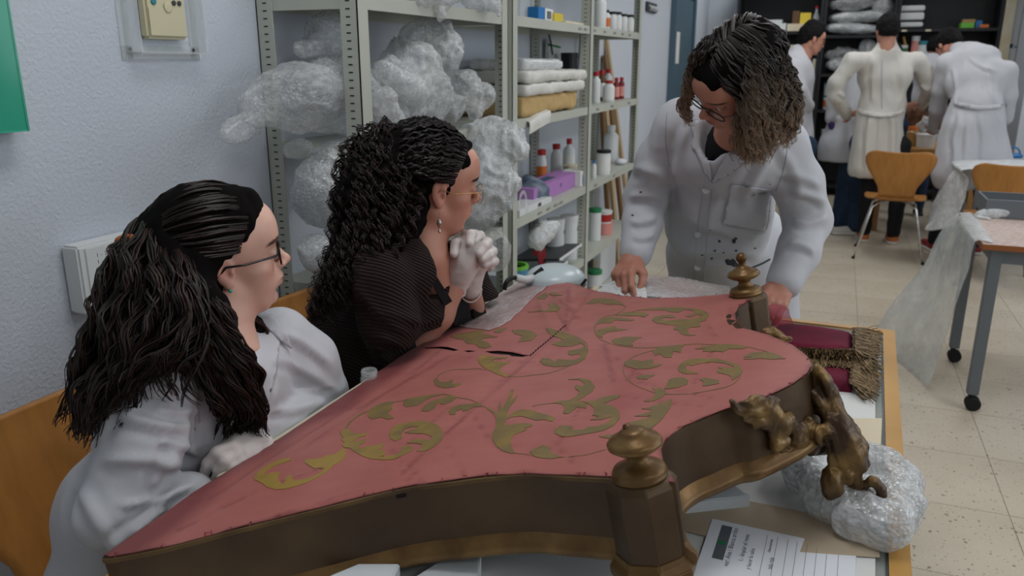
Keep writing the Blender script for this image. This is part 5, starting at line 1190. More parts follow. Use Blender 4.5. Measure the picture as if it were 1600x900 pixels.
for k, (a, b, c_) in enumerate((((318, 762), (330, 764), (338, 772)), ((320, 768), (334, 772), (340, 780)), ((320, 776), (334, 780), (340, 788)), ((318, 784), (330, 788), (336, 795)), ((316, 760), (326, 756), (334, 758)))):
    g.chain([px(*a, 1.14), px(*b, 1.15), px(*c_, 1.16)], (.0105, .0092, .0080), .004)
go = sdf_obj('glove', g, .0026, M('glove'), pa, None, None, 1); go['label'] = 'white latex glove on the right hand, half hidden by the panel'
t = thing('hand_tool', 'black handled tool held in the gloved hand of the woman on the left', 'tool', tuple(px(333, 742, hd)))
o = MB().tube([px(350, 726, hd + .012), px(338, 742, hd + .006), px(328, 757, hd + .002)], [.0085, .0115, .0085], 12).build('handle', M('black'), None, smooth=True); wparent(o, t)
o = MB().tube([px(328, 757, hd + .002), px(318, 764, hd), px(308, 772, hd)], [.004, .003, .0012], 8).build('steel_tip', M('silver'), None, smooth=True); wparent(o, t)
legs(pa, [pelv + [.02, -.09, -.05], pelv + [.02, .09, -.05]], [(.74, .85, .55), (.74, 1.06, .55)], [(.70, .85, .0), (.70, 1.06, .0)], 'trousers')
# hair A: base mass + strands
s = SDF(); Aa = HA.A / HA.sc
s.ell(HA.w((-.020, 0, .036)), (.095, .079, .086), .02, Aa); s.ell(HA.w((-.075, 0, .0)), (.05, .06, .07), .03, Aa)
s.cap(HA.w((.030, 0, .062)), HA.w((-.05, 0, .072)), .054, .048, .03)
bk = [(262, 400, 1.28), (228, 465, 1.23), (200, 530, 1.19), (178, 590, 1.15), (165, 625, 1.13)]
s.chain([px(*p) for p in bk], (.068, .066, .055, .038, .015), .03)
s.chain([px(280, 440, 1.26), px(280, 500, 1.22), px(300, 540, 1.20)], (.07, .06, .05), .03)
s.chain([px(320, 480, 1.22), px(340, 560, 1.21), px(358, 620, 1.21), px(368, 660, 1.22)], (.036, .034, .030, .012), .02)
s.chain([px(355, 490, 1.33), px(395, 510, 1.34), px(415, 560, 1.36), px(420, 590, 1.36)], (.018, .016, .012, .006), .01)
# leave the face and the ear free
s.ell(HA.w((.083, 0, -.02)), (.075, .12, .098), .006, Aa @ rot('Y', radians(24)), True); s.ell(HA.w((.012, -.095, -.025)), (.034, .03, .036), .006, Aa, True); s.ell(HA.w((.06, -.09, -.05)), (.055, .05, .06), .006, Aa, True)
def hdisp(V, N_): return .004 * vnoise(V, 25) + .0025 * vnoise(V, np.array([90, 90, 20]))
ho = sdf_obj('hair', s, .0045, M('hairbase'), pa, hdisp, None, 1); ho['label'] = 'long dark brown wavy hair, half tied back'
st0 = [(.082 - .0006 * abs(a), .074 * sin(radians(a)), .038 + .058 * cos(radians(a))) for a in (-100, -85, -70, -55, -40, -25, -10, 5, 20, 40, 60, 80)]
gA = slerp_guides(HA, st0, (-.105, -.015, .040), 12)
hair_from_guides('hair_strands', gA, [[.002, .004, .005, .004]] * len(gA), 1100, ho, .0015, (.0012, 60), col0='0d0807', col1='2b1c17', seed=2, len_var=.04, K=18)
gB = [[px(*p) for p in q] for q in (
    [(225, 350, 1.28), (185, 430, 1.21), (160, 520, 1.15), (135, 600, 1.11), (105, 665, 1.09)], [(235, 350, 1.25), (210, 440, 1.17), (185, 550, 1.12), (150, 630, 1.08), (120, 700, 1.06)],
    [(250, 400, 1.22), (245, 470, 1.15), (220, 540, 1.12), (180, 620, 1.08), (140, 670, 1.06)], [(270, 400, 1.22), (275, 470, 1.15), (265, 530, 1.12), (210, 570, 1.09), (165, 640, 1.07)], [(290, 410, 1.22), (300, 480, 1.15), (300, 545, 1.13), (320, 580, 1.13), (345, 620, 1.14)])]
hair_from_guides('hair_strands', gB, [[.018, .034, .038, .032, .018]] * 5, 1000, ho, .0017, (.007, 55), (.0022, 120), col0='0d0807', col1='2e1d17', seed=4, K=34, len_var=.28)
gC = [[px(*p) for p in q] for q in ([(300, 440, 1.21), (312, 510, 1.18), (330, 590, 1.17), (345, 640, 1.18), (340, 690, 1.20)], [(315, 450, 1.21), (340, 520, 1.19), (362, 600, 1.18), (375, 645, 1.19), (372, 685, 1.21)], [(325, 460, 1.22), (352, 520, 1.20), (382, 590, 1.20), (402, 640, 1.21), (408, 678, 1.22)])]
hair_from_guides('hair_strands', gC, [[.012, .022, .024, .020, .010]] * 3, 560, ho, .0016, (.006, 55), (.0022, 120), col0='0d0807', col1='2e1d17', seed=6, K=30, len_var=.2)
gD = [[px(*p) for p in q] for q in ([(360, 480, 1.32), (395, 500, 1.33), (410, 540, 1.35), (405, 575, 1.35), (425, 600, 1.36), (455, 605, 1.37)], [(365, 490, 1.32), (385, 510, 1.32), (420, 530, 1.35), (440, 565, 1.36), (420, 590, 1.36), (400, 610, 1.35)])]
hair_from_guides('hair_strands', gD, [[.006, .009, .009, .008, .007, .003]] * 2, 220, ho, .0012, (.005, 60), col0='120c0a', col1='3a2419', seed=8, K=40, len_var=.25)
gE = [[px(*p) for p in q] for q in ([(250, 400, 1.22), (300, 480, 1.13), (270, 540, 1.09), (235, 560, 1.06), (290, 550, 1.07)], [(300, 450, 1.15), (330, 520, 1.11), (290, 600, 1.06), (286, 640, 1.06)])]
for k, q in enumerate(gE): hair_from_guides('hair_strands', [q], [[.003, .005, .006, .003]], 14, ho, .0009, (.003, 40), col0='120c0a', col1='2a1912', seed=10 + k, K=30)
s = SDF(); cp_ = px(192, 380, 1.235); s.ell(cp_, (.014, .012, .013), .006).ell(cp_ + [.010, .004, .008], (.010, .009, .009), .006); o = sdf_obj('hair_tie', s, .003, mat('hairtie', '8a4020', .6, var=(60, 'b5692a', .8)), pa); o['label'] = 'orange brown hair tie'

# ------------------------------------------------------------------ woman in brown cardigan
KB = 1.05
def sheet_B(nm, rows, *a, **k): return sheet_px(nm, [[(u, v, d * KB) for u, v, d in r] for r in rows], *a, **k)
def pB(u, v, d): return px(u, v, d * KB)
HB_ = Head(675, 285, 1.68 * KB, 42.5, 6.7, 6.6, 1.01)
pbn = person('seated woman with curly black ponytail, brown ribbed cardigan and gloved hands clasped', (.62, 1.5, 0))
s = head_sdf(HB_, mouth_open=.55)
s.cap(HB_.w((-.025, 0, -.055)), pB(660, 400, 1.66), .050, .052, .03); s.chain([pB(660, 400, 1.66), pB(675, 440, 1.69), pB(690, 470, 1.74)], (.054, .050, .042), .03)
Vh, Qh = s.mesh(.0029, None, None, None, None, 1); Ch = head_col(HB_, 'c28d78', '9c544c', 'b26f5c', '1c1210')(Vh)
# forearms of bare skin
s = SDF(); eB = pB(648, 540, 1.66); wB = pB(712, 446, 1.675)
s.chain([eB, pB(686, 492, 1.665), wB], (.036, .032, .0245), .02); eB2 = pB(742, 545, 1.88); wB2 = pB(735, 450, 1.73); s.chain([eB2, pB(742, 495, 1.83), wB2], (.036, .031, .0235), .02)
Vf, Qf = s.mesh(.004, None, None, None, None, 1)
SrB, SlB = pB(585, 425, 1.52), pB(718, 420, 1.84); pelB = np.array([.40, 1.47, .53]); stB = (SrB + SlB) / 2
tr = SDF(); tr.chain([pelB, pelB + [.04, 0, .17], stB - [.04, 0, .08]], (.075, .07, .07), .05); tr.cap(SrB, SlB, .03, .03, .05)
Vt, Qt = tr.mesh(.014, None, None, None, None, 1)
body_join([(Vh, Qh, M('skin'), Ch), (Vf, Qf, 0, coldisp('bf8b78')(Vf)), (Vt, Qt, 0, coldisp('bf8b78')(Vt))], 'body', pbn)
eye_balls(HB_, pbn)
glasses(HB_, pbn, M('gold_metal'), r=.0009, w=.0235, h=.0215, power=2.2, side_r=.0011, label='thin gold round glasses', tx=.103, z0=-.010, warp=.05)
e0 = HB_.w((-.002, -.0835, -.040))
m = MB().tube([e0, e0 + [0, 0, -.018]], .0006, 5); m.lathe([(.0005, -.038), (.004, -.034), (.0055, -.027), (.003, -.020), (.0005, -.018)], tuple(e0), 8); m.lathe([(.0005, -.050), (.003, -.046), (.0015, -.040)], tuple(e0), 8)
o = m.build('earring', M('silver'), None); wparent(o, pbn); o['label'] = 'dangling silver earring'
# cardigan with a rib coordinate
mk = mat('knit', '33211d', .95, var=(40, '241613', .7)); nt = mk.node_tree; N = nt.nodes; L = nt.links
a = N.new('ShaderNodeAttribute'); a.attribute_name = 'Rib'; mm = N.new('ShaderNodeMath'); mm.operation = 'SINE'; mu = N.new('ShaderNodeMath'); mu.operation = 'MULTIPLY'; mu.inputs[1].default_value = 1.0
sx_ = N.new('ShaderNodeSeparateColor'); L.new(a.outputs['Color'], sx_.inputs[0]); L.new(sx_.outputs[0], mu.inputs[0]); L.new(mu.outputs[0], mm.inputs[0])
nz_ = N.new('ShaderNodeTexNoise'); nz_.inputs['Scale'].default_value = 260; ad = N.new('ShaderNodeMath'); L.new(mm.outputs[0], ad.inputs[0]); L.new(nz_.outputs[0], ad.inputs[1])
bp = N.new('ShaderNodeBump'); bp.inputs['Distance'].default_value = .0028; bp.inputs['Strength'].default_value = 1; L.new(ad.outputs[0], bp.inputs['Height']); L.new(bp.outputs[0], N['Principled BSDF'].inputs['Normal'])
mr_ = N.new('ShaderNodeMapRange'); mr_.inputs[1].default_value = -1; L.new(mm.outputs[0], mr_.inputs[0]); mx = N.new('ShaderNodeMix'); mx.data_type = 'RGBA'; L.new(mr_.outputs[0], mx.inputs[0]); mx.inputs[6].default_value = lin('1a0f0d'); mx.inputs[7].default_value = lin('2f1e1a'); L.new(mx.outputs[2], N['Principled BSDF'].inputs['Base Color'])
s = SDF()
s.ell(pelB, (.15, .16, .12), .05); s.ell(pelB + [.03, 0, .14], (.125, .15, .13), .05); s.ell((stB + pelB) / 2 + [.0, 0, .06], (.115, .15, .15), .05); s.ell(stB + [-.03, 0, -.07], (.105, .155, .12), .05); s.cap(SrB, SlB, .052, .052, .05)
s.cap(pB(625, 395, 1.60), pB(640, 420, 1.60), .055, .07, .04)
aB = [SrB, pB(608, 500, 1.53), pB(628, 580, 1.64)]; s.chain(aB, (.066, .060, .052), .025); s.chain([pB(625, 580, 1.64), pB(650, 548, 1.68), pB(668, 522, 1.67)], (.054, .050, .041), .015)
aB2 = [SlB, pB(748, 480, 1.88), pB(752, 540, 1.86)]; s.chain(aB2, (.062, .056, .05), .03); s.chain([pB(752, 545, 1.86), pB(744, 500, 1.80)], (.048, .044), .02)
# neckline
s.cap(pB(690, 405, 1.60), pB(712, 500, 1.64), .026, .016, .012, sub=True); s.cap(HB_.w((0, 0, -.08)), pB(672, 432, 1.62), .058, .05, .01, sub=True)
FB = [(560, 450, 640, 520, 8, 6, 6), (590, 520, 660, 560, 9, 7, -5), (520, 520, 505, 600, 10, 5, 5), (600, 480, 660, 500, 7, 5, 5), (640, 505, 690, 492, 6, 5, 4), (560, 400, 540, 500, 9, 4, -5), (630, 560, 690, 540, 7, 5, 5), (650, 530, 700, 520, 6, 5, -4)]
V, Q = s.mesh(.0055, withfolds(folds(.003, 8, .0015, 16, 9), FB), None, None, lambda P: np.maximum(.43 - P[:, 2], np.minimum(P[:, 0] - .66, .868 - P[:, 2])), 2)
me = np_mesh(V, Q); co = link_mesh('cardigan', me, mk, None, True); wparent(co, pbn); co['label'] = 'dark brown ribbed knit cardigan'
dd_ = (SrB - SlB); dd_ /= np.linalg.norm(dd_)
along = (V - SrB) @ dd_; arm = np.array(aB[2]) - aB[0]; arm /= np.linalg.norm(arm); ta = (V - aB[0]) @ arm; rad_ = np.linalg.norm(V - aB[0] - ta[:, None] * arm, axis=1)
isarm = (rad_ < .085) & (ta > .02)
rib = V[:, 2] * 850 - along * 520 + 22 * vnoise(V, 4); C_ = np.c_[rib, rib, rib]; set_col(me, C_, 'Rib')
cB = BVHTree.FromPolygons(V.tolist(), Q.tolist())
# black top in the neckline
s = SDF(); s.chain([pB(672, 425, 1.70), pB(688, 468, 1.79), pB(692, 530, 1.84)], (.060, .052, .045), .03); s.cap(pB(648, 400, 1.66), pB(722, 395, 1.76), .034, .030, .03)
s.cap(pB(706, 380, 1.60), pB(712, 468, 1.66), .040, .008, .006, sub=True); s.cap(HB_.w((0, 0, -.08)), pB(676, 395, 1.66), .058, .055, .006, sub=True)
sdf_obj('black_top', s, .004, M('cloth_black'), pbn, None, None, 1)
sheet_B('black_top', [[(642, 392, 1.605), (666, 430, 1.60), (694, 478, 1.625)], [(652, 388, 1.61), (677, 424, 1.605), (706, 470, 1.635)]], M('cloth_black'), pbn, .005)
sheet_B('black_top', [[(700, 385, 1.73), (700, 430, 1.71), (708, 510, 1.68)], [(722, 375, 1.76), (726, 430, 1.74), (735, 500, 1.73)]], M('cloth_black'), pbn, .006)
sheet_B('lapel_band', [[(718, 370, 1.78), (728, 420, 1.76), (740, 500, 1.75)], [(735, 380, 1.80), (748, 430, 1.79), (758, 490, 1.80)]], mk, pbn, .008)
# clasped gloves
g = SDF(); hB = 1.68
g.cap(pB(713, 444, 1.682), pB(719, 430, 1.675), .0275, .029, .015); g.ell(pB(727, 408, hB - .005), (.036, .034, .048), .015, frame(pB(735, 380, hB) - pB(718, 436, hB), [1, -1, .3])[:, [2, 1, 0]])
g.chain([pB(718, 405, hB), pB(726, 385, hB), pB(735, 372, hB + .01)], (.022, .021, .016), .012); g.chain([pB(738, 398, hB), pB(748, 392, hB + .005)], (.022, .018), .012)
go = None
# left glove palm behind
g.cap(pB(735, 450, 1.73), pB(740, 420, 1.725), .0255, .028, .015); g.ell(pB(745, 402, 1.715), (.034, .030, .040), .012)
# right-hand fingers going over to the far side (tips beyond)
for p in ([(738, 378, 1.675), (750, 368, 1.70), (756, 376, 1.735)], [(748, 388, 1.68), (762, 380, 1.705), (766, 392, 1.735)], [(752, 398, 1.68), (768, 392, 1.705), (770, 405, 1.73)], [(750, 408, 1.68), (764, 408, 1.70), (766, 418, 1.72)]): g.chain([pB(*q) for q in p], (.0115, .0105, .009), .004)
# left-hand fingers over the back of the right hand
for p in ([(719, 374, 1.70), (712, 380, 1.655), (709, 396, 1.642)], [(741, 366, 1.70), (735, 366, 1.66), (734, 380, 1.645)], [(762, 378, 1.69), (757, 384, 1.655), (749, 396, 1.643)], [(770, 393, 1.69), (764, 398, 1.655), (754, 405, 1.645)], [(772, 408, 1.69), (767, 409, 1.66), (757, 413, 1.65)]): g.chain([pB(*q) for q in p], (.0115, .0110, .0098), .0025)
g.chain([pB(712, 420, 1.69), pB(704, 410, 1.70), pB(699, 400, 1.70)], (.014, .012, .010), .005); g.chain([pB(720, 378, 1.70), pB(728, 366, 1.70)], (.0115, .0105), .004)
go = sdf_obj('glove', g, .0021, M('glove'), pbn, lambda V, N_: .0007 * ridged(V, 60, 3), None, 1); go['label'] = 'pair of white latex gloves on clasped hands'
def ringcuff(c, ax_, r, parent, r2=.0022):
    A_ = frame(ax_, [0, 0, 1]); P = [c + A_[:, 1] * (r + .0015 * sin(3 * q)) * cos(q) + A_[:, 2] * (r + .001 * cos(4 * q)) * sin(q) + A_[:, 0] * .003 * sin(2 * q + 1) for q in np.linspace(0, 2 * pi, 30)]
    o = MB().tube(P, r2, 6).build('cuff_roll', M('glove'), None, smooth=True); wparent(o, parent)
ringcuff(pB(710, 450, 1.685), wB - pB(692, 495, 1.70), .028, pbn); ringcuff(pB(735, 456, 1.732), wB2 - pB(742, 495, 1.83), .026, pbn)
legs(pbn, [pelB + [.02, -.09, -.05], pelB + [.02, .09, -.05]], [(.78, 1.38, .55), (.78, 1.58, .55)], [(.74, 1.38, .0), (.74, 1.58, .0)], 'trousers')
# hair B
Ab = HB_.A / HB_.sc; s = SDF()
s.ell(HB_.w((-.020, 0, .040)), (.096, .080, .088), .02, Ab); s.cap(HB_.w((.03, 0, .062)), HB_.w((-.05, 0, .075)), .052, .048, .03)
s.chain([pB(632, 240, 1.66), pB(600, 255, 1.64), pB(580, 300, 1.60), pB(567, 345, 1.58), pB(552, 385, 1.56), pB(540, 410, 1.54)], (.055, .064, .066, .052, .03, .012), .03)
s.cap(pB(640, 300, 1.66), pB(615, 360, 1.60), .06, .05, .03)
s.ell(HB_.w((.088, 0, -.03)), (.086, .12, .112), .006, Ab @ rot('Y', radians(22)), True); s.ell(HB_.w((.012, -.095, -.022)), (.030, .03, .036), .006, Ab, True); s.ell(HB_.w((.06, -.09, -.06)), (.06, .06, .07), .006, Ab, True)
ho = sdf_obj('hair', s, .0045, M('hairbase'), pbn, lambda V, N_: .008 * vnoise(V, 35) + .005 * vnoise(V, 80), None, 1); ho['label'] = 'curly black hair gathered in a ponytail'
st0 = [(.082 - .0006 * abs(a), .076 * sin(radians(a)), .038 + .060 * cos(radians(a))) for a in (-105, -90, -75, -55, -35, -15, 5, 25, 50, 75)]
gB = slerp_guides(HB_, st0, (-.105, -.02, .050), 12, r=(.108, .089, .100))
hair_from_guides('hair_strands', gB, [[.002, .006, .008, .008]] * len(gB), 1100, ho, .0014, (.0035, 190), (.0014, 420), col0='080505', col1='1e1311', seed=3, K=26, len_var=.06)
gP = [[pB(*p) for p in q] for q in (
    [(640, 215, 1.66), (600, 205, 1.64), (560, 240, 1.61), (545, 310, 1.58), (535, 380, 1.55), (505, 450, 1.52), (492, 500, 1.51)], [(640, 235, 1.64), (600, 240, 1.60), (575, 300, 1.56), (560, 370, 1.53), (530, 430, 1.50), (500, 480, 1.49), (488, 520, 1.49)],
    [(640, 260, 1.63), (620, 290, 1.58), (600, 350, 1.54), (575, 400, 1.50), (545, 440, 1.48), (515, 500, 1.47)], [(650, 280, 1.63), (640, 320, 1.58), (625, 360, 1.55), (600, 400, 1.51), (560, 440, 1.48)])]
hair_from_guides('hair_strands', gP, [[.014, .030, .036, .036, .030, .024, .014]] * 4, 1050, ho, .0014, (.0070, 230), (.004, 110), col0='080505', col1='2a1815', seed=5, K=58, len_var=.4)

# ------------------------------------------------------------------ standing woman
HC = Head(1148, 119.6, 1.85, 218.2, 40.6, -32.8)
pc = person('standing woman with greying wavy hair and paint-stained white lab coat leaning over the panel', (1.28, 2.55, 0))
s = head_sdf(HC); nC = px(1165, 215, 2.06)
s.cap(HC.w((-.03, 0, -.055)), px(1158, 195, 2.0), .050, .052, .03); s.chain([px(1158, 195, 2.0), px(1140, 225, 2.05), px(1122, 262, 2.09)], (.050, .052, .045), .03)
Vh, Qh = s.mesh(.003, None, None, None, None, 1); Ch = head_col(HC, 'b98570', '94564e', 'ad6a58', '1a1210')(Vh)
ShR, ShL = px(1062, 195, 2.10), px(1222, 228, 2.06); ElR, WrR = px(1008, 310, 2.22), px(988, 398, 2.10); ElL, WrL = px(1262, 345, 2.08), px(1222, 446, 1.93)
# hands
def hand(s, wrist, fwd, dors, th_side, curl, sc=.92, spread=.10, thumb=None, k=.004):
    """five-fingered hand: fwd = wrist->knuckles, dors = back of hand normal, th_side +1 thumb on frame +y; curl = per finger (mcp,pip,dip) radians"""
    A_ = frame(fwd, dors); W0 = np.array(wrist)
    def L2(p): return W0 + A_ @ (np.array(p, float) * [1, th_side, 1] * sc)
    s.rbox(W0 + A_ @ (np.array([.045, 0, 0]) * sc), np.array([.040, .036, .012]) * sc, .012, .012, A_); s.cap(L2((-.02, 0, 0)), L2((.02, 0, 0)), .0235 * sc, .025 * sc, .015)
    s.cap(L2((.02, .02, -.008)), L2((.05, .030, -.010)), .018 * sc, .014 * sc, .012)
    base = [(.084, .029), (.089, .010), (.084, -.010), (.075, -.028)]; ln = [(.043, .026, .021), (.047, .029, .022), (.043, .027, .021), (.034, .021, .018)]; rr = [.0098, .0100, .0094, .0084]
    for i in range(4):
        p = np.array([base[i][0], base[i][1], 0]); az = spread * (1.5 - i) ; an = 0; P = [p]; R_ = [rr[i] * 1.12]
        for j in range(3):
            an += curl[i][j]; p = p + ln[i][j] * np.array([cos(an) * cos(az), cos(an) * sin(az), -sin(an)]); P.append(p); R_.append(rr[i] * (1.0, .92, .80)[j])
        s.chain([L2(q) for q in P], [r * sc for r in R_], k)
        s.cap(L2((.05, base[i][1] * .9, 0)), L2(P[0]), .0095 * sc, rr[i] * 1.15 * sc, .008)
    th_ = thumb or [(.030, .032, -.010), (.058, .052, -.022), (.082, .058, -.034), (.100, .055, -.044)]
    s.chain([L2(q) for q in th_], [r * sc for r in (.015, .0125, .011, .0092)], .006)
c_ = (.5, .6, .4)
s = SDF(); s.cap(px(993, 385, 2.12), WrR, .028, .025, .02)
hand(s, WrR + (px(984, 412, 2.08) - px(988, 398, 2.10)) * .4, px(974, 432, 2.02) - px(992, 400, 2.10), px(950, 395, 2.0) - px(985, 410, 2.08), 1, [(.55, .6, .3), (.7, .8, .4), (.85, .8, .4), (1.0, .8, .4)], thumb=[(.028, .030, -.012), (.052, .045, -.028), (.076, .044, -.044), (.098, .036, -.052)])
V1, Q1 = s.mesh(.003, None, None, None, None, 1)
s = SDF(); s.cap(px(1230, 430, 1.955), WrL, .028, .025, .02)
hand(s, WrL + [0, 0, -.005], px(1196, 485, 1.84) - px(1216, 452, 1.93), px(1230, 440, 1.75) - px(1212, 465, 1.88), -1, [(.35, .5, .3), (.4, .6, .3), (.5, .6, .3), (.6, .6, .3)], thumb=[(.028, .030, -.012), (.058, .048, -.020), (.085, .050, -.026), (.105, .046, -.032)])
V2_, Q2_ = s.mesh(.003, None, None, None, None, 1)
pelC = np.array([1.27, 2.52, .95]); stC = (ShR + ShL) / 2
tr = SDF(); tr.chain([pelC, px(1125, 340, 2.30), stC + [0, .03, -.08]], (.075, .06, .06), .05); tr.cap(ShR, ShL, .03, .03, .05); Vt, Qt = tr.mesh(.014, None, None, None, None, 1)
body_join([(Vh, Qh, M('skin'), Ch), (V1, Q1, 0, coldisp('b27a66')(V1)), (V2_, Q2_, 0, coldisp('b27a66')(V2_)), (Vt, Qt, 0, coldisp('b98570')(Vt))], 'body', pc)
eye_balls(HC, pc)
glasses(HC, pc, M('frame_black'), r=.0017, w=.0265, h=.0165, power=2.8, half=False, side_r=.0016, label='black framed glasses', tx=.101, z0=-.010, tilt=.15)
# coat
s = SDF()
s.ell(stC + [0, .01, -.05], (.165, .115, .11), .05); s.cap(ShR, ShL, .060, .062, .05); s.cap(px(1120, 290, 2.22), px(1135, 290, 2.22), .13, .13, .05); s.ell(px(1122, 340, 2.28), (.155, .12, .16), .05); s.ell(px(1125, 400, 2.38), (.165, .13, .16), .05)
s.ell(np.array([1.24, 2.53, .85]), (.19, .14, .2), .05); s.cap(np.array([1.18, 2.55, .75]), np.array([1.17, 2.58, .52]), .13, .145, .05); s.cap(np.array([1.32, 2.55, .75]), np.array([1.33, 2.58, .52]), .13, .145, .05)
s.chain([ShR, px(1030, 250, 2.16), ElR], (.062, .060, .060), .025); s.chain([ElR, px(1002, 350, 2.17), px(993, 394, 2.11)], (.058, .052, .045), .02)
s.chain([ShL, px(1245, 285, 2.06), ElL], (.062, .062, .061), .025); s.chain([ElL, px(1248, 395, 2.0), px(1226, 440, 1.94)], (.060, .052, .044), .02)
s.cap(px(1120, 190, 2.0), px(1113, 268, 2.04), .046, .022, .01, sub=True); s.cap(HC.w((0, 0, -.09)), px(1150, 205, 1.99), .06, .055, .01, sub=True)
for a, b, r_ in (((1043, 300, 2.06), (1035, 400, 2.12), .010), ((1212, 300, 1.96), (1205, 400, 1.98), .012)): s.cap(px(*a), px(*b), r_, r_, .015, sub=True)
FC = [(1075, 195, 1058, 290, 8, 6, 5), (1205, 240, 1165, 330, 9, 6, 6), (990, 262, 1045, 285, 7, 7, -6), (985, 305, 1035, 312, 7, 8, -5), (985, 345, 1025, 338, 6, 6, 4), (990, 370, 1020, 366, 5, 5, 3), (1235, 300, 1288, 318, 7, 7, -6), (1240, 350, 1290, 338, 7, 8, 6), (1232, 385, 1272, 395, 6, 6, -4), (1060, 330, 1150, 362, 8, 5, 7), (1060, 400, 1180, 395, 8, 5, -6), (1200, 215, 1252, 300, 9, 5, -8), (1050, 250, 1090, 340, 9, 5, 6), (1215, 270, 1280, 290, 7, 5, -5), (1170, 370, 1205, 330, 7, 5, 4), (1130, 300, 1105, 360, 8, 4, 4), (1040, 300, 1045, 420, 8, 5, -4), (1025, 200, 1005, 290, 8, 4, -5)]
co = sdf_obj('lab_coat', s, .0065, M('coat'), pc, withfolds(folds(.003, 8, .0018, 15, 13), FC), None, 2, cut=lambda P: .42 - P[:, 2]); co['label'] = 'white lab coat with dark paint stains'
cC = bvh(co)
legs(pc, [(1.18, 2.55, .85), (1.34, 2.55, .85)], [(1.17, 2.56, .48), (1.33, 2.56, .48)], [(1.17, 2.58, 0), (1.33, 2.58, 0)], 'trousers', fdir=-1.57)
s = SDF(); s.chain([px(1152, 205, 2.02), px(1135, 235, 2.065), px(1118, 275, 2.12)], (.058, .058, .055), .03); s.cap(px(1130, 175, 1.95), px(1116, 215, 1.98), .035, .010, .006, sub=True)
sdf_obj('black_top', s, .005, M('cloth_black'), pc, None, None, 1)
patch('lapel', cC, [(1078, 190), (1096, 188), (1104, 215), (1108, 245), (1112, 284), (1100, 268), (1090, 240), (1080, 228), (1084, 214)], M('coat'), pc, .003, .006, 3)
patch('lapel', cC, [(1146, 222), (1182, 222), (1178, 238), (1160, 244), (1164, 252), (1140, 272), (1112, 286), (1124, 262), (1134, 246)], M('coat'), pc, .003, .006, 3)
line_on('lapel_edge', cC, [(1081, 228), (1090, 242), (1100, 268), (1111, 285)], .0012, M('seam'), pc, off=.006); line_on('lapel_edge', cC, [(1181, 224), (1178, 238), (1161, 245), (1165, 253), (1140, 272), (1113, 287)], .0012, M('seam'), pc, off=.006)
line_on('placket_seam', cC, [(1100, 290), (1092, 340), (1086, 400), (1085, 440)], .0011, M('seam'), pc); line_on('front_edge', cC, [(1112, 290), (1108, 340), (1102, 400), (1100, 440)], .0014, M('seam'), pc)
line_on('shoulder_seam', cC, [(1232, 215), (1226, 260), (1212, 300)], .0012, M('seam'), pc); line_on('shoulder_seam', cC, [(1042, 175), (1040, 220), (1046, 260)], .0012, M('seam'), pc)
patch('chest_pocket', cC, [(1142, 288), (1205, 297), (1196, 362), (1130, 350)], M('coat'), pc, .0022, .0035)
line_on('pocket_seam', cC, [(1142, 289), (1172, 294), (1205, 298)], .0015, M('seam'), pc, off=.005); line_on('pocket_seam', cC, [(1205, 298), (1196, 362), (1165, 358), (1131, 350), (1136, 320), (1142, 289)], .0009, M('seam'), pc, off=.005)
for u, v in ((1103, 297), (1090, 366), (1090, 418)):
    q = hit(cC, u, v, .002); A_ = frame(CAM - q, [0, 0, 1]); o = MB().lathe([(.0095, 0), (.0095, .002), (.0078, .003), (.006, .0022)], n=18, mtx=(Matrix(A_[:, [1, 2, 0]].tolist()).to_4x4())).build('button', M('white_pl'), None); o.data.transform(Matrix.Translation(q)); wparent(o, pc)
rs = random.Random(5)
def blot(u, v, r, m='paint_grey', n=11, asp=.7, sp=.4):
    patch('paint_stain', cC, [(u + r * (1 + rs.uniform(-sp, sp)) * cos(2 * pi * k / n), v + asp * r * (1 + rs.uniform(-sp, sp)) * sin(2 * pi * k / n)) for k in range(n)], M(m), pc, .0006, .0012 + .0005, 3)
for u, v, r in ((1143, 410, 7), (1150, 414, 5), (1137, 408, 4), (1147, 377, 4), (1150, 373, 2.5), (1124, 377, 2.5), (1117, 392, 2), (1150, 392, 2), (1155, 305, 1.6), (1182, 305, 1.3), (1175, 333, 1.6), (1203, 330, 1.2), (1180, 388, 1.5), (1097, 399, 1.6), (1112, 404, 1.8), (1001, 300, 2), (988, 336, 2.2), (1110, 360, 1), (1160, 400, 2.5), (1131, 395, 1.5), (1190, 215, 1), (1203, 288, 1)): blot(u, v, r)
blot(1094, 446, 6, 'paint_yellow', asp=.6); line_on('pocket_slit', cC, [(1170, 420), (1190, 412), (1203, 405)], .003, M('paint_grey'), pc)
# hair C
Ac = HC.A / HC.sc; s = SDF()
s.ell(HC.w((-.018, 0, .034)), (.099, .080, .089), .02, Ac); s.cap(HC.w((.040, 0, .058)), HC.w((-.05, 0, .06)), .048, .048, .03)
s.chain([px(1185, 110, 1.86), px(1195, 160, 1.86), px(1185, 205, 1.88), px(1175, 235, 1.89)], (.056, .048, .028, .012), .03)
s.ell(HC.w((.102, -.008, -.03)), (.070, .068, .108), .006, Ac @ rot('Y', radians(10)), True)
ho = sdf_obj('hair', s, .0045, M('hairbase'), pc, lambda V, N_: .006 * vnoise(V, 25) + .004 * vnoise(V, np.array([60, 60, 15])), None, 1); ho['label'] = 'long wavy dark hair with grey strands and sandy ends'
st0 = [(.072, y, .060 + .03 * (1 - abs(y) / .08)) for y in (-.07, -.05, -.03, -.01)]
gC0 = slerp_guides(HC, [(.088, -.045, .050), (.090, -.02, .058), (.088, .005, .062)], (-.02, -.115, -.03), 12); hair_from_guides('hair_strands', gC0, [[.003, .006, .008, .010]] * 3, 520, ho, .0012, (.0022, 45), (.0012, 130), col0='100c0c', col1='332a27', seed=20, K=24, grey=(.15, '6f6a66'), len_var=.1)
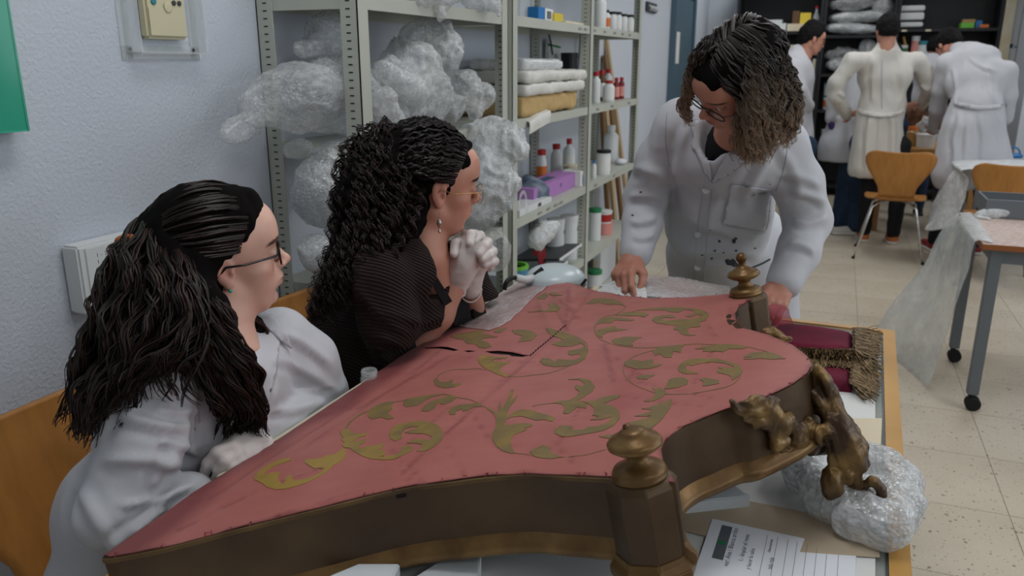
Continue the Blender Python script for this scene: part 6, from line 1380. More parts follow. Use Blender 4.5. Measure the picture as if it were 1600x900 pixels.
gC_ = [[px(*p) for p in q] for q in (
    [(1135, 52, 1.83), (1105, 66, 1.81), (1082, 95, 1.82), (1074, 130, 1.84), (1066, 165, 1.86), (1082, 190, 1.88)], [(1138, 52, 1.80), (1108, 78, 1.775), (1086, 108, 1.80), (1080, 140, 1.84), (1072, 170, 1.87), (1076, 198, 1.89)]  )]
hair_from_guides('hair_strands', gC_, [[.010, .010, .007, .005, .009, .011]] * 2, 420, ho, .0011, (.0055, 110), (.003, 230), col0='0f0c0c', col1='2b2320', tip='a88d74', tipstart=.3, seed=21, K=36, grey=(.15, '6f6a66'), len_var=.3)
gC1 = slerp_guides(HC, [(.066, .010, .095), (.05, .0, .11), (.02, .0, .125), (-.02, 0, .13), (-.05, 0, .125)], (-.02, .10, -.06), 12, (-.018, 0, .034), (.107, .090, .098)); hair_from_guides('hair_strands', gC1, [[.003, .007, .010, .010]] * 5, 700, ho, .0014, (.0022, 45), (.0012, 130), col0='0d0b0c', col1='322a28', seed=24, K=24, grey=(.2, '77716d'), len_var=.1)
gC2 = slerp_guides(HC, [(.05, .0, .11), (-.0, .0, .125), (-.05, 0, .12), (-.09, 0, .09)], (-.09, -.06, -.04), 12, (-.018, 0, .034), (.107, .090, .098)); gC3 = slerp_guides(HC, [(.03, .0, .11), (-.04, .0, .11), (-.09, 0, .08), (-.11, 0, .04)], (-.07, .09, -.05), 12, (-.018, 0, .034), (.108, .091, .098)); hair_from_guides('hair_strands', gC3, [[.003, .009, .014, .016]] * 4, 500, ho, .0014, (.004, 90), (.002, 190), col0='0d0b0c', col1='322a28', tip='5f5048', tipstart=.6, seed=26, K=22, grey=(.2, '77716d'), len_var=.1); hair_from_guides('hair_strands', gC2, [[.003, .007, .010, .010]] * 4, 450, ho, .0014, (.0022, 45), (.0012, 130), col0='0d0b0c', col1='322a28', seed=25, K=22, grey=(.2, '77716d'), len_var=.1)
gC_ = [[px(*p) for p in q] for q in (
    [(1150, 52, 1.78), (1164, 85, 1.745), (1166, 130, 1.745), (1162, 180, 1.77), (1155, 215, 1.82), (1158, 250, 1.88)],
    [(1155, 50, 1.78), (1178, 85, 1.745), (1180, 140, 1.75), (1170, 200, 1.79), (1166, 248, 1.86)],
    [(1156, 50, 1.79), (1188, 88, 1.765), (1190, 150, 1.77), (1178, 210, 1.81), (1172, 258, 1.86)], [(1162, 50, 1.81), (1206, 90, 1.80), (1212, 150, 1.80), (1200, 205, 1.82), (1192, 255, 1.87)], [(1165, 55, 1.85), (1214, 90, 1.85), (1228, 145, 1.86), (1226, 190, 1.88), (1214, 232, 1.90)], [(1170, 60, 1.90), (1222, 95, 1.91), (1242, 150, 1.91), (1238, 195, 1.92), (1222, 228, 1.93)])]
hair_from_guides('hair_strands', gC_, [[.006, .012, .017, .018, .018]] * 6, 2100, ho, .0011, (.0055, 100), (.0032, 220), col0='0d0b0c', col1='2b2422', tip='b59a80', tipstart=.30, seed=22, K=36, grey=(.2, '77716d'), len_var=.28)
# ================================================================== FAR PART OF THE ROOM
mat('plywood', 'b27a3c', .38, var=(7, 'a06c32', .8, 7), stretch=(6, 6, .5), bump=(60, .1, .0005))
def chair(name, label, loc, rz, group='plywood chairs', parent=None):
    """moulded plywood chair on chrome legs; local +y is where the sitter faces"""
    t = thing(name, label, 'chair', loc, rz, group)
    def shell(rows, nm):
        K = 15; V = []
        for (y, z, w, cup, sc_) in rows:
            for x in np.linspace(-1, 1, K):
                V.append((x * w, y + (cup * x * x if nm == 'backrest' else 0), z + (cup * x * x if nm == 'seat' else 0) - (sc_ * (1 - x * x) if sc_ else 0)))
        V = np.array(V); n = len(rows); Q = np.array([(i * K + j, i * K + j + 1, (i + 1) * K + j + 1, (i + 1) * K + j) for i in range(n - 1) for j in range(K - 1)])
        me = np_mesh(V, Q); o = link_mesh(nm, me, M('plywood'), t, True); md = o.modifiers.new('th', 'SOLIDIFY'); md.thickness = .010; md.offset = 0
        return o
    # seat from front edge to waist, then the flaring back
    shell([(y, z, w, c, 0) for y, z, w, c in ((.215, .425, .13, .0), (.205, .437, .175, .003), (.17, .447, .205, .006), (.08, .450, .218, .008), (-.02, .446, .215, .010), (-.11, .443, .195, .012), (-.165, .452, .155, .012), (-.195, .475, .128, .008))], 'seat')
    shell([(y, z, w, c, s_) for y, z, w, c, s_ in ((-.195, .476, .1275, .006, 0), (-.215, .51, .122, .008, 0), (-.230, .56, .132, .012, 0), (-.245, .62, .168, .022, 0), (-.258, .68, .208, .034, 0), (-.268, .735, .232, .04, .0), (-.276, .775, .236, .04, .006), (-.281, .803, .225, .036, .012), (-.284, .820, .196, .03, .012), (-.2845, .826, .165, .022, .009))], 'backrest')
    for sx in (-1, 1):
        for sy in (-1, 1):
            MB().tube([(sx * .03, sy * .02, .432), (sx * .10, sy * .085 - .01, .425), (sx * .15, sy * .135 - .01, .39), (sx * .235, sy * .225 - .02, .012)], .0085, 8).build('leg', M('chrome'), t, smooth=True)
            MB().lathe([(.012, 0), (.012, .018), (.009, .02)], (sx * .2385, sy * .228 - .02, 0), 8).build('foot_cap', M('rubber'), t)
    MB().lathe([(.06, .425), (.06, .436), (.05, .438)], (0, 0, 0), 16).build('under_plate', M('black'), t)
    return t
chair('chair', 'plywood chair with chrome legs standing empty behind the standing woman, seen from behind', (1.985, 6.70, 0), radians(-3))
chair('chair', 'plywood chair behind the tray table at the right edge of the frame', (2.60, 6.13, 0), radians(-2))
chair('chair', 'plywood chair under the woman in white at the left edge', (.40, .965, 0), radians(-90))
chair('chair', 'plywood chair under the woman in the brown cardigan', (.39, 1.63, 0), radians(-96))

# --- right hand work table on castors
t = thing('castor_table', 'grey framed table on castors with patterned top at the right edge', 'table', (2.109, 3.631, 0))
W_, D_ = 1.3, .72
box('table_top', (0, 0, .718), (W_, D_, .738), mat('patterned_top', 'c4b6ae', .6, var=(70, 'b08f86', .9, 3)), t)
MB().box((-.004, -.004, .716), (W_, 0, .739)).box((-.004, 0, .716), (0, D_, .739)).build('wood_edging', mat('edge_brown', '8c5228', .45), t, .001)
for a, b in ((.035, .03), (.035, D_ - .07), (W_ - .08, .03), (W_ - .08, D_ - .07)):
    l = box('leg', (a, b, .075), (a + .045, b + .04, .716), M('steel_grey'), t, .002)
    MB().lathe([(.012, .05), (.012, .08)], (a + .02, b + .02, 0), 10).tube([(a + .006, b + .025, .032), (a + .006, b + .012, .032)], .0, 4).build('stem', M('black'), l)
    for dx in (-.012, .012): MB().lathe([(.024, -.008), (.031, -.005), (.031, .005), (.024, .008)], n=16, mtx=Matrix.Translation((a + .03, b + .02 + dx * 1.2, .032)) @ Matrix.Rotation(pi / 2, 4, 'X')).build('castor_wheel', M('rubber'), l, smooth=False)
MB().box((.05, .04, .655), (W_ - .06, .06, .716)).box((.05, D_ - .06, .655), (W_ - .06, D_ - .04, .716)).box((.045, .05, .655), (.065, D_ - .05, .716)).build('rail', M('steel_grey'), t)
def wsheet(name, rows, m, label, cat, th=.0012, nz=.012, n=34, seed=0, fr=5, group=None):
    """sheet through rows of world points"""
    A_ = np.array([cr(r, n) for r in rows]); A_ = np.array([cr(A_[:, j], n) for j in range(n)]).transpose(1, 0, 2)
    V = A_.reshape(-1, 3); e = nz * np.c_[vnoise(V, fr, seed), vnoise(V, fr, seed + 2), .4 * vnoise(V, fr, seed + 5)] + nz * .35 * np.c_[ridged(V, fr * 3, seed + 1), ridged(V, fr * 3, seed + 3), 0 * V[:, 0]]
    w = np.clip((rows[0][0][2] - V[:, 2]) / .1, 0, 1)[:, None] if True else 1; V = V + e * w
    Q = np.array([(i * n + j, i * n + j + 1, (i + 1) * n + j + 1, (i + 1) * n + j) for i in range(n - 1) for j in range(n - 1)])
    me = np_mesh(V, Q); o = link_mesh(name, me, m, None, True); md = o.modifiers.new('th', 'SOLIDIFY'); md.thickness = th; md.offset = 1
    return tag(o, label, cat, group)
wsheet('plastic_sheet', [[(2.17, 4.36, .742), (2.16, 4.0, .742), (2.15, 3.66, .742)], [(2.14, 4.36, .747), (2.105, 4.0, .747), (2.09, 3.66, .747)], [(2.085, 4.42, .70), (2.07, 4.05, .70), (2.075, 3.66, .70)], [(1.99, 4.45, .45), (2.03, 4.12, .42), (2.065, 3.78, .44)], [(1.88, 4.5, .22), (1.98, 4.1, .2), (2.05, 3.83, .2)], [(1.80, 4.5, .03), (1.92, 4.15, .012), (2.02, 3.85, .01)]],
       M('drape'), 'translucent plastic sheet draped off the left side of the castor table to the floor', 'plastic sheet', seed=3)
t = thing('grey_tray', 'grey rimmed box tray at the back of the castor table', 'tray', (2.20, 4.30, .740))
MB().box((0, -.02, 0), (.8, .0, .085)).box((0, .24, 0), (.8, .26, .085)).box((0, 0, 0), (.012, .24, .085)).box((.788, 0, 0), (.8, .24, .085)).box((0, 0, 0), (.8, .24, .01)).build('tray_body', M('steel_grey'), t, .002)
box('dark_liner', (.013, .001, .0105), (.787, .239, .014), M('grey_dark'), t)
s = SDF(); s.cap(px(1530, 338, 3.72), px(1575, 330, 3.72), .022, .035, .02).cap(px(1575, 330, 3.72), px(1592, 334, 3.70), .035, .03, .02).cap(px(1524, 343, 3.70), px(1545, 346, 3.66), .012, .016, .01)
o = sdf_obj('white_gloves', s, .006, M('film_white'), None, lambda V, N_: .006 * ridged(V, 26, 3), None, 1, cut=lambda P: .7395 - P[:, 2]); tag(o, 'crumpled white plastic gloves lying on the castor table', 'gloves')
# --- second table under white plastic
t = thing('covered_table', 'long table under white plastic at the far right behind a plywood chair', 'table', (2.42, 6.3, 0))
box('table_top', (0, 0, .70), (1.4, .65, .735), M('white_matte'), t, .004)
for a, b in ((.04, .04), (.04, .6), (1.3, .04), (1.3, .6)): box('leg', (a, b, 0), (a + .03, b + .03, .70), M('steel_grey'), t)
wsheet('plastic_sheet', [[(3.3, 6.95, .739), (3.3, 6.6, .739), (3.3, 6.3, .739)], [(2.43, 6.96, .740), (2.42, 6.6, .740), (2.42, 6.28, .740)], [(2.38, 6.97, .66), (2.36, 6.6, .66), (2.39, 6.26, .66)], [(2.28, 6.98, .45), (2.30, 6.6, .42), (2.38, 6.24, .48)], [(2.25, 6.9, .25), (2.20, 6.5, .25), (2.36, 6.22, .35)]],
       M('film_white'), 'white plastic cover hanging off the far table beside the plywood chair', 'plastic sheet', seed=8, nz=.02)
t = thing('blue_basket', 'small blue plastic thing with loop handle on the far covered table', 'basket', tuple(px(1580, 250, 6.15)[:2]) + (.742,))
MB().lathe([(.07, 0), (.075, .02), (.06, .03)], n=16).build('base', M('blue'), t); MB().tube([(.05 * cos(a), 0, .028 + .05 * sin(a)) for a in np.linspace(0, pi, 14)], .007, 6).build('handle', M('blue'), t, smooth=True)
# --- worktable between the two men
t = thing('wooden_workbench', 'pale wooden bench between the two men in white coats', 'bench', (1.95, 7.62, 0))
box('top', (-.1, 0, .70), (.75, .7, .735), M('wood_lt'), t, .003); box('front_rail', (-.06, .02, .56), (.71, .045, .70), M('wood_lt'), t)
for a, b in ((-.06, .03), (.66, .03), (-.06, .62), (.66, .62)): box('leg', (a, b, 0), (a + .05, b + .05, .70), M('wood_lt'), t)
zb = .7355
def onb(u, y): return (CAM[0] + 0, y)
def xat(u, y, z):
    k = (u - 800) / FPX; Y = y - CAM[1]; c = CAM[2] - z
    # k*((X*FW0+Y*FW1)cp + c sp) = X*RT0 + Y*RT1
    return CAM[0] + (Y * RT[1] - k * (Y * FW[1] * _cp + c * _sp)) / (k * FW[0] * _cp - RT[0])
t = thing('tub', 'white round tub at the hand of the man on the right', 'tub', (xat(1446, 7.8, .78), 7.8, zb)); MB().lathe([(.07, 0), (.08, .1)], n=20).build('body', M('white_pl'), t); MB().lathe([(.083, .1), (.084, .112), (.07, .114)], n=20).build('lid', M('white_pl'), t)
t = thing('jar', 'amber glass jar with orange contents on the wooden bench', 'jar', (xat(1424, 7.85, .78), 7.85, zb)); MB().lathe([(.045, 0), (.047, .12), (.035, .14)], n=16).build('body', mat('amber', '9a7a4a', .3), t); MB().lathe([(.04, .141), (.04, .17)], n=16).build('lid', M('orange'), t)
s = SDF(); c0 = np.array([xat(1445, 8.0, .9), 8.0, .88]); s.ell(c0, (.06, .05, .10), .03).ell(c0 + [0, 0, -.1], (.05, .05, .05), .03); o = sdf_obj('clear_bag', s, .01, M('film'), None, lambda V, N_: .02 * ridged(V, 20, 2)); tag(o, 'clear crumpled plastic bag standing on the wooden bench', 'bag'); 
s = SDF(); c1 = np.array([xat(1440, 8.05, 1.05), 8.15, 1.03]); s.ell(c1, (.12, .08, .10), .03).ell(c1 + [-.05, 0, -.07], (.05, .05, .06), .03).cap(c1 + [0, 0, -.1], c1 + [0, 0, -.30], .045, .05, .03); o = sdf_obj('wooden_sculpture', s, .012, mat('sculpt', '4a2f22', .5, var=(12, '8a6a52', .6)), None, lambda V, N_: .012 * vnoise(V, 18, 4)); tag(o, 'brown carved piece on the bench being worked on by the men', 'sculpture')
o = MB().box((xat(1436, 8.1, 1.1), 8.02, 1.085), (xat(1458, 8.1, 1.1), 8.2, 1.10)).build('white_paper', M('label_white')); tag(o, 'white paper lying over the brown carved piece', 'paper')

# --- black shelving along the far wall
BY = 9.56
def black_unit(x0, x1, levels, label):
    t = thing('black_shelving', label, 'shelving', ((x0 + x1) / 2, BY, 0), 0, 'black shelving units along the far wall'); w = (x1 - x0) / 2
    for sx in (-1, 1): box('side_panel', (min(sx * w, sx * (w - .03)), 0, 0), (max(sx * w, sx * (w - .03)), .38, 2.3), M('black_shelf'), t)
    box('back_panel', (-w + .03, .37, .02), (w - .03, .38, 2.3), M('black_shelf'), t)
    for z in levels: box('shelf', (-w + .03, 0, z - .03), (w - .03, .369, z), M('black_shelf'), t)
    return t
black_unit(.37, 1.27, (.12, .55, .94, 1.32, 1.765, 2.25), 'black shelving unit nearest the blue door')
black_unit(1.275, 1.985, (.12, .57, .94, 1.32, 1.72, 2.25), 'black shelving unit behind the man with his back turned')
black_unit(1.99, 2.95, (.12, .55, .94, 1.455, 1.775, 2.25), 'black shelving unit behind the bending man at the right')
def fb(u0, u1, v0, z, m, name, label, cat, y=BY + .06, dep=.2, bev=.004, group=None):
    x0, x1 = xat(u0, y, z), xat(u1, y, z); zt_ = z + abs(px(800, v0, 9)[2] * 0 + 1) * 0
    r = ray((u0 + u1) / 2, v0); tt = (y - CAM[1]) / r[1]; h = (CAM + r * tt)[2] - z
    o = box(name, (x0, y, z + .0005), (x1, y + dep, z + max(h, .01)), M(m), None, bev); return tag(o, label, cat, group)
t = thing('white_tray', 'white shallow tray on the far left black shelf', 'tray', (xat(1192, BY + .05, 1.78), BY + .03, 1.7655))
MB().box((-.24, 0, 0), (.24, .3, .01)).box((-.24, 0, 0), (.24, .01, .085)).box((-.24, .29, 0), (.24, .3, .085)).box((-.24, .01, 0), (-.23, .29, .085)).box((.23, .01, 0), (.24, .29, .085)).build('tray_shell', M('white_pl'), t)
for u, r_, lb in ((1160, .045, 'small clear round dish standing in the far tray, left one'), (1175, .062, 'larger clear round dish standing in the far tray, right one')):
    o = MB().lathe([(r_ * .5, 0), (r_, .02), (r_ * 1.02, .028)], n=20, mtx=Matrix.Rotation(radians(80), 4, 'X')).build('round_dish', M('clear')); o.location = (xat(u, BY + .12, 1.85), BY + .12, 1.85 + r_ * .3); tag(o, lb, 'dish')
o = box('paper_stack', (xat(1190, BY + .1, 1.86), BY + .08, 1.853), (xat(1222, BY + .1, 1.86), BY + .3, 1.89), M('white_matte')); tag(o, 'pile of papers leaning out of the white tray', 'papers'); o.rotation_euler = (0, 0, 0)
fb(1236, 1247, 17, 1.7655, 'brown', 'amber_bottle', 'dark amber bottle beside the yellow box', 'bottle'); fb(1248, 1265, 20, 1.7655, 'yellow', 'yellow_box', 'yellow box on the far left black shelf', 'box')
t = thing('bottle', 'clear bottle with red cap at the right end of the far left black shelf', 'bottle', (xat(1274, BY + .1, 1.85), BY + .12, 1.7655)); MB().lathe([(.034, 0), (.036, .15), (.014, .20), (.013, .235)], n=14).build('body', M('clear'), t, smooth=True); MB().lathe([(.016, .236), (.016, .26)], n=12).build('cap', M('red'), t)
fb(1229, 1262, 37, 1.7655, 'cream_paper', 'cream_parcel', 'low cream parcel by the white tray on the far shelf', 'parcel', y=BY + .02, dep=.04)
fb(1205, 1262, 70, 1.3205, 'cream_paper', 'cream_carton', 'long cream carton on the second far left black shelf', 'carton'); fb(1268, 1282, 92, 1.3205, 'cream_paper', 'pale_pot', 'pale pot beside the cream carton on the far shelf', 'pot')
def far_wrap(label, balls, m='bubble_dense', seed=0, amp=.02, h=.014):
    s = SDF()
    for u, v, r in balls: s.ell(np.array(pax(u, v, 1, BY + .16)), r, .03)
    o = sdf_obj('bubble_wrap', s, h, M(m), None, lambda V, N_: amp * ridged(V, 10, seed) + amp * .4 * ridged(V, 24, seed), None, 1); tag(o, label, 'bubble wrap', 'wrapped bundles on the far black shelving')
far_wrap('white wrapped bundle lying on the top far middle shelf', [(1318, 44, (.22, .12, .05)), (1350, 46, (.2, .12, .045))], seed=1, amp=.012)
far_wrap('white wrapped bundle stacked second on the far middle shelf', [(1325, 28, (.2, .12, .05)), (1360, 26, (.15, .12, .05))], seed=2, amp=.015)
far_wrap('loose bubble wrap heaped on top of the far middle stack', [(1330, 6, (.22, .12, .06)), (1380, 12, (.09, .1, .11)), (1350, -8, (.2, .1, .06))], 'bubble', seed=3)
far_wrap('film wrapped roll on the second far middle shelf', [(1355, 75, (.07, .1, .08)), (1338, 98, (.12, .12, .07)), (1310, 102, (.12, .1, .06))], seed=4)
far_wrap('grey plastic covered parts on the second far middle shelf', [(1315, 85, (.16, .12, .07))], 'film', seed=5)
for k, (u, z, b_, bn, lb) in enumerate(((1296, .9405, 'white_pl', 'red', 'upper tub with green lid on the far middle shelf'), (1293, .5705, 'white_pl', 'red', 'white tub with orange label on the lower far shelf'))):
    t = thing('paint_tub', lb, 'tub', (xat(u, BY + .1, z + .1), BY + .12, z)); MB().lathe([(.062, 0), (.068, .13)], n=18).build('body', M(b_), t); MB().lathe([(.070, .131), (.070, .15)], n=18).build('lid', M('teal' if k == 0 else 'white_pl'), t); MB().lathe([(.0655, .03), (.068, .1)], n=18).build('label_band', M('orange'), t)
t = thing('paint_tub', 'lid-down tub stacked on the teal-lidded tub of the far middle shelf', 'tub', (xat(1297, BY + .1, 1.15), BY + .12, .9405 + .1505)); MB().lathe([(.062, 0), (.068, .12)], n=18).build('body', M('white_pl'), t); MB().lathe([(.070, .121), (.070, .14)], n=18).build('lid', M('teal'), t)
for k, (v0, v1) in enumerate(((8, 17), (19, 31), (34, 42))):
    y = BY + .05; x0, x1 = xat(1404, y, 1.85), xat(1443, y, 1.85); z0 = (CAM + ray(1420, v1) * (y / ray(1420, v1)[1]))[2]; z1 = (CAM + ray(1420, v0) * (y / ray(1420, v0)[1]))[2]
    o = box('white_case', (x0, y, z0), (x1, y + .22, z1 - .004), M('white_pl'), None, .01); tag(o, ['topmost white case in the stack on the far right shelf', 'middle white case in the stack on the far right shelf', 'lowest white case in the stack on the far right shelf'][k], 'case', 'white cases on the far right shelf')
    if k: b_ = box('case_divider', (x0 + .01, y + .01, z1 - .003), (x1 - .01, y + .2, z1 + .012), M('black'), o)
fb(1501, 1522, 35, 1.7755, 'green_lt', 'green_block', 'green block on the far right shelf', 'block'); 
y_ = BY + .06; o = box('orange_block', (xat(1504, y_, 1.83), y_, 1.826), (xat(1524, y_, 1.83), y_ + .1, 1.862), M('card'), None, .003); tag(o, 'orange brown block lying on the green block', 'block')
fb(1524, 1534, 32, 1.7755, 'blue', 'blue_block', 'blue block between the green and orange blocks', 'block'); fb(1530.5, 1545, 38, 1.7755, 'orange', 'orange_block', 'orange block at the right end of the far right shelf', 'block', y=BY + .01, dep=.045)
for u0, u1 in ((1409, 1417), (1446, 1455)):
    x0, x1 = xat(u0, BY, 1.76), xat(u1, BY, 1.76); o = box('shelf_tag', (x0, BY - .003, 1.748), (x1, BY - .0005, 1.766), M('cream_paper')); tag(o, 'cream paper tag on the front edge of the far right shelf, %s one' % ('left' if u0 < 1420 else 'right'), 'tag')
for u, r_, h, b_, l_, lb in ((1409, .05, .16, 'green', 'white_pl', 'green pot with white lid on the far right middle shelf'), (1428, .04, .25, 'pink', 'white_pl', 'tall pink can with white cap on the far right middle shelf'), (1440, .055, .2, 'white_pl', 'teal', 'white jar with teal lid on the far right middle shelf'), (1453, .035, .12, 'white_pl', 'white_pl', 'small white jar beside the printed white carton')):
    t = thing('jar', lb, 'jar', (xat(u, BY + .1, 1.5), BY + .12, 1.4555)); MB().lathe([(r_ * .95, 0), (r_, h * .8)], n=18).build('body', M(b_), t); MB().lathe([(r_ * 1.03, h * .8 + .001), (r_ * 1.03, h)], n=18).build('lid', M(l_), t)
o = fb(1458, 1470, 73, 1.4555, 'label_white', 'printed_carton', 'small white printed carton on the far right middle shelf', 'carton')
o = MB().tube([(xat(1420, BY + .1, 1.5), BY + .1, 1.47), (xat(1412, BY + .1, 1.7), BY + .12, 1.70)], .014, 8).build('wooden_brush', M('wood_lt')); tag(o, 'wooden handled brush leaning among the far jars', 'brush')
# blue cap on the left wall side
# wheel of a trolley low by the black shelves
t = thing('trolley', 'black trolley wheel with spokes low beside the far shelves', 'trolley', (1.25, 8.9, 0)); c_ = (0, 0, .17)
MB().tube([(.17 * cos(a), 0, .175 + .17 * sin(a)) for a in np.linspace(0, 2 * pi, 33)], .016, 8).build('tyre', M('rubber'), t, smooth=True)
for k in range(8): a = 2 * pi * k / 8; MB().tube([(0, 0, .175), (.155 * cos(a), 0, .175 + .155 * sin(a))], .004, 5).build('spoke', M('silver'), t)
MB().lathe([(.03, -.03), (.03, .03)], n=12, mtx=Matrix.Translation((0, 0, .175)) @ Matrix.Rotation(pi / 2, 4, 'X')).build('hub', M('silver'), t); box('frame', (-.25, .05, .16), (.1, .35, .3), M('black'), t)

# ================================================================== PEOPLE IN THE BACKGROUND
def figure(label, loc, coat_ops, head, skin, hairf, coat='coat_warm', legf=None, hands=(), h=.013, seed=0, cutz=None, arms_skin=(), fl_=()):
    t = person(label, loc)
    s = SDF(); coat_ops(s)
    co = sdf_obj('lab_coat', s, h, M(coat), t, withfolds(folds(.006, 5, .004, 11, seed, (1.6, 1.6, .5)), fl_), None, 1, cut=cutz)
    parts_ = []
    if head:
        s = head_sdf(head, small=True); s.cap(head.w((-.03, 0, -.04)), head.w((-.03, 0, -.05)) - [0, 0, .09], .054, .056, .02); V, Q = s.mesh(.0055, None, None, None, None, 1); parts_.append((V, Q, M('skin'), head_col(head, skin, 'a0605c', 'b87866', '15100e')(V)))
    s = SDF(); n = 0
    for (w_, f_, d_, sd, cu) in hands: hand(s, w_, f_, d_, sd, [(cu, cu, cu * .6)] * 4); n += 1
    for a, b, ra, rb in arms_skin: s.cap(a, b, ra, rb, .02); n += 1
    if n: V, Q = s.mesh(.005, None, None, None, None, 1); parts_.append((V, Q, 0, coldisp(skin)(V)))
    # trunk inside the coat
    if head:
        s = SDF(); nb_ = head.w((-.03, 0, -.05)) - [0, 0, .09]; lo_ = np.array([v.co[:] for v in co.data.vertices]).mean(0); s.chain([nb_, nb_ * .6 + lo_ * .4, lo_], (.045, .04, .05), .03); [s.cap(lo_, hh[0], .035, .025, .03) for hh in hands]; V, Q = s.mesh(.02, None, None, None, None, 1); parts_.append((V, Q, 0, coldisp(skin)(V)))
    if parts_: body_join([(p[0], p[1], M('skin'), p[3]) for p in parts_], 'body', t)
    if hairf: hairf(t, head)
    if legf: legf(t)
    return t
def short_hair(vol=.008, top=.012, back=-.06, col='0b0909'):
    def f(t, H):
        A_ = H.A / H.sc; s = SDF(); s.ell(H.w((-.018, 0, .042)), (.100 + vol, .080 + vol * .5, .088 + vol), .02, A_); s.cap(H.w((.03, 0, .075 + top)), H.w((-.04, 0, .085 + top)), .048, .045, .03); s.ell(H.w((-.07, 0, -.01)), (.045, .06, .055), .03, A_)
        s.ell(H.w((.085, 0, -.035)), (.075, .11, .092), .006, A_, True); s.ell(H.w((-.02, 0, -.105)), (.12, .12, .055), .006, A_, True)
        for y in (-1, 1): s.ell(H.w((-.002, .092 * y, -.012)), (.024, .025, .034), .004, A_, True)
        sdf_obj('hair', s, .005, mat('hair_' + col, col, .8, spec=.25) if 'hair_' + col not in MATS else M('hair_' + col), t, lambda V, N_: .004 * vnoise(V, 60) + .003 * vnoise(V, 120), None, 1)
    return f
def P_(u, v, d): return px(u, v, d)
# man with his back turned, centre
d0 = 6.5
def ops(s):
    sh = [P_(1332, 96, d0), P_(1432, 96, d0)]; s.cap(sh[0], sh[1], .068, .068, .06); s.ell(P_(1382, 120, d0), (.20, .12, .16), .06); s.ell(P_(1378, 165, d0), (.175, .12, .2), .06); s.cap(P_(1385, 66, d0 + .02), P_(1384, 82, d0), .062, .10, .04)
    s.cap(P_(1364, 190, d0), P_(1358, 262, d0), .13, .16, .05); s.cap(P_(1380, 190, d0), P_(1382, 262, d0), .14, .16, .05)
    s.chain([sh[0], P_(1308, 130, d0 + .02), P_(1306, 150, d0 + .03), P_(1322, 178, d0 + .2)], (.068, .064, .060, .048), .025); s.chain([sh[1], P_(1447, 118, d0 + .02), P_(1453, 135, d0 + .03), P_(1440, 162, d0 + .2)], (.068, .066, .062, .048), .025)
fb_ = P_(1360, 371, d0); fb_[2] = 0
def lg(t):
    a = np.array([1.815, 7.14, 0]); b = np.array([2.04, 7.14, 0])
    legs(t, [a + [.02, .0, .80], b + [-.04, .0, .80]], [a + [0.0, .0, .47], b + [0, .0, .47]], [a, b], 'cloth_black', (.078, .066, .052), radians(95), 'shoe_tan')
def xt(t, s_): pass
B_ = figure('short-haired man in long white coat, back turned, middle of the far group', (1.93, 7.15, 0), ops, Head(1386, 50, 6.5, 105, 14, 0, .96), 'b98570', short_hair(), 'coat_warm', lg, seed=2, cutz=lambda P: .55 - P[:, 2],
       hands=[(P_(1322, 180, d0 + .2), P_(1330, 190, d0 + .3) - P_(1322, 178, d0 + .2), [0, -1, .3], 1, .5), (P_(1440, 163, d0 + .2), P_(1436, 176, d0 + .3) - P_(1440, 162, d0 + .2), [0, -1, .3], -1, .5)],
       fl_=[(1330, 120, 1340, 180, 3, 10, 2), (1360, 180, 1355, 262, 4, 12, 3), (1390, 180, 1395, 262, 4, 12, -3), (1375, 185, 1372, 262, 3, 8, 0), (1310, 145, 1325, 150, 3, 10, 2), (1440, 130, 1452, 140, 3, 10, 2), (1370, 90, 1365, 160, 4, 8, 3), (1405, 90, 1408, 160, 4, 8, -3)])
coB = bvh([c for c in B_.children if c.name.startswith('lab_coat')][0])
patch('half_belt', coB, [(1326, 163), (1350, 173), (1378, 177), (1400, 175), (1412, 170), (1413, 176), (1400, 182), (1378, 184), (1350, 180), (1325, 170)], M('coat_warm'), B_, .008, .014, 4); line_on('back_seam', coB, [(1378, 92), (1378, 130), (1378, 170)], .004, M('seam'), B_)
patch('yellow_stain', coB, [(1309, 182), (1316, 183), (1320, 192), (1316, 203), (1310, 198)], M('paint_yellow'), B_, .003, .008, 3)
# bending man, right
d1_ = 6.15
def ops(s):
    sh = [P_(1478, 100, d1_ + .25), P_(1572, 112, d1_ + .05)]; s.cap(sh[0], sh[1], .074, .074, .06); s.ell(P_(1524, 88, d1_ + .22), (.17, .16, .09), .07); s.ell(P_(1526, 130, d1_ + .1), (.22, .14, .18), .06); s.ell(P_(1525, 175, d1_), (.19, .14, .2), .06); s.cap(P_(1498, 78, d1_ + .36), P_(1515, 84, d1_ + .3), .065, .09, .04)
    s.cap(P_(1505, 200, d1_), P_(1492, 270, d1_), .15, .17, .06); s.cap(P_(1530, 200, d1_), P_(1540, 262, d1_), .17, .19, .06)
    s.chain([sh[0], P_(1469, 140, d1_ + .3), P_(1465, 170, d1_ + .35), P_(1460, 200, d1_ + .5)], (.070, .065, .058, .047), .025); s.chain([sh[1], P_(1574, 150, d1_ + .05), P_(1570, 185, d1_ + .1)], (.070, .063, .055), .025)
def lg2(t):
    a = np.array([2.33, 6.97, 0]); b = np.array([2.62, 6.97, 0]); legs(t, [a + [.04, 0.03, .74], b + [-.06, 0.03, .74]], [a + [0, 0, .45], b + [0, 0, .45]], [a, b], 'cloth_black', (.075, .066, .05), radians(110), 'darkred')
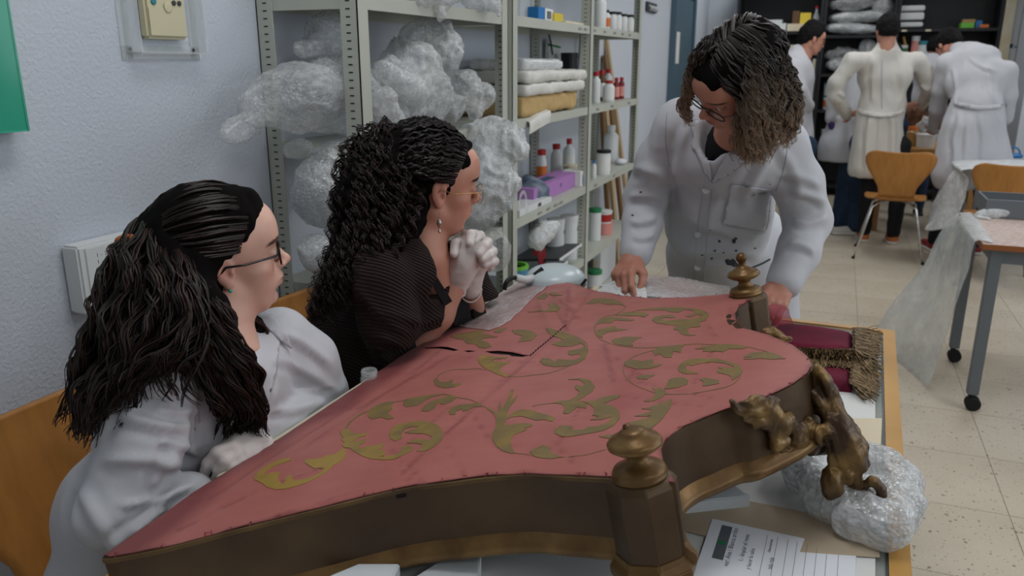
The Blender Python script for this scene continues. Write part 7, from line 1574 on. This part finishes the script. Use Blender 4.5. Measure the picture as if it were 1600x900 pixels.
C_p = figure('man bending forward in a long white coat with half belt at the right', (2.5, 6.95, 0), ops, Head(1483, 72, 6.62, 118, 50, 0, 1.02), 'b98570', short_hair(), 'coat', lg2, seed=5, cutz=lambda P: .50 - P[:, 2],
       hands=[(P_(1460, 200, d1_ + .5), P_(1452, 211, d1_ + .6) - P_(1460, 198, d1_ + .5), [0, -1, .3], -1, .6)],
       fl_=[(1490, 110, 1488, 175, 3, 12, -4), (1500, 180, 1490, 262, 4, 12, 3), (1530, 180, 1535, 262, 4, 12, -3), (1515, 90, 1555, 110, 3, 9, 3), (1560, 180, 1572, 250, 4, 10, -2), (1512, 185, 1508, 262, 3, 9, 1), (1545, 100, 1552, 160, 4, 8, 3)])
coC = bvh([c for c in C_p.children if c.name.startswith('lab_coat')][0])
patch('half_belt', coC, [(1483, 150), (1500, 160), (1530, 165), (1572, 162), (1573, 168), (1530, 172), (1500, 167), (1482, 157)], M('coat'), C_p, .008, .014, 4)
# man in profile behind the standing woman
def ops(s):
    s.cap(P_(1240, 100, 6.9), P_(1246, 100, 7.15), .085, .08, .08); s.ell(P_(1243, 125, 7.0), (.15, .2, .22), .08); s.ell(P_(1240, 180, 7.0), (.15, .19, .25), .08); s.cap(P_(1240, 210, 7.0), P_(1238, 262, 7.0), .16, .19, .06); s.cap(P_(1246, 82, 7.0), P_(1243, 92, 7.0), .062, .09, .04)
    s.chain([P_(1236, 108, 6.85), P_(1246, 140, 6.8), P_(1262, 165, 6.85)], (.08, .068, .055), .03)
def lg3(t):
    a = np.array([1.30, 7.25, 0]); legs(t, [a + [0, -.06, .76], a + [0, .06, .76]], [a + [0, -.08, .47], a + [0, .08, .47]], [a + [0, -.09, 0], a + [0, .09, 0]], 'denim', (.075, .066, .05), 0, 'black')
HPf = Head(1268, 62, 7.0, 22, 14, 0, 1.02)
A_p = figure('young man in profile with quiff and glasses, white coat, behind the standing woman', (1.3, 7.25, 0), ops, HPf, 'b98570', short_hair(.006, .028), 'coat', lg3, seed=7, cutz=lambda P: .55 - P[:, 2])
glasses(HPf, A_p, M('gold_metal'), r=.002, w=.025, h=.02, side_r=.002)
# woman half hidden behind the middle man, flared coat and jeans
def ops(s):
    s.ell(P_(1352, 120, 7.1), (.15, .12, .15), .06); s.cap(P_(1350, 110, 7.1), P_(1335, 170, 7.0), .12, .12, .06); s.chain([P_(1318, 190, 7.0), P_(1312, 230, 7.0), P_(1312, 256, 7.0)], (.12, .16, .19), .06); s.chain([P_(1308, 130, 7.0), P_(1302, 160, 6.95), P_(1298, 185, 6.95)], (.06, .055, .045), .03)
def lg4(t):
    a = np.array([1.63, 7.5, 0]); b = np.array([1.76, 7.42, 0]); legs(t, [a + [.05, 0, .76], b + [.03, 0, .76]], [a + [.02, 0, .45], b + [0, 0, .45]], [a, b], 'denim', (.10, .08, .078), radians(200), 'shoe_white')
D_p = figure('person in jeans and flared white coat mostly hidden behind the middle man', (1.72, 7.5, 0), ops, Head(1387, 88, 7.25, 180, 20, 0, .85), 'b98570', short_hair(), 'coat', lg4, seed=9, cutz=lambda P: .62 - P[:, 2])
s = SDF(); s.cap(P_(1298, 186, 6.95), P_(1301, 198, 6.95), .036, .034, .02); o = sdf_obj('blue_glove', s, .008, M('purple'), D_p)
# person facing from behind the bench, only a sleeve and forearm in view
def ops(s):
    s.ell(P_(1452, 110, 8.0), (.16, .12, .16), .06); s.ell(P_(1452, 145, 8.0), (.15, .11, .2), .06); s.cap(P_(1452, 160, 8.05), P_(1452, 215, 8.05), .15, .18, .06); s.chain([P_(1440, 106, 7.9), P_(1445, 120, 7.75), P_(1452, 132, 7.6)], (.07, .066, .06), .03)
def lg5(t):
    a = np.array([2.25, 8.62, 0]); legs(t, [a + [-.08, 0, .85], a + [.08, 0, .85]], [a + [-.08, 0, .47], a + [.08, 0, .47]], [a + [-.09, 0, 0], a + [.09, 0, 0]], 'denim', (.09, .066, .05), radians(-90), 'black')
E_p = figure('person behind the bench of whom a white sleeve and bare forearm show', (2.25, 8.62, 0), ops, Head(1462, 78, 8.1, -100, 45, 0, .9), 'b27a66', short_hair(), 'coat', lg5, seed=11, cutz=lambda P: .6 - P[:, 2],
     arms_skin=[(P_(1452, 132, 7.6), P_(1447, 146, 7.45), .045, .035)], hands=[(P_(1447, 146, 7.45), P_(1442, 158, 7.4) - P_(1447, 146, 7.45), [0, -1, .4], 1, .5)])
# ================================================================== THINGS ON THE WORK TABLE
# maroon fringed cloth folded beside the panel
mm_ = mat('maroon', '6a1430', .75, spec=.2, var=(12, '4a1026', .7), bump=(300, .3, .0008)); mat('fringe', '6d5638', .6, .2, attr='Col')
t = thing('fringed_cloth', 'folded maroon velvet cloth with brown fringe beside the far post', 'cloth', tuple(pax(1300, 550, 2, .76)))
def slab(name, pix, z, th, m, seed, label=None, amp=.004):
    poly = [tuple(pax(u, v, 2, z)[:2]) for u, v in pix]; V, T = tri_poly(poly, .016); n = len(V)
    bdm = np.full(n, 9.0)
    for i in range(len(poly)):
        a, b = np.array(poly[i]), np.array(poly[(i + 1) % len(poly)]); d = b - a; tt = np.clip(((V - a) @ d) / (d @ d), 0, 1); bdm = np.minimum(bdm, np.sqrt(((V - a - tt[:, None] * d) ** 2).sum(1)))
    rnd_ = np.sqrt(np.clip(bdm / (th * .7), 0, 1)); P3_ = np.c_[V, np.zeros(n)]
    zt_ = z - th + th * (.35 + .65 * rnd_) + amp * vnoise(P3_, 16, seed) * rnd_; bd = boundary(T)
    me = np_mesh(np.vstack([np.c_[V, zt_], np.c_[V, np.full(n, z - th)]]), [np.vstack([T, T[:, ::-1] + n]), np.array([(b, a, a + n, b + n) for a, b in bd])]); o = link_mesh(name, me, m, None, True); me.set_sharp_from_angle(angle=radians(60)); wparent(o, t)
    if label: o['label'] = label
    return o
slab('lower_fold', [(1195, 560), (1240, 575), (1290, 596), (1332, 600), (1335, 560), (1330, 530), (1240, 520), (1190, 520)], .772, .0225, mm_, 3)
slab('upper_fold', [(1205, 500), (1270, 505), (1335, 515), (1334, 545), (1290, 545), (1245, 541), (1200, 530), (1180, 510)], .80, .028, mm_, 6, None, .003)
R_ = np.random.RandomState(9)
def fringe(a, b, direction, ln, n, z, zdrop, seed, w=.0016):
    """threads hanging from the line a-b (pixels) in a pixel direction"""
    R_ = np.random.RandomState(seed); C_ = []
    for k in range(n):
        f = R_.rand(); u = a[0] + (b[0] - a[0]) * f; v = a[1] + (b[1] - a[1]) * f; du, dv = direction; L_ = ln * (.75 + .35 * R_.rand()); sp = R_.normal(0, .16)
        pts = []
        for j in range(9):
            q = j / 8; uu = u + (du * cos(sp) - dv * sin(sp)) * L_ * q + 2.2 * sin(q * 5 + k); vv = v + (du * sin(sp) + dv * cos(sp)) * L_ * q + 1.2 * sin(q * 4 + k * 2); zz = z + .004 * R_.rand() - zdrop * min(1, q * 1.6) ; pts.append(pax(uu, vv, 2, max(zz, .7515)))
        C_.append(pts)
    C_ = np.array(C_); s0 = R_.rand(n)[:, None, None]; col = np.repeat(Lc('4f3c24') * (1 - s0) + Lc('8f7650') * s0, 9, 1)
    o = strands('fringe', C_, w * (.7 + .6 * R_.rand(n)), M('fringe'), t, col, taper=.8); o['kind'] = 'stuff'
fringe((1333, 512), (1334, 548), (.96, .25), 42, 230, .798, .03, 1); fringe((1228, 542), (1330, 548), (-.15, 1.0), 26, 420, .798, .024, 2); fringe((1334, 552), (1328, 598), (.9, .55), 44, 260, .776, .018, 3); fringe((1300, 545), (1336, 546), (.75, .6), 45, 160, .799, .03, 5)
o = wave_sheet('acrylic_plate', [T2(1346, 531, .752), T2(1377, 536, .752), T2(1376, 600, .752), T2(1345, 605, .752)], .7500, M('clear'), 'clear acrylic plate under the cloth fringe', 'plate', amp=.0, th=.002)
# written form
c0, c1, c2 = [np.array(pax(u, v, 2, .753)) for u, v in ((1113, 812), (1335, 860), (1085, 905))]
ex_ = (c1 - c0) / np.linalg.norm(c1 - c0); ey_ = np.array([ex_[1], -ex_[0], 0]); ey_ = ey_ if ey_ @ (c2 - c0) > 0 else -ey_
t = thing('written_form', 'white ruled form with handwriting and a grey green header by the octagonal post', 'paper', tuple(c0[:2]) + (.7545,), math.atan2(ex_[1], ex_[0]))
box('sheet', (0, -.297, 0), (.21, 0, .0004), mat('paper', 'dfe2e8', .8), t)
box('header_strip', (.017, -.105, .00045), (.033, -.012, .0006), M('steel_grey'), t); box('emblem', (.018, -.066, .00065), (.029, -.056, .0008), M('green'), t)
for k, x in enumerate((.085, .1, .115, .128, .142, .156, .17, .186)): box('ruled_line', (x, -.28, .00045), (x + .0006, -.012, .00055), M('steel_grey'), t)
for txt, x, y, sz, m_ in (('ver: Ana / Blanca arribo', .042, -.065, .011, 'ink_blue'), ('1.- limpiar el reves', .060, -.06, .010, 'ink_blue'), ('y hacer la calca', .072, -.085, .009, 'ink_blue'), ('Observaciones', .094, -.04, .006, 'ink'), ('tela roja', .1, -.085, .009, 'ink_blue')): label(txt, (x, y, .0006), sz, M(m_), t, (0, 0, pi / 2), .00004)
# foam blocks
def block(name, pix, z0, z1, m, label, cat, group=None):
    poly = [tuple(pax(u, v, 2, z1)[:2]) for u, v in pix]; o = MB().prism(poly, z0, z1).build(name, m, None, .002); return tag(o, label, cat, group)
block('foam_block', [(1068, 785), (1070, 740), (1110, 735), (1174, 774)], .7525, .775, M('foam'), 'grey white foam block beside the octagonal post', 'foam block', 'foam blocks under the panel')
block('foam_block', [(640, 905), (700, 868), (752, 862), (745, 905)], .7505, .785, M('foam'), 'white foam block under the middle of the near side board', 'foam block', 'foam blocks under the panel')
block('foam_block', [(500, 905), (560, 880), (625, 880), (612, 905)], .7505, .80, M('foam'), 'white foam block under the left part of the near side board', 'foam block', 'foam blocks under the panel')
# bubble wrap pad under the carved bracket
s = SDF(); cz = .785; cc = [np.array(pax(u, v, 2, cz)) for u, v in ((1262, 735), (1290, 770), (1335, 805), (1380, 820), (1405, 790), (1400, 755), (1375, 730), (1330, 720), (1285, 720))]
for i in range(len(cc)): s.cap(cc[i], cc[(i + 1) % len(cc)], .030, .030, .02)
s.cap(cc[0] - [0, 0, .012], cc[4] - [0, 0, .012], .02, .022, .03); s.cap(cc[1] - [0, 0, .01], cc[5] - [0, 0, .01], .02, .022, .03)
o = sdf_obj('bubble_wrap_pad', s, .0032, M('bubble_dense'), None, lambda V, N_: .006 * ridged(V + .03 * np.c_[vnoise(V, 14), vnoise(V, 14, 4), vnoise(V, 14, 7)], 22, 3) + .0012 * ridged(V, 70, 5), None, 1, cut=lambda P: .7500 - P[:, 2]); tag(o, 'bubble wrap pad cushioning the foot of the carved bracket', 'bubble wrap')
# film strip laid on the silk
poly = [fl(640 + x / 5, 420 + y / 5) for x, y in ((850, 122), (1085, 142), (960, 250), (860, 350), (790, 420), (700, 475), (625, 502), (560, 490), (320, 455), (430, 450), (520, 400), (570, 350), (640, 250), (720, 195))]
V, T = tri_poly(poly, .009); n = len(V); q = np.c_[V, np.zeros(n)]; z = hcl(V) + .0012 + .0022 * (ridged(q + .01 * vnoise(q, 12)[:, None], np.array([55, 18, 1]), 3) + 1) * .5
W3 = FO + V[:, :1] * EX + V[:, 1:2] * EY + z[:, None] * EN; me = np_mesh(W3, T)
mf = film_mat('tissue', 'cdbcbc', .22, .58, .25, 34, .5, .1); o = link_mesh('film_strip', me, mf, None, True); md = o.modifiers.new('th', 'SOLIDIFY'); md.thickness = .0005; tag(o, 'clear crinkled film strip lying on the red silk near the clasped hands', 'film')
# cream boards and film behind the panel
t = thing('stretcher_boards', 'cream boards lying flat at the far end of the table under loose film', 'boards', (0, 0, 0))
def bd4(pix, z0, z1, m, nm='board'):
    poly = [tuple(pax(u, v, 2, z1)[:2]) for u, v in pix]; o = MB().prism(poly, z0, z1).build(nm, m, None, .001); wparent(o, t)
bd4([(918, 458), (930, 446), (1060, 466), (1150, 470), (1150, 480), (1040, 480)], .7500, .800, M('cream_paper')); bd4([(936, 446), (960, 440), (1075, 447), (1150, 455), (1150, 470), (1040, 466)], .7500, .822, M('white_matte'))
bd4([(1010, 437), (1040, 432), (1140, 447), (1145, 458), (1070, 452)], .7500, .835, M('battens'))
def fsheet(name, rows, m, label, cat, nz=.004, n=30, seed=0):
    A_ = np.array([cr([px(*p) for p in r], n) for r in rows]); A_ = np.array([cr(A_[:, j], n) for j in range(n)]).transpose(1, 0, 2); V = A_.reshape(-1, 3); V = V + nz * np.c_[vnoise(V, 20, seed), vnoise(V, 20, seed + 3), vnoise(V, 20, seed + 6)]
    Q = np.array([(i * n + j, i * n + j + 1, (i + 1) * n + j + 1, (i + 1) * n + j) for i in range(n - 1) for j in range(n - 1)]); me = np_mesh(V, Q); o = link_mesh(name, me, m, None, True); md = o.modifiers.new('th', 'SOLIDIFY'); md.thickness = .0006; return tag(o, label, cat)
fsheet('tissue_sheet', [[(965, 436, 2.04), (990, 440, 2.04), (1010, 452, 2.0)], [(945, 446, 2.03), (985, 452, 2.0), (1014, 468, 1.96)], [(930, 456, 2.02), (980, 464, 1.98), (1020, 470, 1.95)]], M('film_white'), 'sheer white tissue lifted by the right hand of the standing woman', 'tissue')
fsheet('loose_film', [[(1000, 432, 2.08), (1060, 434, 2.09), (1140, 450, 2.08)], [(1000, 446, 2.04), (1060, 448, 2.04), (1140, 458, 2.02)], [(1005, 464, 1.99), (1060, 466, 1.98), (1135, 464, 1.95)]], M('tissue'), 'loose clear film over the cream boards at the far end of the table', 'film')
fsheet('red_net', [[(1196, 478, 1.82), (1212, 474, 1.84), (1232, 484, 1.84)], [(1198, 492, 1.82), (1214, 492, 1.82), (1234, 494, 1.84)], [(1202, 508, 1.82), (1218, 508, 1.82), (1240, 506, 1.85)]], mat('net', '9c2440', .5, alpha=.45), 'sheer crimson net held down by the left hand of the standing woman', 'net', .003)
# white domed magnifier lamp
c0 = np.array(pax(868, 436, 1, 2.06)); t = thing('magnifier_lamp', 'white domed magnifier lamp with black cable behind the far corner of the panel', 'lamp', (c0[0], c0[1], .7505))
hz = c0[2] - .7505
MB().lathe([(.082, hz - .012), (.085, hz - .004), (.083, hz + .004)] + [(.083 * cos(a), hz + .006 + .036 * sin(a)) for a in np.linspace(.1, 1.5, 12)], n=40).build('dome', mat('dome_white', 'c9d6da', .25), t, smooth=True)
MB().lathe([(.0845, hz - .014), (.0865, hz - .0135), (.0865, hz - .0095), (.0845, hz - .009)], n=40).build('rim', M('grey_dark'), t)
MB().lathe([(.055, 0), (.055, .012), (.012, .02), (.012, hz - .015)], n=20).build('foot', M('white_pl'), t, smooth=False)
q0 = np.array([c0[0], c0[1], .7505]); o = MB().tube(cr([px(840, 432, 2.15), px(820, 436, 2.12), px(802, 434, 2.08), px(792, 440, 2.06), px(788, 452, 2.06)], 20), .0065, 8).build('cable', M('black'), None, smooth=True); wparent(o, t)
o = MB().tube([px(807, 434, 2.085), px(822, 437, 2.10), px(838, 433, 2.14)], .0105, 10).build('white_sleeve', M('white_pl'), None, smooth=True); wparent(o, t); o = MB().tube([px(834, 430, 2.13), px(848, 421, 2.14)], [.006, .009], 8).build('black_clip', M('black'), None); wparent(o, t)
o = MB().tube([px(908, 446, 2.1), px(916, 436, 2.1)], .004, 6).build('pin', M('black'), None); wparent(o, t)
# glass jar between the women
c0 = px(577, 586, 1.50); t = thing('glass_jar', 'small clear glass jar between the two seated women', 'jar', (c0[0], c0[1], .7525)); hj = c0[2] + .012 - .7525
MB().lathe([(.017, 0), (.0185, .004), (.0185, hj - .018), (.0155, hj - .012), (.0155, hj), (.0138, hj), (.0138, hj - .014), (.0165, hj - .02), (.0165, .006)], n=24).build('glass_body', M('jarglass'), t, smooth=True)
for zz in (hj - .004, hj - .009): MB().tube([(.016 * cos(a), .016 * sin(a), zz) for a in np.linspace(0, 2 * pi, 25)], .0009, 5).build('thread', M('jarglass'), t)
